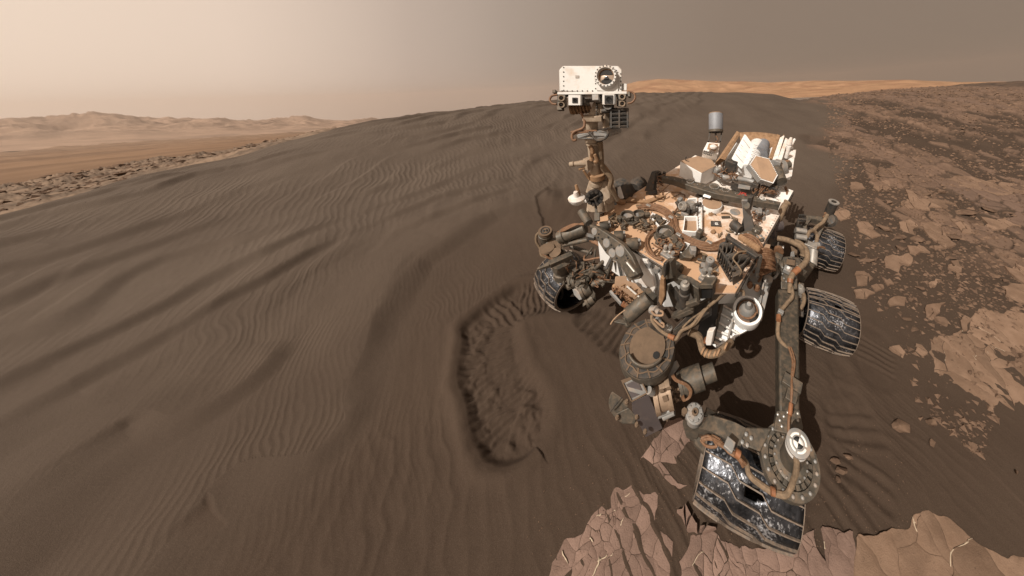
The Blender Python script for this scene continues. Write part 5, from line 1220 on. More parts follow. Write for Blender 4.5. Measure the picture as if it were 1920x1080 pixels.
# grey cylinder with its end claw
a, c_ = T(r2, (590,660,.80), (310,900,.70)); k = M(); k.lathe(a, c_ - a, [(0, 0), (.05, 0), (.053, .04), (.053, .94), (.046, 1), (0, 1)], 28); CY = part(k, 'dust_tool_cylinder', 'grey_anodised')
plate(r2, [(510,570,.84), (575,515,.86), (700,640,.80), (630,700,.78)], -UP * .10, 'tool_housing')
k = M(); k.bar(D(*r2(320, 985), .66), D(*r2(130, 950), .66), .03, .02, w2=.022, h2=.014); k.bar(D(*r2(320, 985), .66), D(*r2(280, 900), .70), .03, .03); k.cyl(D(*r2(310, 1000), .655), D(*r2(330, 985), .67), .022, n=14); part(k, 'tool_claw', 'grey_anodised', CY, .003)
k = M(); k.tube(T(r2, (100,1000,.66), (130,950,.68), (200,880,.72), (290,815,.76)), .004, 6, 5); part(k, 'wire', 'tan_cover', CY)

# ------------------------------------------------------------------ front of the body: brackets and panels
FX0 = bx1 + .03
def fplate(cf, xy, x, th, name, m='grey_anodised', bevel=.004, parent=None): return part(M().prism([FP(*cf(*p), x) for p in xy], -FW * th), name, m, parent, bevel)
fplate(r2, [(440,470), (470,180), (550,190), (640,400), (665,540), (640,600), (560,540), (500,500)], FX0 + .02, .02, 'front_panel', 'white_dusty')
for x, y in ((590,235), (695,300)): o = FP(*r2(x, y), FX0); part(M().lathe(o, FW * .02, [(0, 0), (.022, 0), (.022, 1), (0, 1)], 18), 'standoff', 'grey_light')
fplate(r2, [(770,230), (850,220), (890,420), (770,440), (745,760), (705,690), (735,420), (745,300)], FX0 + .10, .05, 'front_bracket')
fplate(r2, [(765,225), (800,235), (790,400), (770,420)], FX0 + .13, .03, 'front_bracket', 'grey_dark')
fplate(r3, [(205,100), (240,130), (250,290), (215,400), (185,350), (195,200)], FX0 + .12, .02, 'bracket_edge', 'brown_frame')
fplate(r3, [(240,125), (345,75), (380,120), (480,150), (590,230), (600,350), (555,360), (480,215), (390,190), (340,150), (250,190)], FX0 + .06, .04, 'front_frame')
fplate(r3, [(300,240), (350,210), (430,330), (400,380), (330,300)], FX0 + .04, .02, 'front_frame', 'grey_dark')
fplate(r3, [(255,200), (300,180), (420,380), (400,460), (330,400)], FX0 + .015, .015, 'front_shade', 'grey_anodised')
a, c_ = FP(*r3(440, 400), FX0 + .10), FP(*r3(455, 190), FX0 + .10); k = M(); k.lathe(a, c_ - a, [(0, 0), (.026, 0), (.026, .5), (.032, .52), (.032, .68), (.024, .7), (.028, .86), (.022, 1), (0, 1)], 24); part(k, 'front_post', 'grey_dark')
k = M(); k.lathe(c_ - UP * .01, nrm(c_ - a) * .04, [(0, 0), (.026, 0), (.024, .6), (.012, .7), (.012, 1), (0, 1)], 22); part(k, 'post_cap', 'silver')
fplate(r3, [(600,180), (735,180), (735,225), (600,230)], FX0 + .05, .06, 'mount_block'); fplate(r3, [(610,225), (730,222), (725,320), (615,330)], FX0 + .03, .05, 'mount_block', 'black_part')
for x0, y0, x1, y1, w in ((380,500,530,430,.03), (340,500,530,395,.03), (480,385,590,345,.025)): part(M().bar(FP(*r3(x0, y0), FX0 + .12), FP(*r3(x1, y1), FX0 + .10), w, .03), 'arm_brace', 'grey_anodised', bevel=.004)
# two connector plugs with white straps
for x, y, x2, y2 in ((115,430,200,470), (140,510,210,590)):
    a, c_ = P(*r3(x, y), 1.56), P(*r3(x2, y2), 1.52); k = M(); k.lathe(a, c_ - a, [(0, 0), (.024, 0), (.024, .4), (.03, .42), (.03, .6), (.02, .65), (.02, 1), (0, 1)], 18); PG = part(k, 'cable_plug', 'grey_light')
    k = M(); k.tube([P(*r3(*q), 1.5) for q in ((x, y + 20), (x + 40, y + 60), (x2 + 25, y2 + 22), (x2 + 30, y2 - 10), (x2, y2 - 25))], .006, 8, 5); part(k, 'strap', 'tan_cover', PG)
k = M(); k.tube([P(*r3(x, y), d) for x, y, d in ((120,490,1.52), (125,550,1.5), (200,640,1.47), (290,700,1.44), (360,735,1.42), (420,650,1.44), (530,590,1.46), (640,450,1.5), (760,350,1.52), (870,260,1.56), (960,235,1.6), (1040,245,1.62), (1050,290,1.62))], .009, 8, 6)
k.tube([P(*r3(x, y), d) for x, y, d in ((380,740,1.43), (440,640,1.45), (560,580,1.47), (670,430,1.5), (780,330,1.53), (900,255,1.57), (1000,238,1.6))], .007, 8, 6); k.tube([P(*r3(x, y), d) for x, y, d in ((430,620,1.45), (520,530,1.47), (650,440,1.5), (690,400,1.5))], .005, 8, 5); part(k, 'cable_harness', 'sleeve')
part(M().cyl(P(*r3(290, 700), 1.435), P(*r3(350, 725), 1.415), .013, n=12), 'cable_tape', 'orange_tape')
plate(r3, [(100,570,.86), (190,520,.88), (330,650,.80), (300,690,.78), (200,640,.80)], -UP * .05, 'joint_bracket', 'grey_dark')
plate(r3, [(215,510,.88), (270,560,.86), (330,640,.82), (290,670,.80), (240,600,.82)], -UP * .04, 'joint_bracket')
o = D(*r3(285, 635), .845); part(M().lathe(o, UP * .03, [(0, 0), (.024, 0), (.024, .6), (.012, .7), (.012, 1), (0, 1)], 16), 'bolt', 'silver')
# black arm link from the shoulder towards the turret
LK = part(M().loft([P(*r3(x, y), d) for x, y, d in ((345,705,1.46), (700,480,1.60), (700,300,1.64), (540,390,1.56), (530,440,1.55), (330,640,1.46))], [P(*r3(x + 30, y + 10), d + .06) for x, y, d in ((345,705,1.46), (700,480,1.60), (700,300,1.64), (540,390,1.56), (530,440,1.55), (330,640,1.46))]), 'arm_link', 'grey_dark', bevel=.004)
part(M().loft([P(*r3(x, y), 1.68) for x, y in ((700,300), (960,100), (1020,95), (950,230), (880,225), (700,420))], [P(*r3(x + 20, y + 20), 1.74) for x, y in ((700,300), (960,100), (1020,95), (950,230), (880,225), (700,420))]), 'arm_shell', 'grey_anodised', bevel=.004)
for q in (((540,395), (700,305), (705,325), (550,412)), ((530,400), (552,400), (545,510), (525,500)), ((690,310), (708,310), (705,440), (690,440)), ((330,650), (530,520), (540,540), (345,690))): k = M(); k.prism([P(*r3(x, y), 1.46 + .00030 * (x - 330)) for x, y in q], ray(1300, 600) * .02); part(k, 'link_flange', 'grey_anodised', LK, .002)
part(M().loft([P(*r3(x, y), 1.72) for x, y in ((640,440), (800,330), (740,770), (640,740), (580,660))], [P(*r3(x, y), 1.8) for x, y in ((640,440), (800,330), (740,770), (640,740), (580,660))]), 'shoulder_frame', 'black_part', bevel=.004)

# ------------------------------------------------------------------ ribbed white shoulder bracket with the silver dome
sb = [(835,390), (960,300), (1080,170), (1180,95), (1250,140), (1250,300), (1190,520), (1075,650), (770,818), (735,790), (745,700), (790,520)]
def S(x, y, off=0): return plane_hit(*r3(x, y), RV(0, 0, .80) + SN * off, SN)
SN = nrm(UP + FW * .35)
SH = part(M().prism([S(x, y) for x, y in sb], -SN * .02), 'shoulder_bracket', 'white_clean', bevel=.003)
def rib(x0, y0, x1, y1, hgt=.05, th=.008, m='white_dusty'):
    A0, A1 = S(x0, y0), S(x1, y1); return part(M().bar(A0 + SN * hgt / 2, A1 + SN * hgt / 2, th, hgt, up=SN), 'rib', m, SH, .0015)
for x0, y0, x1, y1 in ((800,480,1080,640), (780,570,1010,700), (765,650,960,740), (750,720,880,780), (830,400,960,470), (745,770,810,800)): rib(x0, y0, x1, y1, .042, .012)
rib(955,480,890,745,.06,.012, 'grey_light'); rib(770,815,1080,648,.035,.012,'white_clean'); rib(835,395,738,785,.05,.016,'grey_anodised'); rib(1185,520,1250,150,.07,.012,'grey_light'); rib(1180,100,1250,150,.07,.012,'grey_light')
k = M()
for x, y in ((780,510), (770,600), (760,660), (790,480), (1000,690), (930,725), (860,770), (870,620), (960,660)): k.lathe(S(x, y, .002), SN * .008, [(0, 0), (.012, 0), (.009, 1), (0, 1)], 12)
part(k, 'bracket_screw', 'grey_dark', SH)
# ring and dome
o = S(1085, 460, .10); sR = scale_at(o) / 5.4
k = M(); k.lathe(o - SN * .10, SN * .15, [(118 * sR, 0), (142 * sR, .12), (146 * sR, .9), (140 * sR, 1), (116 * sR, 1), (112 * sR, .3), (0, .3)], 48); RG = part(k, 'shoulder_ring', 'white_clean')
k = M(); k.lathe(o - SN * .05, SN * .02, [(0, 0), (114 * sR, 0), (114 * sR, .2), (0, .3)], 36); part(k, 'ring_floor', 'grey_light', RG)
k = M(); k.lathe(o - SN * .03, SN * .20, [(0, 0), (86 * sR, 0), (84 * sR, .35), (70 * sR, .42), (66 * sR, .62), (48 * sR, .70), (34 * sR, .74), (30 * sR, .9), (20 * sR, 1), (0, 1)], 36); DM = part(k, 'shoulder_dome', 'grey_light')
k = M()
for x, y in ((1110,120), (1180,150)): q = S(x + 0, y + 80, .19); k.lathe(q, SN * .07, [(0, 0), (.018, 0), (.022, .3), (.012, .6), (.016, .8), (.006, 1), (0, 1)], 14)
part(k, 'cable_plug', 'copper_cable', DM)
k = M(); k.tube([o + SN * (.02 + .02 * math.sin(a)) + (nrm(np.cross(SN, FW)) * math.cos(a) + nrm(np.cross(SN, np.cross(SN, FW))) * math.sin(a)) * 92 * sR for a in np.linspace(.3, 5.4, 16)], .009, 8, 2); k.tube([o + SN * (.045 + .02 * math.cos(a)) + (nrm(np.cross(SN, FW)) * math.cos(a) + nrm(np.cross(SN, np.cross(SN, FW))) * math.sin(a)) * 80 * sR for a in np.linspace(1.3, 6.4, 16)], .007, 8, 2); part(k, 'cable_loop', 'copper_cable', DM)
# grey tray beside the dome
q = [S(x, y, .06) for x, y in ((1085,60), (1150,20), (1245,75), (1225,190), (1130,170))]; part(M().prism(q, -SN * .05), 'shoulder_tray', 'grey_light', bevel=.006)
part(M().lathe(S(1282, 175, .0), SN * .10, [(0, 0), (.034, 0), (.034, .95), (.012, 1), (0, 1)], 22), 'shoulder_pin', 'grey_light')
part(M().bar(S(1282, 190, .02), S(1195, 540, .02), .05, .03), 'shoulder_rail', 'grey_light', bevel=.004)
k = M(); k.tube([S(x, y, h) for x, y, h in ((1200,150,.16), (1230,90,.14), (1190,30,.12), (1150,60,.08))], .010, 8, 5); part(k, 'cable', 'copper_cable', DM)
fplate(r3, [(660,760), (680,660), (745,650), (720,800), (670,800)], FX0 + .14, .03, 'end_fitting', 'white_dusty')
part(M().cyl(P(*r3(655, 740), 1.54), P(*r3(700, 765), 1.54), .018, n=12), 'cable_tape', 'orange_tape')
k = M(); k.tube([P(*r3(x, y), d) for x, y, d in ((500,660,1.55), (590,700,1.56), (620,790,1.55), (640,850,1.54), (700,885,1.53), (790,870,1.54), (880,800,1.58), (920,760,1.62))], .022, 10, 6); part(k, 'hose', 'sleeve')
k = M()
for x, y in ((640,850), (670,875), (705,884), (760,880), (795,868), (870,805)): k.lathe(P(*r3(x, y), 1.53), nrm(LF + .001) * .005, [(0, -1), (.0235, -1), (.0235, 1), (0, 1)], 14)
part(k, 'hose_tie', 'brown_frame')

# ------------------------------------------------------------------ turret drum hanging in front
dc = D(*r4(455, 60), .70); dax = nrm(UP * 1.0 + FW * .10 + LF * .04); sD = scale_at(dc) / 5.4
k = M(); k.lathe(dc - dax * .15, dax * .15, [(0, -.1), (190 * sD, -.1), (262 * sD, .18), (285 * sD, .3), (285 * sD, .85), (275 * sD, 1), (0, 1)], 60); DR = part(k, 'turret_drum', 'grey_anodised')
k = M(); k.lathe(dc, dax * .01, [(180 * sD, 0), (272 * sD, 0), (268 * sD, 1), (184 * sD, 1)], 56); part(k, 'drum_rim', 'grey_dark', DR)
xa = nrm(np.cross(dax, FW)); ya = np.cross(dax, xa)
k = M()
for a in np.linspace(0, 2 * math.pi, 15)[:-1]: k.bar(dc + dax * .012 + (xa * math.cos(a) + ya * math.sin(a)) * 184 * sD, dc + dax * .012 + (xa * math.cos(a + .12) + ya * math.sin(a + .12)) * 270 * sD, .008, .006)
k.tube([dc + dax * .013 + (xa * math.cos(a) + ya * math.sin(a)) * (225 + 10 * math.sin(a * 9)) * sD for a in np.linspace(0, 2 * math.pi, 60)], .004, 6); part(k, 'drum_seam', 'dusty_brown', DR)
k = M(); k.lathe(dc - dax * .02, dax * .05, [(0, 0), (178 * sD, 0), (178 * sD, .9), (0, .9)], 48); part(k, 'drum_top', 'dusty_brown', DR)
# curved flange lip on the side towards the camera
cam_dir = CAM - dc; cam_dir = nrm(cam_dir - dax * (cam_dir @ dax)); side_dir = np.cross(dax, cam_dir); side_dir = side_dir if pix(dc + side_dir * .1)[0] > pix(dc)[0] else -side_dir
k = M(); in0, in1 = [], []
for a in np.linspace(-1.25, .75, 22):
    d_ = cam_dir * math.cos(a) + side_dir * math.sin(a); in0.append(dc + d_ * 186 * sD - dax * .005); in1.append(dc + d_ * 190 * sD + dax * .055)
n_ = len(in0); k.add(in0 + in1, [(i, i + 1, n_ + i + 1, n_ + i) for i in range(n_ - 1)]); part(k, 'flange_lip', 'grey_anodised', DR, solid=.012)
o = dc + cam_dir * 100 * sD + side_dir * 80 * sD + dax * .026; part(M().lathe(o, dax * .004, [(0, 0), (.02, 0), (.02, 1), (0, 1)], 10), 'drum_hole', 'black_part', DR)
# housing below the drum: box bracket with triangular windows, purple-grey plate
dpt = 1.50
def B_(x, y, d=dpt): return P(*r4(x, y), d)
k = M(); k.prism([B_(x, y) for x, y in ((200,430), (370,350), (460,525), (290,620))], ray(1190, 730) * .05); BB = part(k, 'window_bracket', 'grey_light', bevel=.004)
for q in (((235,438), (350,385), (400,500), (255,460)), ((265,508), (375,540), (295,575))): k = M(); k.prism([B_(x, y, dpt - .004) for x, y in q], ray(1190, 730) * .003); part(k, 'bracket_window', 'purple_plate', BB)
for q in (((200,430), (290,620), (300,612), (212,425)), ((370,350), (460,525), (448,530), (358,356)), ((290,620), (460,525), (455,513), (284,605)), ((185,395), (350,335), (370,350), (200,430))): k = M(); k.prism([B_(x, y, dpt - .008) for x, y in q], ray(1190, 730) * .008); part(k, 'bracket_edge', 'dusty_brown', BB)
k = M(); k.prism([B_(x, y, d) for x, y, d in ((295,620,1.49), (465,535,1.49), (610,880,1.62), (435,970,1.66), (300,700,1.55))], ray(1190, 730) * .06); part(k, 'side_plate', 'purple_plate', BB, .003)
k = M(); k.loft([B_(x, y, 1.54) for x, y in ((370,260), (415,265), (505,500), (480,520))], [B_(x, y, 1.60) for x, y in ((370,260), (415,265), (505,500), (480,520))]); part(k, 'side_arm', 'grey_light', BB, .004)
k = M(); k.cyl(B_(465, 495, 1.50), B_(505, 520, 1.52), .02, n=16); part(k, 'pin', 'grey_light', BB)
k = M(); k.prism([B_(x, y, 1.62) for x, y in ((200,130), (230,140), (275,270), (380,330), (370,350), (250,300))], ray(1190, 730) * .03); part(k, 'side_frame', 'grey_anodised', bevel=.004)
k = M(); k.prism([B_(x, y, 1.66) for x, y in ((560,310), (750,190), (780,250), (650,445))], ray(1250, 700) * .02); part(k, 'cover_plate', 'grey_light', bevel=.003)
k = M(); k.prism([B_(x, y, 1.70) for x, y in ((430,270), (580,300), (640,450), (500,560), (420,420))], ray(1230, 720) * .08); part(k, 'turret_core', 'black_part', bevel=.004)
# fan-shaped flanges at lower left
def fan(cx, cy, r, a0, a1, d, name, m='grey_anodised'):
    c_ = B_(cx, cy, d); q = [c_] + [B_(cx + r * math.cos(a), cy + r * math.sin(a), d + .02) for a in np.linspace(a0, a1, 14)]; return part(M().prism(q, ray(1170, 790) * .025), name, m, None, .004)
fan(260, 620, 200, math.radians(95), math.radians(215), 1.60, 'fan_flange'); 
plate_ = part(M().prism([B_(x, y, 1.58) for x, y in ((135,730), (260,670), (350,760), (330,840), (200,835), (140,790))], ray(1170, 790) * .08), 'fan_housing', 'grey_anodised', bevel=.006)
part(M().bar(B_(75, 710, 1.585), B_(195, 565, 1.565), .006, .006), 'seam', 'grey_dark')
for x, y in ((150,780), (245,620), (345,770), (345,850), (430,920)): part(M().lathe(B_(x, y, 1.575), UP * .03, [(0, 0), (.012, 0), (.012, .6), (.008, .7), (.008, 1), (0, 1)], 14), 'bolt', 'dusty_brown', plate_)
# drill head: pale block with parallel tubes
a, c_ = B_(570, 560, 1.60), B_(680, 530, 1.62)
k = M(); k.lathe(B_(520, 560, 1.60), B_(690, 500, 1.62) - B_(520, 560, 1.60), [(0, 0), (.095, 0), (.095, .25), (.085, .3), (.085, .7), (.095, .72), (.095, 1), (0, 1)], 34); DH = part(k, 'drill_head', 'drill_metal')
k = M(); k.prism([B_(x, y, 1.52) for x, y in ((600,560), (650,540), (670,600), (620,620))], ray(1240, 750) * .02); k.prism([B_(x, y, 1.52) for x, y in ((570,490), (610,475), (630,510), (585,530))], ray(1240, 750) * .02); k.prism([B_(x, y, 1.53) for x, y in ((640,470), (690,450), (700,480), (655,500))], ray(1240, 750) * .02); part(k, 'drill_block', 'dusty_brown', DH, .003)
for x0, y0, x1, y1 in ((560,690,700,610), (560,740,720,680), (610,760,725,705)): k = M(); k.cyl(B_(x0, y0, 1.60), B_(x1, y1, 1.60), .022, n=14); part(k, 'drill_tube', 'grey_light', DH)
for x, y in ((630,690), (680,650), (640,730)): k = M(); k.box(B_(x, y, 1.62), LF * .03, FW * .02, UP * .03); part(k, 'drill_block', 'dusty_brown', DH, .003)
k = M()
for a_ in range(12):
    x, y = rr_.uniform(690, 800), rr_.uniform(460, 620); k.bar(B_(x, y, 1.62), B_(x + rr_.uniform(-70, 70), y + rr_.uniform(-60, 60), 1.65), .012, .012)
part(k, 'drill_frame', 'drill_metal', DH)
k = M(); 
for off in (0, 14, 28): k.tube([B_(x + off * .6, y - off * .3, 1.56) for x, y in ((700,350), (740,400), (830,440), (880,500), (870,570), (820,600), (800,560))], .0055, 8, 5)
part(k, 'cable_harness', 'copper_cable', DH)
# big two-step cylinder
a, c_ = B_(800, 430, 1.64), B_(1010, 350, 1.66); k = M(); sC = 1.62 / FPX / 5.4
k.lathe(a, c_ - a, [(0, -.12), (118 * sC, -.12), (118 * sC, .02), (112 * sC, .04), (112 * sC, .12), (120 * sC, .14), (120 * sC, .98), (112 * sC, 1), (0, 1)], 40); PC = part(k, 'percussion_housing', 'grey_anodised')
k = M(); d_ = c_ - a; k.lathe(c_, d_ * .62, [(0, -.05), (84 * sC, -.05), (84 * sC, .96), (76 * sC, 1), (0, 1)], 36); part(k, 'housing_cap', 'grey_anodised', PC)

# ------------------------------------------------------------------ left front rocker leg, steering joint and hub bracket
k = M(); k.loft(T(r5, (245,950,.80), (430,930,.80), (450,860,.72), (240,880,.72)), T(r5, (245,950,.70), (430,930,.70), (450,860,.62), (240,880,.62)))
tl = [(1459,540,.78), (1498,545,.78), (1500,700,.70), (1500,800,.64), (1462,805,.64), (1461,700,.70)]
q = [D(*p) for p in tl]; k = M(); k.prism(q, -UP * .10); RK = part(k, 'rocker_leg', 'leg_shaded', bevel=.012)
k = M(); k.loft(T(r5, (225,800,.84), (250,690,.85), (330,680,.86), (480,700,.84), (490,800,.84), (440,930,.82), (440,1100,.79), (230,1100,.79)), T(r5, (225,800,.70), (250,690,.70), (330,680,.70), (480,700,.70), (490,800,.70), (440,930,.70), (440,1100,.68), (230,1100,.68))); PB = part(k, 'pivot_block', 'grey_anodised', bevel=.008)
part(M().prism(T(r5, (295,775,.868), (310,710,.872), (415,720,.868), (405,795,.862)), -UP * .006), 'recess', 'dusty_brown', PB); part(M().prism(T(r5, (320,700,.876), (415,708,.872), (415,724,.870), (318,712,.874)), -UP * .006), 'slot', 'black_part', PB)
o = D(*r5(315, 850), .85); part(M().box(o, LF * .028, FW * .028, UP * .018), 'sensor_box', 'grey_light', PB, .003); part(M().lathe(o + UP * .018, UP * .008, [(0, 0), (.012, 0), (.012, 1), (0, 1)], 16), 'bolt', 'white_clean', PB)
rivets('bolt', T(r5, (250,820,.845), (440,800,.845), (460,850,.84), (270,960,.82), (420,940,.82), (300,1000,.81), (380,1000,.81), (250,900,.83)), .008, 'grey_light', PB, .006)
k = M(); k.lathe(*(lambda a, b: (a, b - a))(*T(r5, (150,800,.80), (240,830,.80))), [(0, 0), (.07, 0), (.07, .3), (.05, .35), (.06, .6), (.06, 1), (0, 1)], 24); k.cyl(*T(r5, (130,850,.78), (230,880,.78)), .05, n=20); k.box(D(*r5(195, 690), .85), LF * .03, FW * .03, UP * .02); part(k, 'pivot_joint', 'grey_anodised', PB, .003)
k = M(); k.tube(T(r5, (50,870,.74), (100,900,.72)), .014, 8); part(k, 'white_tube', 'white_clean', PB); k = M(); k.tube(T(r5, (105,960,.76), (150,950,.78), (185,910,.80), (190,880,.80)), .010, 8, 4); part(k, 'hook', 'grey_light', PB)
k = M()
k.tube(T(r5, (190,450,.95), (300,470,.97), (400,510,.98), (480,560,.97), (510,640,.92), (500,680,.90)), .022, 12, 6); k.tube(T(r5, (400,490,.98), (480,520,.98), (550,600,.95), (565,700,.92), (520,780,.91), (450,840,.90), (385,900,.88), (345,980,.86)), .021, 12, 6); k.tube(T(r5, (345,960,.86), (345,1060,.83), (340,1140,.80)), .017, 12, 4)
HS = part(k, 'hose', 'sleeve', PB)
part(M().tube(T(r5, (455,838,.90), (385,895,.885)), .0235, 14), 'hose_tape', 'orange_tape', PB); part(M().tube(T(r5, (350,965,.865), (345,1015,.85)), .021, 14), 'hose_tape', 'orange_tape', PB)
k = M(); k.tube([D(*c5(x, y), h) for x, y, h in ((285,560,.83), (300,640,.81), (265,690,.79), (225,740,.78), (210,800,.77), (205,900,.74), (240,960,.72), (290,1010,.70), (320,1070,.68))], .013, 10, 6); part(k, 'hose', 'sleeve', RK)
part(M().tube([D(*c5(x, y), .79) for x, y in ((209,772), (208,805))], .016, 12), 'hose_tape', 'orange_tape', RK); part(M().box(D(*c5(222, 750), .79), LF * .018, FW * .013, UP * .014), 'hose_clamp', 'grey_light', RK, .003)
o = D(*c5(270, 825), .715); part(M().lathe(o, UP * .006, [(.04, 0), (.056, 0), (.052, 1), (.042, 1)], 28), 'flange_ring', 'dusty_brown', RK)
k = M()
for x0, x1 in ((250,235), (310,320)): k.bar(D(*c5(x0, 480), .80), D(*c5(x1, 540), .79), .015, .012)
part(k, 'gusset', 'grey_light', RK)
# slim silver actuators behind the leg
k = M(); k.lathe(*(lambda a, b: (a, b - a))(*T(c5, (345,640,.62), (352,580,.72))), [(0, 0), (.026, 0), (.026, .5), (.034, .55), (.034, .8), (.02, 1), (0, 1)], 16); part(k, 'wheel_actuator', 'silver')
k = M(); k.tube(T(c5, (345,600,.70), (375,640,.66), (372,690,.62), (350,730,.60)), .014, 8, 5); k.tube(T(c5, (340,560,.70), (370,600,.68), (365,670,.62)), .010, 8, 5); part(k, 'cable', 'sleeve')
k = M(); k.bar(D(*c5(345, 780), .50), D(*c5(350, 560), .62), .05, .05); part(k, 'bogie_arm', 'grey_dark', bevel=.006)
# steering flange over the front wheel
fc = D(*c7(652, 596), .64); fxn = UP
s7 = scale_at(fc) / 2.7 * .86
k = M(); k.lathe(fc - UP * .06, UP * .06, [(0, 0), (150 * s7, 0), (168 * s7, .3), (168 * s7, 1), (128 * s7, 1), (122 * s7, .7), (100 * s7, .7), (100 * s7, 1.1), (84 * s7, 1.25), (0, 1.25)], 60); FLG = part(k, 'steering_flange', 'grey_anodised', RK)
rivets('bolt', [fc + (FW * math.cos(a) + LF * math.sin(a)) * 148 * s7 for a in np.linspace(0, 2 * math.pi, 19)[:-1]], .0085, 'grey_light', FLG, .009)
rivets('bolt', [fc + UP * .012 + (FW * math.cos(a) + LF * math.sin(a)) * 93 * s7 for a in np.linspace(0, 2 * math.pi, 17)[:-1]], .0055, 'grey_light', FLG, .008)
for a in np.linspace(0, 2 * math.pi, 21)[:-1]:
    d_ = FW * math.cos(a) + LF * math.sin(a); part(M().bar(fc - UP * .005 + d_ * 101 * s7, fc - UP * .005 + d_ * 124 * s7, .018, .02), 'flange_tooth', 'grey_anodised', FLG, .001)
m0_, m1_ = fc + UP * .01, D(*c7(693, 515), .87)
k = M(); k.lathe(m0_, m1_ - m0_, [(0, 0), (64 * s7, 0), (62 * s7, .5), (60 * s7, .8), (0, .8)], 40); SM = part(k, 'steering_motor', 'grey_anodised')
k = M(); k.lathe(m0_ + (m1_ - m0_) * .8, (m1_ - m0_) * .2, [(0, 0), (59 * s7, 0), (59 * s7, .75), (0, .75)], 40); part(k, 'motor_band', 'white_clean', SM)
k = M(); k.lathe(m0_ + (m1_ - m0_) * .95, (m1_ - m0_) * .06, [(0, 0), (61 * s7, 0), (61 * s7, .9), (58 * s7, 1), (0, 1)], 40); part(k, 'motor_cap', 'grey_light', SM)
cp = m0_ + (m1_ - m0_) * 1.012
def crosshair(p, n, r, parent):
    n = nrm(n); x = nrm(np.cross(n, FW)); y = np.cross(n, x); b = M(); p = p + n * .0015
    def arc(r0, r1, a0, a1, kk=14):
        v = []
        for i in range(kk + 1):
            a = a0 + (a1 - a0) * i / kk; d = math.cos(a) * x + math.sin(a) * y; v += [p + d * r0, p + d * r1]
        b.add(v, [(2 * i, 2 * i + 1, 2 * i + 3, 2 * i + 2) for i in range(kk)])
    for q in range(4): arc(.74 * r, r, q * math.pi / 2 + .12, (q + 1) * math.pi / 2 - .12)
    for q in (0, 1): arc(.02 * r, .58 * r, q * math.pi, q * math.pi + math.pi / 2)
    b.done('target_mark', 'mark_white', parent, solid=.001)
    b = M()
    b.lathe(p + n * .0003, n * .0006, [(0, 0), (.60 * r, 0), (.60 * r, 1), (0, 1)], 28) if False else None
    for q in (0, 1):
        v = [p]
        for i in range(13): a = q * math.pi + math.pi / 2 + i * math.pi / 24; v.append(p + (math.cos(a) * x + math.sin(a) * y) * .58 * r)
        b.add(v, [(0, i, i + 1) for i in range(1, 13)])
    b.done('target_mark', 'mark_black', parent, solid=.001)
crosshair(cp, m1_ - m0_, 44 * s7, SM)
# lower part of the leg: riveted yoke and the connector on the leg
plate(c7, [(585,350,.66), (700,345,.66), (720,440,.66), (650,470,.66), (570,450,.66)], -UP * .05, 'leg_yoke', parent=RK)
rivets('bolt', T(c7, (590,370,.664), (600,400,.664), (610,430,.664), (640,360,.664), (690,365,.664), (690,400,.664), (620,380,.664)), .008, 'silver', RK, .008)
k = M(); k.box(D(*c7(660, 215), .74), LF * .05, FW * .03, UP * .02); k.box(D(*c7(660, 265), .72), LF * .028, FW * .05, UP * .025); part(k, 'leg_connector', 'grey_anodised', RK, .003)
k = M(); k.tube([D(*c7(x, y), h) for x, y, h in ((645,30,.75), (665,100,.75), (660,180,.755), (660,250,.76), (655,330,.73), (645,400,.72), (645,460,.70))], .007, 8, 6); k.tube([D(*c7(x, y), h) for x, y, h in ((655,30,.74), (675,100,.75), (665,180,.755))], .006, 8, 5); part(k, 'cable', 'copper_cable', RK)
part(M().tube([D(*c7(x, y), h) for x, y, h in ((657,315,.745), (650,375,.735))], .011, 12), 'hose_tape', 'orange_tape', RK)
k = M(); k.tube([D(*c7(x, y), h) for x, y, h in ((680,560,.86), (685,640,.80), (670,700,.72), (640,770,.66), (600,775,.64), (540,750,.62), (450,680,.62), (430,620,.62), (390,570,.62))], .013, 10, 6); part(k, 'hose', 'sleeve', SM)
part(M().tube([D(*c7(x, y), .655) for x, y in ((555,757), (575,763))], .0155, 12), 'hose_tape', 'orange_tape', SM)
# hub bracket: curved arm to the left, star disc, cable bundle
HBm = part(M().loft(T(c7, (400,520,.66), (500,560,.66), (560,440,.66), (430,435,.66)), T(c7, (400,520,.56), (500,560,.56), (560,440,.56), (430,435,.56))), 'bracket_plate', 'grey_anodised', RK, .006)
arc_pts = [((190,440), (240,372), .56), ((260,460), (290,385), .61), ((340,500), (370,410), .64), ((400,535), (430,440), .65)]
k = M(); L_ = [[D(*c7(*a_), h_), D(*c7(*b_), h_)] for a_, b_, h_ in arc_pts]
_e0, _e1 = spline([q[0] for q in L_], 6), spline([q[1] for q in L_], 6); L_ = list(zip(_e0, _e1))
L4 = [v for p0, p1 in L_ for v in (p0, p1, p1 - UP * .07, p0 - UP * .07)]; k.add(L4, [(4 * i + j, 4 * i + (j + 1) % 4, 4 * i + 4 + (j + 1) % 4, 4 * i + 4 + j) for i in range(len(L_) - 1) for j in range(4)] + [(0, 1, 2, 3), tuple(range(len(L4) - 4, len(L4)))])
HB_ = part(k, 'hub_bracket', 'grey_anodised', RK)
rivets('bolt', T(c7, (430,470,.665), (455,490,.665), (435,525,.665), (410,510,.665)), .010, 'grey_light', HB_, .008)
sc0 = D(*c7(170, 362), .58); k = M(); k.lathe(sc0 - UP * .06, UP * .06, [(0, 0), (52 * s7 * 1.12, 0), (54 * s7 * 1.12, .9), (48 * s7 * 1.12, 1), (0, 1)], 36); SD = part(k, 'hub_disc', 'grey_light')
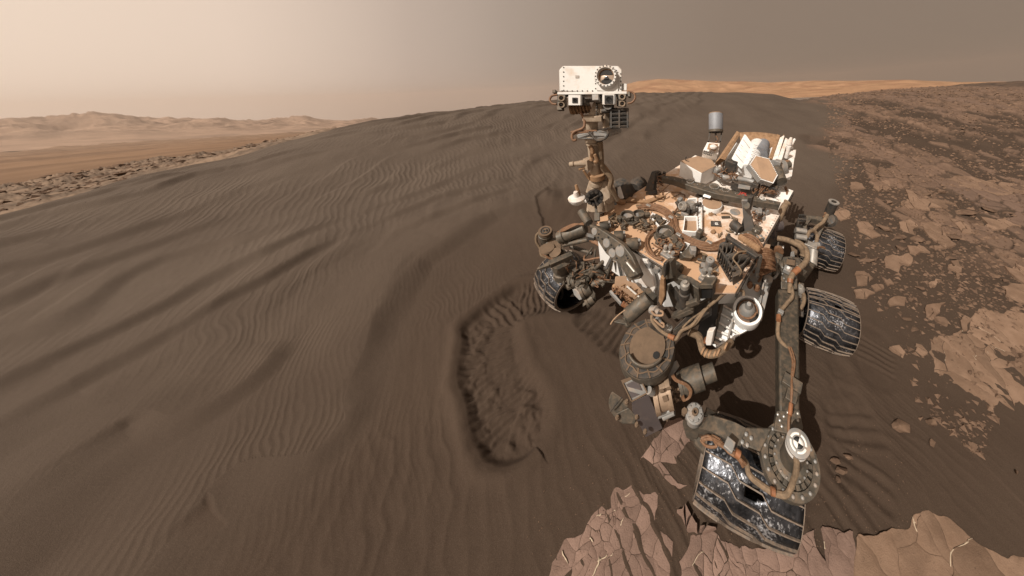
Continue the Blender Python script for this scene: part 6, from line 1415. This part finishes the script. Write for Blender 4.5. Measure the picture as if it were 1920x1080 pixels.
for a in np.linspace(0, 2 * math.pi, 9)[:-1]:
    d_ = FW * math.cos(a) + LF * math.sin(a); part(M().bar(sc0 + UP * .004 + d_ * 20 * s7, sc0 + UP * .004 + d_ * 50 * s7, .022, .012), 'disc_tooth', 'grey_light', SD, .002)
k = M(); k.lathe(sc0, UP * .02, [(0, 0), (22 * s7, 0), (20 * s7, 1), (12 * s7, 1), (10 * s7, 0), (0, 0)], 24); part(k, 'disc_hub', 'dusty_brown', SD)
part(M().lathe(D(*c7(115, 363), .56), UP * .03, [(0, 0), (.016, 0), (.016, 1), (0, 1)], 6), 'nut', 'dusty_brown', SD)
plate(c7, [(110,400,.55), (150,400,.56), (230,420,.55), (200,440,.52), (180,500,.40), (130,470,.42)], -UP * .05, 'hub_bracket', parent=RK); plate(c7, [(210,380,.56), (230,330,.52), (285,365,.50), (245,372,.55)], -UP * .02, 'gusset', parent=RK)
plate(c7, [(160,470,.42), (270,520,.40), (240,590,.36), (170,520,.38)], -UP * .04, 'hub_bracket', parent=RK)
k = M()
for i in range(5): k.tube([D(*c7(x + rr_.uniform(-10, 10), y + rr_.uniform(-10, 10)), h) for x, y, h in ((205,500,.58), (245,485,.60), (290,510,.63), (340,550,.66), (390,590,.66), (420,630,.64))], .007, 8, 5)
k.tube(T(c7, (200,500,.55), (230,530,.57), (280,530,.6), (255,480,.6), (300,500,.63)), .007, 8, 5); part(k, 'cable_harness', 'copper_cable', HB_)
part(M().tube(T(c7, (375,560,.675), (398,577,.672)), .017, 12), 'hose_tape', 'orange_tape', HB_); part(M().box(D(*c7(345, 525), .69), LF * .022, FW * .022, UP * .014), 'cable_clamp', 'grey_light', HB_, .004)

# ------------------------------------------------------------------ rear left wheel gear
k = M(); o = D(*r5(838, 130), .58); k.lathe(o, UP * .16, [(0, 0), (.055, 0), (.055, .9), (.058, .92), (.058, 1), (.03, 1), (.028, .5), (0, .5)], 26); part(k, 'steering_motor', 'grey_dark'); k = M(); k.lathe(o + UP * .155, UP * .012, [(.03, 0), (.06, 0), (.06, 1), (.03, 1)], 26); part(k, 'motor_cap', 'silver')
plate(r5, [(450,200,.62), (470,150,.64), (550,160,.64), (700,170,.62), (820,190,.62), (800,260,.58), (720,230,.60), (620,200,.62), (560,290,.58), (545,560,.50), (520,560,.5), (520,300,.56), (450,290,.58)], -UP * .06, 'rear_bogie', 'grey_anodised')
plate(r5, [(780,190,.62), (830,200,.62), (720,430,.50), (670,420,.50), (690,320,.54)], -UP * .05, 'bogie_arm', 'grey_anodised')
plate(r5, [(440,210,.65), (465,145,.66), (550,155,.66), (550,215,.64), (500,280,.60), (450,270,.60)], -UP * .07, 'hinge_block', 'grey_dark'); k = M()
for i in range(8): k.lathe(D(*r5(465 + (i % 4) * 22, 170 + (i // 4) * 60), .665), UP * .02, [(0, 0), (.012, 0), (.012, 1), (0, 1)], 10)
part(k, 'hinge_bolt', 'grey_dark')
for y in (345, 425): part(M().cyl(D(*r5(415, y), .62), D(*r5(550, y + 20), .62), .03, n=18), 'silver_tube', 'silver')
part(M().prism(T(r5, (400,330,.60), (560,350,.60), (550,470,.56), (390,450,.56)), -UP * .03), 'tube_block', 'grey_dark', bevel=.004)
k = M(); k.lathe(*(lambda a, b: (a, b - a))(*T(r5, (860,240,.50), (830,200,.56))), [(0, 0), (.07, 0), (.09, .4), (.07, .8), (0, 1)], 20); part(k, 'drive_motor', 'grey_dark')
k = M(); k.tube(T(r5, (640,360,.60), (690,300,.62), (760,250,.64), (820,150,.70)), .02, 8, 5); k.tube(T(r5, (560,440,.58), (590,370,.62), (650,360,.6), (690,430,.55), (660,560,.5)), .02, 8, 5); part(k, 'hose', 'sleeve')
k = M(); k.tube(T(r5, (590,605,.5), (680,580,.5), (730,560,.5), (780,570,.48)), .010, 8, 5); k.tube(T(r5, (640,580,.5), (720,560,.52), (790,580,.48)), .007, 8, 5); k.tube(T(r5, (770,190,.66), (800,150,.68), (790,130,.7)), .014, 8, 4); part(k, 'cable', 'copper_cable')
k = M(); k.cyl(*T(r5, (640,600,.52), (620,790,.44)), .045, .05, 20); k.box(D(*r5(600, 560), .5), LF * .06, FW * .04, UP * .04); k.cyl(*T(r5, (560,560,.5), (700,540,.5)), .04, n=18); part(k, 'drive_shaft', 'silver', bevel=.003)
k = M(); k.bar(D(*r5(600, 780), .46), D(*r5(470, 940), .58), .09, .06); k.bar(D(*r5(560, 780), .50), D(*r5(520, 560), .54), .05, .05); k.bar(D(*r5(500, 900), .56), D(*r5(560, 760), .56), .03, .03); part(k, 'bogie_link', 'grey_anodised', bevel=.005)
plate(r5, [(360,620,.50), (400,610,.50), (410,680,.46), (355,680,.46)], -UP * .03, 'white_tab', 'grey_light'); plate(r5, [(355,540,.52), (400,570,.52), (440,600,.5), (440,640,.48), (370,620,.48)], -UP * .03, 'bracket', 'dusty_brown')
# gear hidden in shade along the left side of the body
for x0, y0, x1, y1, h0, h1, w in ((200,200,230,80,1.0,1.1,.04), (120,420,110,560,.9,.85,.06), (200,500,200,620,.85,.8,.05)): part(M().bar(D(*r5(x0, y0), h0), D(*r5(x1, y1), h1), w, .05), 'side_bracket', 'grey_dark', bevel=.004)
part(M().lathe(D(*r5(200, 590), .86), (LF * .3 + FW) * .03, [(0, 0), (.04, 0), (.04, 1), (0, 1)], 20), 'cable_drum', 'copper_cable'); plate(r5, [(235,545,.84), (275,540,.84), (260,610,.82), (230,620,.82)], -UP * .01, 'white_tab', 'white_clean')
# ------------------------------------------------------------------ bedrock plates and loose rocks
def stone_mat(name, c1, c2, sc=9):
    m = bpy.data.materials.new(name); m.use_nodes = True; t = m.node_tree; b = t.nodes['Principled BSDF']
    b.inputs['Roughness'].default_value = .93; b.inputs['Specular IOR Level'].default_value = .12
    ge = N(t, 'ShaderNodeNewGeometry'); oi = N(t, 'ShaderNodeObjectInfo')
    def noise(s_, det=7, ro=.66):
        n = N(t, 'ShaderNodeTexNoise'); n.inputs['Scale'].default_value = s_; n.inputs['Detail'].default_value = det; n.inputs['Roughness'].default_value = ro
        t.links.new(ge.outputs['Position'], n.inputs['Vector']); return n.outputs[0]
    def rng(s_, a, bb, c=0, d=1):
        n = N(t, 'ShaderNodeMapRange'); n.inputs[1].default_value = a; n.inputs[2].default_value = bb; n.inputs[3].default_value = c; n.inputs[4].default_value = d; t.links.new(s_, n.inputs[0]); return n.outputs[0]
    def mix(f, a, bb):
        n = N(t, 'ShaderNodeMix', data_type='RGBA'); t.links.new(f, n.inputs[0])
        for i, c in ((6, a), (7, bb)):
            if isinstance(c, tuple): n.inputs[i].default_value = (*c, 1)
            else: t.links.new(c, n.inputs[i])
        return n.outputs[2]
    c = mix(rng(noise(sc), .35, .65), c1, c2)
    c = mix(rng(noise(sc * .35, 4), .48, .68, 0, .6), c, tuple(k * .62 for k in c1))
    c = mix(rng(noise(sc * 5, 6, .8), .60, .72, 0, .8), c, (.06,.042,.031))
    mu = N(t, 'ShaderNodeMix', data_type='RGBA', blend_type='MULTIPLY'); mu.inputs[0].default_value = 1
    v = rng(oi.outputs['Random'], 0, 1, .82, 1.12); cb = N(t, 'ShaderNodeCombineColor')
    for i in range(3): t.links.new(v, cb.inputs[i])
    t.links.new(c, mu.inputs[6]); t.links.new(cb.outputs[0], mu.inputs[7]); t.links.new(mu.outputs[2], b.inputs['Base Color'])
    ad = N(t, 'ShaderNodeMath', operation='ADD'); t.links.new(noise(30, 6, .7), ad.inputs[0]); t.links.new(noise(140, 4, .75), ad.inputs[1])
    bp = N(t, 'ShaderNodeBump'); bp.inputs['Strength'].default_value = .55; bp.inputs['Distance'].default_value = .012; t.links.new(ad.outputs[0], bp.inputs['Height']); t.links.new(bp.outputs[0], b.inputs['Normal'])
    MATS[name] = m; return m
stone_mat('bedrock_tan', (.176,.112,.075), (.215,.141,.097)); stone_mat('bedrock_pink', (.195,.128,.100), (.235,.157,.124)); stone_mat('loose_rock', (.108,.069,.048), (.160,.103,.069), 14)
mat('vein_mineral', (.40,.32,.23), .8, var=.2, bump=.3, scale=60)
SR = random.Random(44)
def clip_half(poly, p, n):
    out = []
    for i in range(len(poly)):
        a, b = poly[i], poly[(i + 1) % len(poly)]; da, db = (a - p) @ n, (b - p) @ n
        if da <= 0: out.append(a)
        if (da < 0 < db) or (db < 0 < da): out.append(a + (b - a) * (da / (da - db)))
    return out
def warp(q, amp, f):
    return q + amp * np.array([fbm(q[0:1] * f, q[1:2] * f, 301, 4)[0], fbm(q[0:1] * f, q[1:2] * f, 302, 4)[0]]) * 2
def area(p): return .5 * abs(sum(p[i][0] * p[(i + 1) % len(p)][1] - p[(i + 1) % len(p)][0] * p[i][1] for i in range(len(p))))
def zt(P2): P2 = np.asarray(P2); return terrain(P2[:, 0], P2[:, 1], False)
def piece_mesh(poly, h, gap, seg, amp, f):
    c = sum(poly) / len(poly); q = []
    for i in range(len(poly)):
        a, b = poly[i], poly[(i + 1) % len(poly)]; k = max(1, int(np.hypot(*(b - a)) / seg))
        q += [a + (b - a) * j / k for j in range(k)]
    q = [warp(p, amp, f) for p in q]; c = sum(q) / len(q)
    rad = math.sqrt(area(q) / math.pi) + 1e-4
    sh = lambda d: [c + (p - c) * max(.3, 1 - d / max(np.hypot(*(p - c)), .3 * rad)) for p in q]
    r0, r1_, r2_ = sh(gap - h * .25), sh(gap), sh(gap + min(.0022, .18 * rad))
    tilt = np.array([SR.uniform(-1, 1), SR.uniform(-1, 1)]) * .012; hh = h * SR.uniform(.7, 1.2)
    up = lambda P2, o: [np.array([p[0], p[1], z + o + (tilt @ (p - c))]) for p, z in zip(P2, zt(P2))]
    n = len(q); v = up(r0, -.06) + up(r1_, hh * .72) + up(r2_, hh)
    fc = [(i + o, (i + 1) % n + o, (i + 1) % n + o + n, i + o + n) for o in (0, n) for i in range(n)] + [tuple(range(2 * n, 3 * n))]
    return v, fc
def outcrop(pxs, ncell, h, label, m='bedrock_tan', gap=.004, veins=0, group=None, name='bedrock_slab', amp=.02, f=7, seg=.03, drop=0.0, cell_pts=None):
    poly = [G(*p)[:2] for p in pxs]
    lo = np.min(poly, 0); hi = np.max(poly, 0)
    if ncell <= 1:
        v, fc = piece_mesh(poly, h, .002, seg, amp, f); o = meshobj(name, v, fc, MATS[m], angle=30); return tag(o, label, 'bedrock', group, 'thing')
    pts = []
    arr = np.array(poly)
    cc = []
    while len(pts) < ncell:
        q = np.array([SR.uniform(lo[0], hi[0]), SR.uniform(lo[1], hi[1])])
        if len(cc) < max(2, ncell // 9): cc.append(q)
        elif SR.random() < .62: q = SR.choice(cc) + np.array([SR.gauss(0, 1), SR.gauss(0, 1)]) * (hi - lo) * .075
        if inside(q[0:1], q[1:2], arr)[0]: pts.append(q)
    base = G(*np.mean(pxs, 0)); root = empty(name, tuple(base), label, 'bedrock', group, 'thing')
    for i, p in enumerate(pts):
        c = [np.asarray(k) for k in poly]
        for j, q in enumerate(pts):
            if i != j and len(c) > 2: c = clip_half(c, (p + q) / 2, q - p)
        if len(c) < 3 or area(c) < 2e-4 or SR.random() < drop: continue
        v, fc = piece_mesh(c, h, gap * SR.choice((.3, .4, .6, 1.6)), seg, amp, f)
        meshobj('stone_plate', [k - base for k in v], fc, MATS[m], root, angle=30)
    for k in range(veins):
        a, b = SR.choice(pts), SR.choice(pts)
        near_ = sorted(pts, key=lambda q: np.hypot(*(q - a)))[1:4]; b = SR.choice(near_) if near_ else b
        mid = (a + b) / 2; d = np.array([-(b - a)[1], (b - a)[0]]); d = d / (np.hypot(*d) + 1e-9) * np.hypot(*(b - a)) * SR.uniform(.3, .7)
        ln = [mid + d * t_ for t_ in np.linspace(-1, 1, 9)]; ln = [warp(q, amp * 1.2, f) for q in ln]; bm_ = M()
        if not inside(np.array([q[0] for q in ln]), np.array([q[1] for q in ln]), arr).all(): continue
        zz = zt(ln); w = SR.uniform(.0012, .0028); L_, R2 = [], []
        for i, q in enumerate(ln):
            t_ = nrm(np.append(ln[min(i + 1, 8)] - ln[max(i - 1, 0)], 0)); s_ = np.array([-t_[1], t_[0], 0]); ww = w * SR.uniform(.4, 1.4)
            c3_ = np.array([q[0], q[1], zz[i] + h * 1.02]); L_.append(c3_ - s_ * ww - base); R2.append(c3_ + s_ * ww - base)
        bm_.add(L_ + R2, [(i, i + 1, 10 + i, 9 + i) for i in range(8)]); o = bm_.done('mineral_vein', 'vein_mineral', None); o.parent = root
        md = o.modifiers.new('s', 'SOLIDIFY'); md.thickness = .006
    return root
outcrop([(1738,668), (1752,636), (1790,628), (1818,622), (1828,582), (1880,584), (1930,590), (1990,640), (1990,745), (1925,762), (1905,742), (1893,768), (1868,752), (1866,772), (1835,790), (1812,770), (1788,760), (1778,742), (1764,718), (1750,690)], 26, .004, 'large cracked tan bedrock slab with pale veins right of the middle wheel', veins=8, gap=.002, amp=.03, seg=.02)
outcrop([(1585,1110), (1600,1040), (1612,1005), (1640,986), (1662,976), (1690,986), (1705,970), (1760,960), (1800,985), (1830,1006), (1870,1030), (1935,1048), (2000,1085), (2010,1130), (1700,1150)], 13, .004, 'broad smooth tan bedrock slab along the bottom right edge, crossed by straight cracks', veins=7, gap=.002, amp=.025, seg=.015)
outcrop([(1020,1100), (1040,1045), (1060,1020), (1092,1002), (1112,952), (1150,912), (1188,904), (1206,930), (1236,930), (1232,990), (1262,1012), (1245,1100), (1140,1120)], 52, .0025, 'pinkish shattered bedrock patch below the front wheel, full of dark cracks', 'bedrock_pink', veins=12, gap=.0010, drop=.05, amp=.022, f=9, seg=.015)
outcrop([(1265,1040), (1290,1000), (1330,1010), (1420,1036), (1490,1010), (1540,985), (1600,1000), (1600,1040), (1590,1105), (1440,1130), (1290,1120)], 40, .004, 'jumbled broken bedrock blocks in front of the front wheel', 'bedrock_pink', veins=4, gap=.0016, drop=.08, amp=.025, seg=.015)
outcrop([(1262,965), (1285,950), (1310,985), (1345,1002), (1330,1012), (1285,995)], 5, .03, 'low brown bedrock block beside the inner edge of the front wheel', 'bedrock_pink', gap=.008)
outcrop([(1205,862), (1228,830), (1252,800), (1278,792), (1290,830), (1262,850), (1262,880), (1280,905), (1262,912), (1235,880)], 14, .004, 'small shattered bedrock patch under the drill turret', 'bedrock_pink', gap=.003, drop=.12, amp=.03, seg=.015)
MID = [([(1575,388), (1592,396), (1596,410), (1570,415), (1556,404)], 3, 'flat bedrock plate level with the rear wheel top'),
 ([(1607,424), (1628,418), (1640,428), (1640,436), (1654,446), (1634,452), (1618,438)], 6, 'cracked flat plate right of the rear wheel'),
 ([(1652,480), (1672,478), (1700,474), (1710,482), (1708,494), (1692,500), (1684,508), (1664,502), (1652,494)], 2, 'smooth pale plate shaped like a shield right of the rear wheel'),
 ([(1700,465), (1732,465), (1735,474), (1716,480), (1702,474)], 2, 'pinkish flat plate behind the shield-shaped pale plate'),
 ([(1743,462), (1770,456), (1773,464), (1748,472)], 2, 'narrow tan plate beside the pinkish flat plate'),
 ([(1720,420), (1742,420), (1764,422), (1766,440), (1790,460), (1776,464), (1752,452), (1738,440)], 8, 'long wedge-shaped tan plate with fine cracks'),
 ([(1684,416), (1710,414), (1716,424), (1704,434), (1690,430)], 7, 'broken angular plates left of the wedge-shaped plate'),
 ([(1784,416), (1808,414), (1816,424), (1828,440), (1806,440), (1796,430)], 4, 'layered plate left of the dark upright rock'),
 ([(1842,410), (1880,408), (1906,420), (1898,432), (1868,438), (1848,444), (1842,430), (1850,420)], 4, 'wide flat tan plate near the right edge'),
 ([(1686,384), (1700,358), (1716,360), (1722,374), (1760,376), (1790,382), (1770,392), (1740,396), (1706,394)], 12, 'broad pale plate crossed by a white vein'),
 ([(1596,344), (1614,343), (1620,352), (1612,357), (1598,354)], 1, 'small rounded pale plate near the dune edge'),
 ([(1634,350), (1648,340), (1670,340), (1672,350), (1656,356), (1644,361)], 3, 'pale triangular plate group beyond the rear wheel'),
 ([(1770,340), (1800,332), (1860,340), (1915,350), (1930,366), (1890,370), (1850,362), (1800,352)], 16, 'large paved spread of tan plates far right'),
 ([(1598,516), (1618,511), (1634,520), (1628,534), (1604,536)], 4, 'flat plate in front of the rear wheel'),
 ([(1604,545), (1622,540), (1640,548), (1626,556), (1606,556)], 4, 'cracked low plate just above the middle wheel'),
 ([(1634,534), (1652,530), (1656,542), (1640,544)], 2, 'rounded low plate right of the cracked low plate'),
 ([(1656,522), (1672,522), (1674,532), (1660,534)], 2, 'pair of small tan plates beside the sand track'),
 ([(1778,500), (1800,492), (1806,508), (1806,526), (1798,528), (1794,512)], 5, 'curved strip of broken plates on the right'),
 ([(1744,530), (1764,522), (1760,534), (1750,538)], 3, 'low group of angular plates left of the curved strip'),
 ([(1885,508), (1930,490), (1940,530), (1930,545), (1898,524)], 7, 'rough plate cut by the right edge of the picture'),
 ([(1884,540), (1940,528), (1960,560), (1920,568), (1895,556)], 5, 'flat plate near the right edge above the great slab'),
 ([(1660,562), (1682,556), (1698,560), (1700,572), (1670,572)], 1, 'thin smooth plate right of the middle wheel'),
 ([(1738,578), (1756,566), (1776,570), (1772,584), (1752,604), (1740,590)], 4, 'domed pale rock plate above the great slab'),
 ([(1784,626), (1800,604), (1816,594), (1826,600), (1812,622), (1800,630)], 3, 'plate with a bright white vein touching the great slab'),
 ([(1674,652), (1690,652), (1704,668), (1702,678), (1688,668)], 3, 'small split plate left of the great slab'),
 ([(1708,646), (1724,650), (1738,664), (1728,672), (1714,664)], 2, 'small tan plate joined to the left of the great slab')]
for pxs, n, lb in MID:
    dd = np.linalg.norm(G(*np.mean(pxs, 0)) - CAM)
    o = outcrop(pxs, n, .006 + .003 * dd, lb, gap=.002 + .0015 * dd, amp=.012 + .008 * dd, f=5, seg=.02 + .008 * dd, veins=1 if 'vein' in lb else 0)

def rock_mesh(k, detail, flat=.6):
    rg = np.random.default_rng(500 + k); bm = bmesh.new(); v = rg.normal(size=(16 + 3 * (k % 4), 3)); v /= np.linalg.norm(v, axis=1)[:, None]
    v *= rg.uniform(.75, 1.05, (len(v), 1)) * np.array([1, rg.uniform(.6, .9), flat * rg.uniform(.75, 1.2)])
    for p in v: bm.verts.new(tuple(p))
    r = bmesh.ops.convex_hull(bm, input=bm.verts[:]); bmesh.ops.delete(bm, geom=[g for g in r['geom_interior'] if isinstance(g, bmesh.types.BMVert)], context='VERTS')
    bmesh.ops.triangulate(bm, faces=bm.faces[:])
    if detail:
        bmesh.ops.subdivide_edges(bm, edges=bm.edges[:], cuts=detail, use_grid_fill=True)
        co = np.array([p.co for p in bm.verts]); s_ = 40 * k
        d = .10 * fbm(co[:, 0] * 2.5 + co[:, 2] * 1.7, co[:, 1] * 2.5 - co[:, 2] * 2.1, s_, 4) + .05 * np.sign(np.sin(co[:, 2] * 14 + co[:, 0] * 3)) * .4
        for p, q in zip(bm.verts, d): p.co *= 1 + q
    me = bpy.data.meshes.new('rock'); bm.to_mesh(me); bm.free(); me.materials.append(MATS['loose_rock']); me.shade_smooth(); me.set_sharp_from_angle(angle=math.radians(28)); return me
ROCKS = [rock_mesh(k, 2, .55) for k in range(10)]; FLATS = [rock_mesh(20 + k, 2, .3) for k in range(6)]; SMALL = [rock_mesh(40 + k, 0, .6) for k in range(8)]
def rock(px, py, w, hgt, label, group=None, me=None, rot=None, sink=.3):
    p = G(px, py); s_ = pix(p)[2] / FPX; a = w * s_ / 2; b_ = hgt * s_ / 2
    o = bpy.data.objects.new('rock', me or SR.choice(ROCKS)); link(o)
    o.scale = (a * 1.05, a * .85, max(b_ * 1.25, a * .5)); o.rotation_euler = (SR.uniform(-.25, .25), SR.uniform(-.25, .25), SR.uniform(-.4, .4) if rot is None else rot)
    zz = o.scale[2] * .5
    o.location = (p[0], p[1], p[2] + zz * (1 - sink) * .55); return tag(o, label, 'rock', group)
HAND = [(1745,795,22,36,'upright narrow rock with a dark left face on the open sand'), (1690,803,36,36,'three-cornered tan rock lying alone right of the wheel tracks'), (1747,832,18,14,'small square rock below the upright narrow rock'), (1812,836,15,11,'small pointed rock alone on sand right of the others'), (1726,785,11,11,'little stone left of the upright narrow rock'), (1765,605,24,26,'dark blocky rock above the great slab'), (1726,541,20,12,'pointed tan rock on sand above the domed plate'), (1819,699,14,9,'pebble lying on the great cracked slab'), (1838,702,16,8,'second pebble lying on the great cracked slab near the crack'), (1912,668,10,20,'dark upright stone in the gap of the great slab'),
 (1687,446,30,15,'long block with a dark end, nearest the wedge-shaped plate'), (1719,451,26,20,'layered upturned rock of the row beyond the shield plate'), (1687,466,22,18,'dark-sided angular rock just behind the shield plate'), (1740,457,12,18,'thin standing flake at the right end of the rock row'), (1788,445,38,17,'large rough brown rock below the layered plate'), (1830,420,28,14,'dark jagged rock standing on edge'), (1734,366,22,11,'dark brown boulder on the broad pale plate'), (1765,361,17,12,'rounded tan boulder right of the dark brown boulder'), (1666,381,16,14,'leaning tan rock left of the broad pale plate'), (1808,400,44,14,'low layered rock carrying a bright fleck'), (1857,395,36,12,'long flat layered rock near the right edge'), (1892,401,22,12,'tilted dark slab near the right edge'), (1597,477,28,11,'elongated tan rock right of the rear wheel'), (1626,489,30,15,'dark slanting rock between the wheels'), (1643,487,12,15,'pale flake beside the dark slanting rock'), (1662,473,10,10,'small pale stone behind the shield plate'), (1658,430,28,20,'rough tan rock left of the rock row'), (1886,528,13,10,'dark little rock at the foot of the right-edge plate'), (1863,518,20,7,'low stone strip left of the right-edge plate'), (1746,489,10,7,'small tan stone on rippled sand right of the shield plate'), (1784,484,20,7,'flat brown stone above the curved strip'), (1794,474,17,6,'pair-like flat pale stone below the rough brown rock'), (1905,888,10,30,'thin pale sliver of rock alone at far right'), (1600,540,8,8,'whitish pebble beside the top of the middle wheel'), (1709,564,14,14,'small grey stone beside the thin smooth plate'), (1700,598,20,9,'row of low stones left of the dark blocky rock'), (1712,618,22,8,'narrow low stone above the small split plate')]
for i, (x, y, w, h, lb) in enumerate(HAND): rock(x, y, w, h, lb, me=FLATS[i % 6] if w > 2.2 * h else ROCKS[i % 10])
for i, (x, y, w, h, lb) in enumerate([(1566,866,22,22,'dark cracked rock right of the steering joint'), (1578,884,24,18,'brown broken rock below the dark cracked rock'), (1590,858,16,18,'top stone of the broken pile right of the front wheel'), (1572,900,14,10,'lowest stone of the broken pile right of the front wheel')]): rock(x, y, w, h, lb, me=ROCKS[(i * 3) % 10])
# many more loose rocks over the plain
n_ = 0
while n_ < 190:
    y = 200 + 370 * SR.random() ** 1.7; x = SR.uniform(1500, 1990)
    lim = np.interp(y, [190, 260, 330, 410, 500, 570], [1520, 1560, 1575, 1600, 1640, 1650])
    if x < lim: continue
    t_ = (y - 190) / 380; w = SR.uniform(3.5, 8) + 8 * t_ * SR.random() ** 3; h = w * SR.uniform(.3, .7)
    rock(x, y, w, h, 'small tan rock scattered on the stony plain right of the rover', 'loose rocks on the stony plain', me=SR.choice(SMALL + FLATS[:2])); n_ += 1
def pebbles(name, label, region, n, smin, smax, seed):
    rg = random.Random(seed); v, f = [], []; base_ = [np.array(q, float) for q in ((1,0,0), (-.5,.8,0), (-.6,-.7,0), (.1,.1,.9), (.0,.0,-.6))]; fs = [(0,1,3), (1,2,3), (2,0,3), (1,0,4), (2,1,4), (0,2,4)]
    P_ = []
    while len(P_) < n:
        q = region(rg)
        if q is not None: P_.append(q)
    P_ = np.array(P_); Z = terrain(P_[:, 0], P_[:, 1])[0]
    for (x, y), z in zip(P_, Z):
        dd = math.hypot(x, y); s_ = rg.uniform(smin, smax) * (1 + dd * .12); a = rg.uniform(0, 6.28); ca, sa = math.cos(a), math.sin(a); o = len(v)
        for q in base_:
            k = q * s_ * np.array([1, rg.uniform(.6, 1.1), .6]); v.append(np.array([x + k[0] * ca - k[1] * sa, y + k[0] * sa + k[1] * ca, z + k[2]]))
        f += [tuple(i + o for i in t_) for t_ in fs]
    return tag(meshobj(name, v, f, MATS['loose_rock'], smooth=False), label, None, None, 'stuff')
def reg_plain(rg):
    r = math.exp(rg.uniform(math.log(2.2), math.log(45))); a = rg.uniform(.3, 1.05); b_ = np.interp(r, B_R, B_A)
    if a < b_ + .02: return None
    x, y = r * math.sin(a), r * math.cos(a)
    if vnoise(np.array([x * 1.2]), np.array([y * 1.2]), 5)[0] < rg.uniform(-.5, .25): return None
    return x, y
pebbles('pebbles', 'fine stone chips strewn over the stony plain', reg_plain, 9000, .004, .017, 3)
pebbles('stone_rubble', 'broken rubble strewn between the bedrock plates of the plain', reg_plain, 3600, .010, .034, 23)
def reg_near(rg):
    cx, cy = rg.choice([(1500,1010), (1570,880), (1130,1000), (1290,960), (1760,600), (1620,1000), (1240,850)]); q = D(cx + rg.gauss(0, 70), cy + rg.gauss(0, 40), 0); return q[0], q[1]
pebbles('gravel', 'fine stone chips around the bedrock near the front wheel', reg_near, 900, .002, .006, 8)
def reg_ridge(rg):
    px = rg.uniform(-60, 460); a, _ = azte(px, 320); r = rg.uniform(14, 52); return r * math.sin(a), r * math.cos(a)
# dark boulders along the rocky ridge at the foot of the dune on the left
ridge = bpy.data.objects['rocky_ridge']; rm = np.empty(len(ridge.data.vertices) * 3, np.float32); ridge.data.vertices.foreach_get('co', rm); rm = rm.reshape(200, 420, 3)
for i in range(70):
    row = SR.randint(60, 178); col = SR.randint(20, 360); p = rm[row, col]; r = math.hypot(p[0], p[1])
    o = bpy.data.objects.new('rock', SR.choice(SMALL)); link(o); s_ = SR.uniform(.004, .010) * r
    o.scale = (s_, s_, s_ * .7); o.rotation_euler = (0, 0, SR.uniform(0, 6)); o.location = (p[0], p[1], p[2] + s_ * .15); tag(o, 'small dark boulder on the rocky ridge behind the dune at far left', 'rock', 'boulders on the far left ridge')

v, fcs = [], []; rg = random.Random(17); b5 = [np.array(q, float) for q in ((1,0,0), (-.5,.8,0), (-.6,-.7,0), (.1,.1,.8), (.0,.0,-.6))]
for i in range(3200):
    p = rm[rg.randint(40, 185), rg.randint(0, 400)]; r = math.hypot(p[0], p[1]); s_ = rg.uniform(.0012, .0035) * r * (1 + 1.5 * rg.random() ** 4); a_ = rg.uniform(0, 6.28); o = len(v)
    for q in b5:
        k = q * s_ * np.array([1, rg.uniform(.6, 1.1), .7]); v.append(np.array([p[0] + rg.uniform(-.004, .004) * r + k[0] * math.cos(a_) - k[1] * math.sin(a_), p[1] + k[0] * math.sin(a_) + k[1] * math.cos(a_), p[2] + k[2]]))
    fcs += [tuple(j + o for j in t_) for t_ in ((0,1,3), (1,2,3), (2,0,3), (1,0,4), (2,1,4), (0,2,4))]
tag(meshobj('rubble', v, fcs, MATS['loose_rock'], smooth=False), 'angular rubble covering the rocky ridge at far left', None, None, 'stuff')
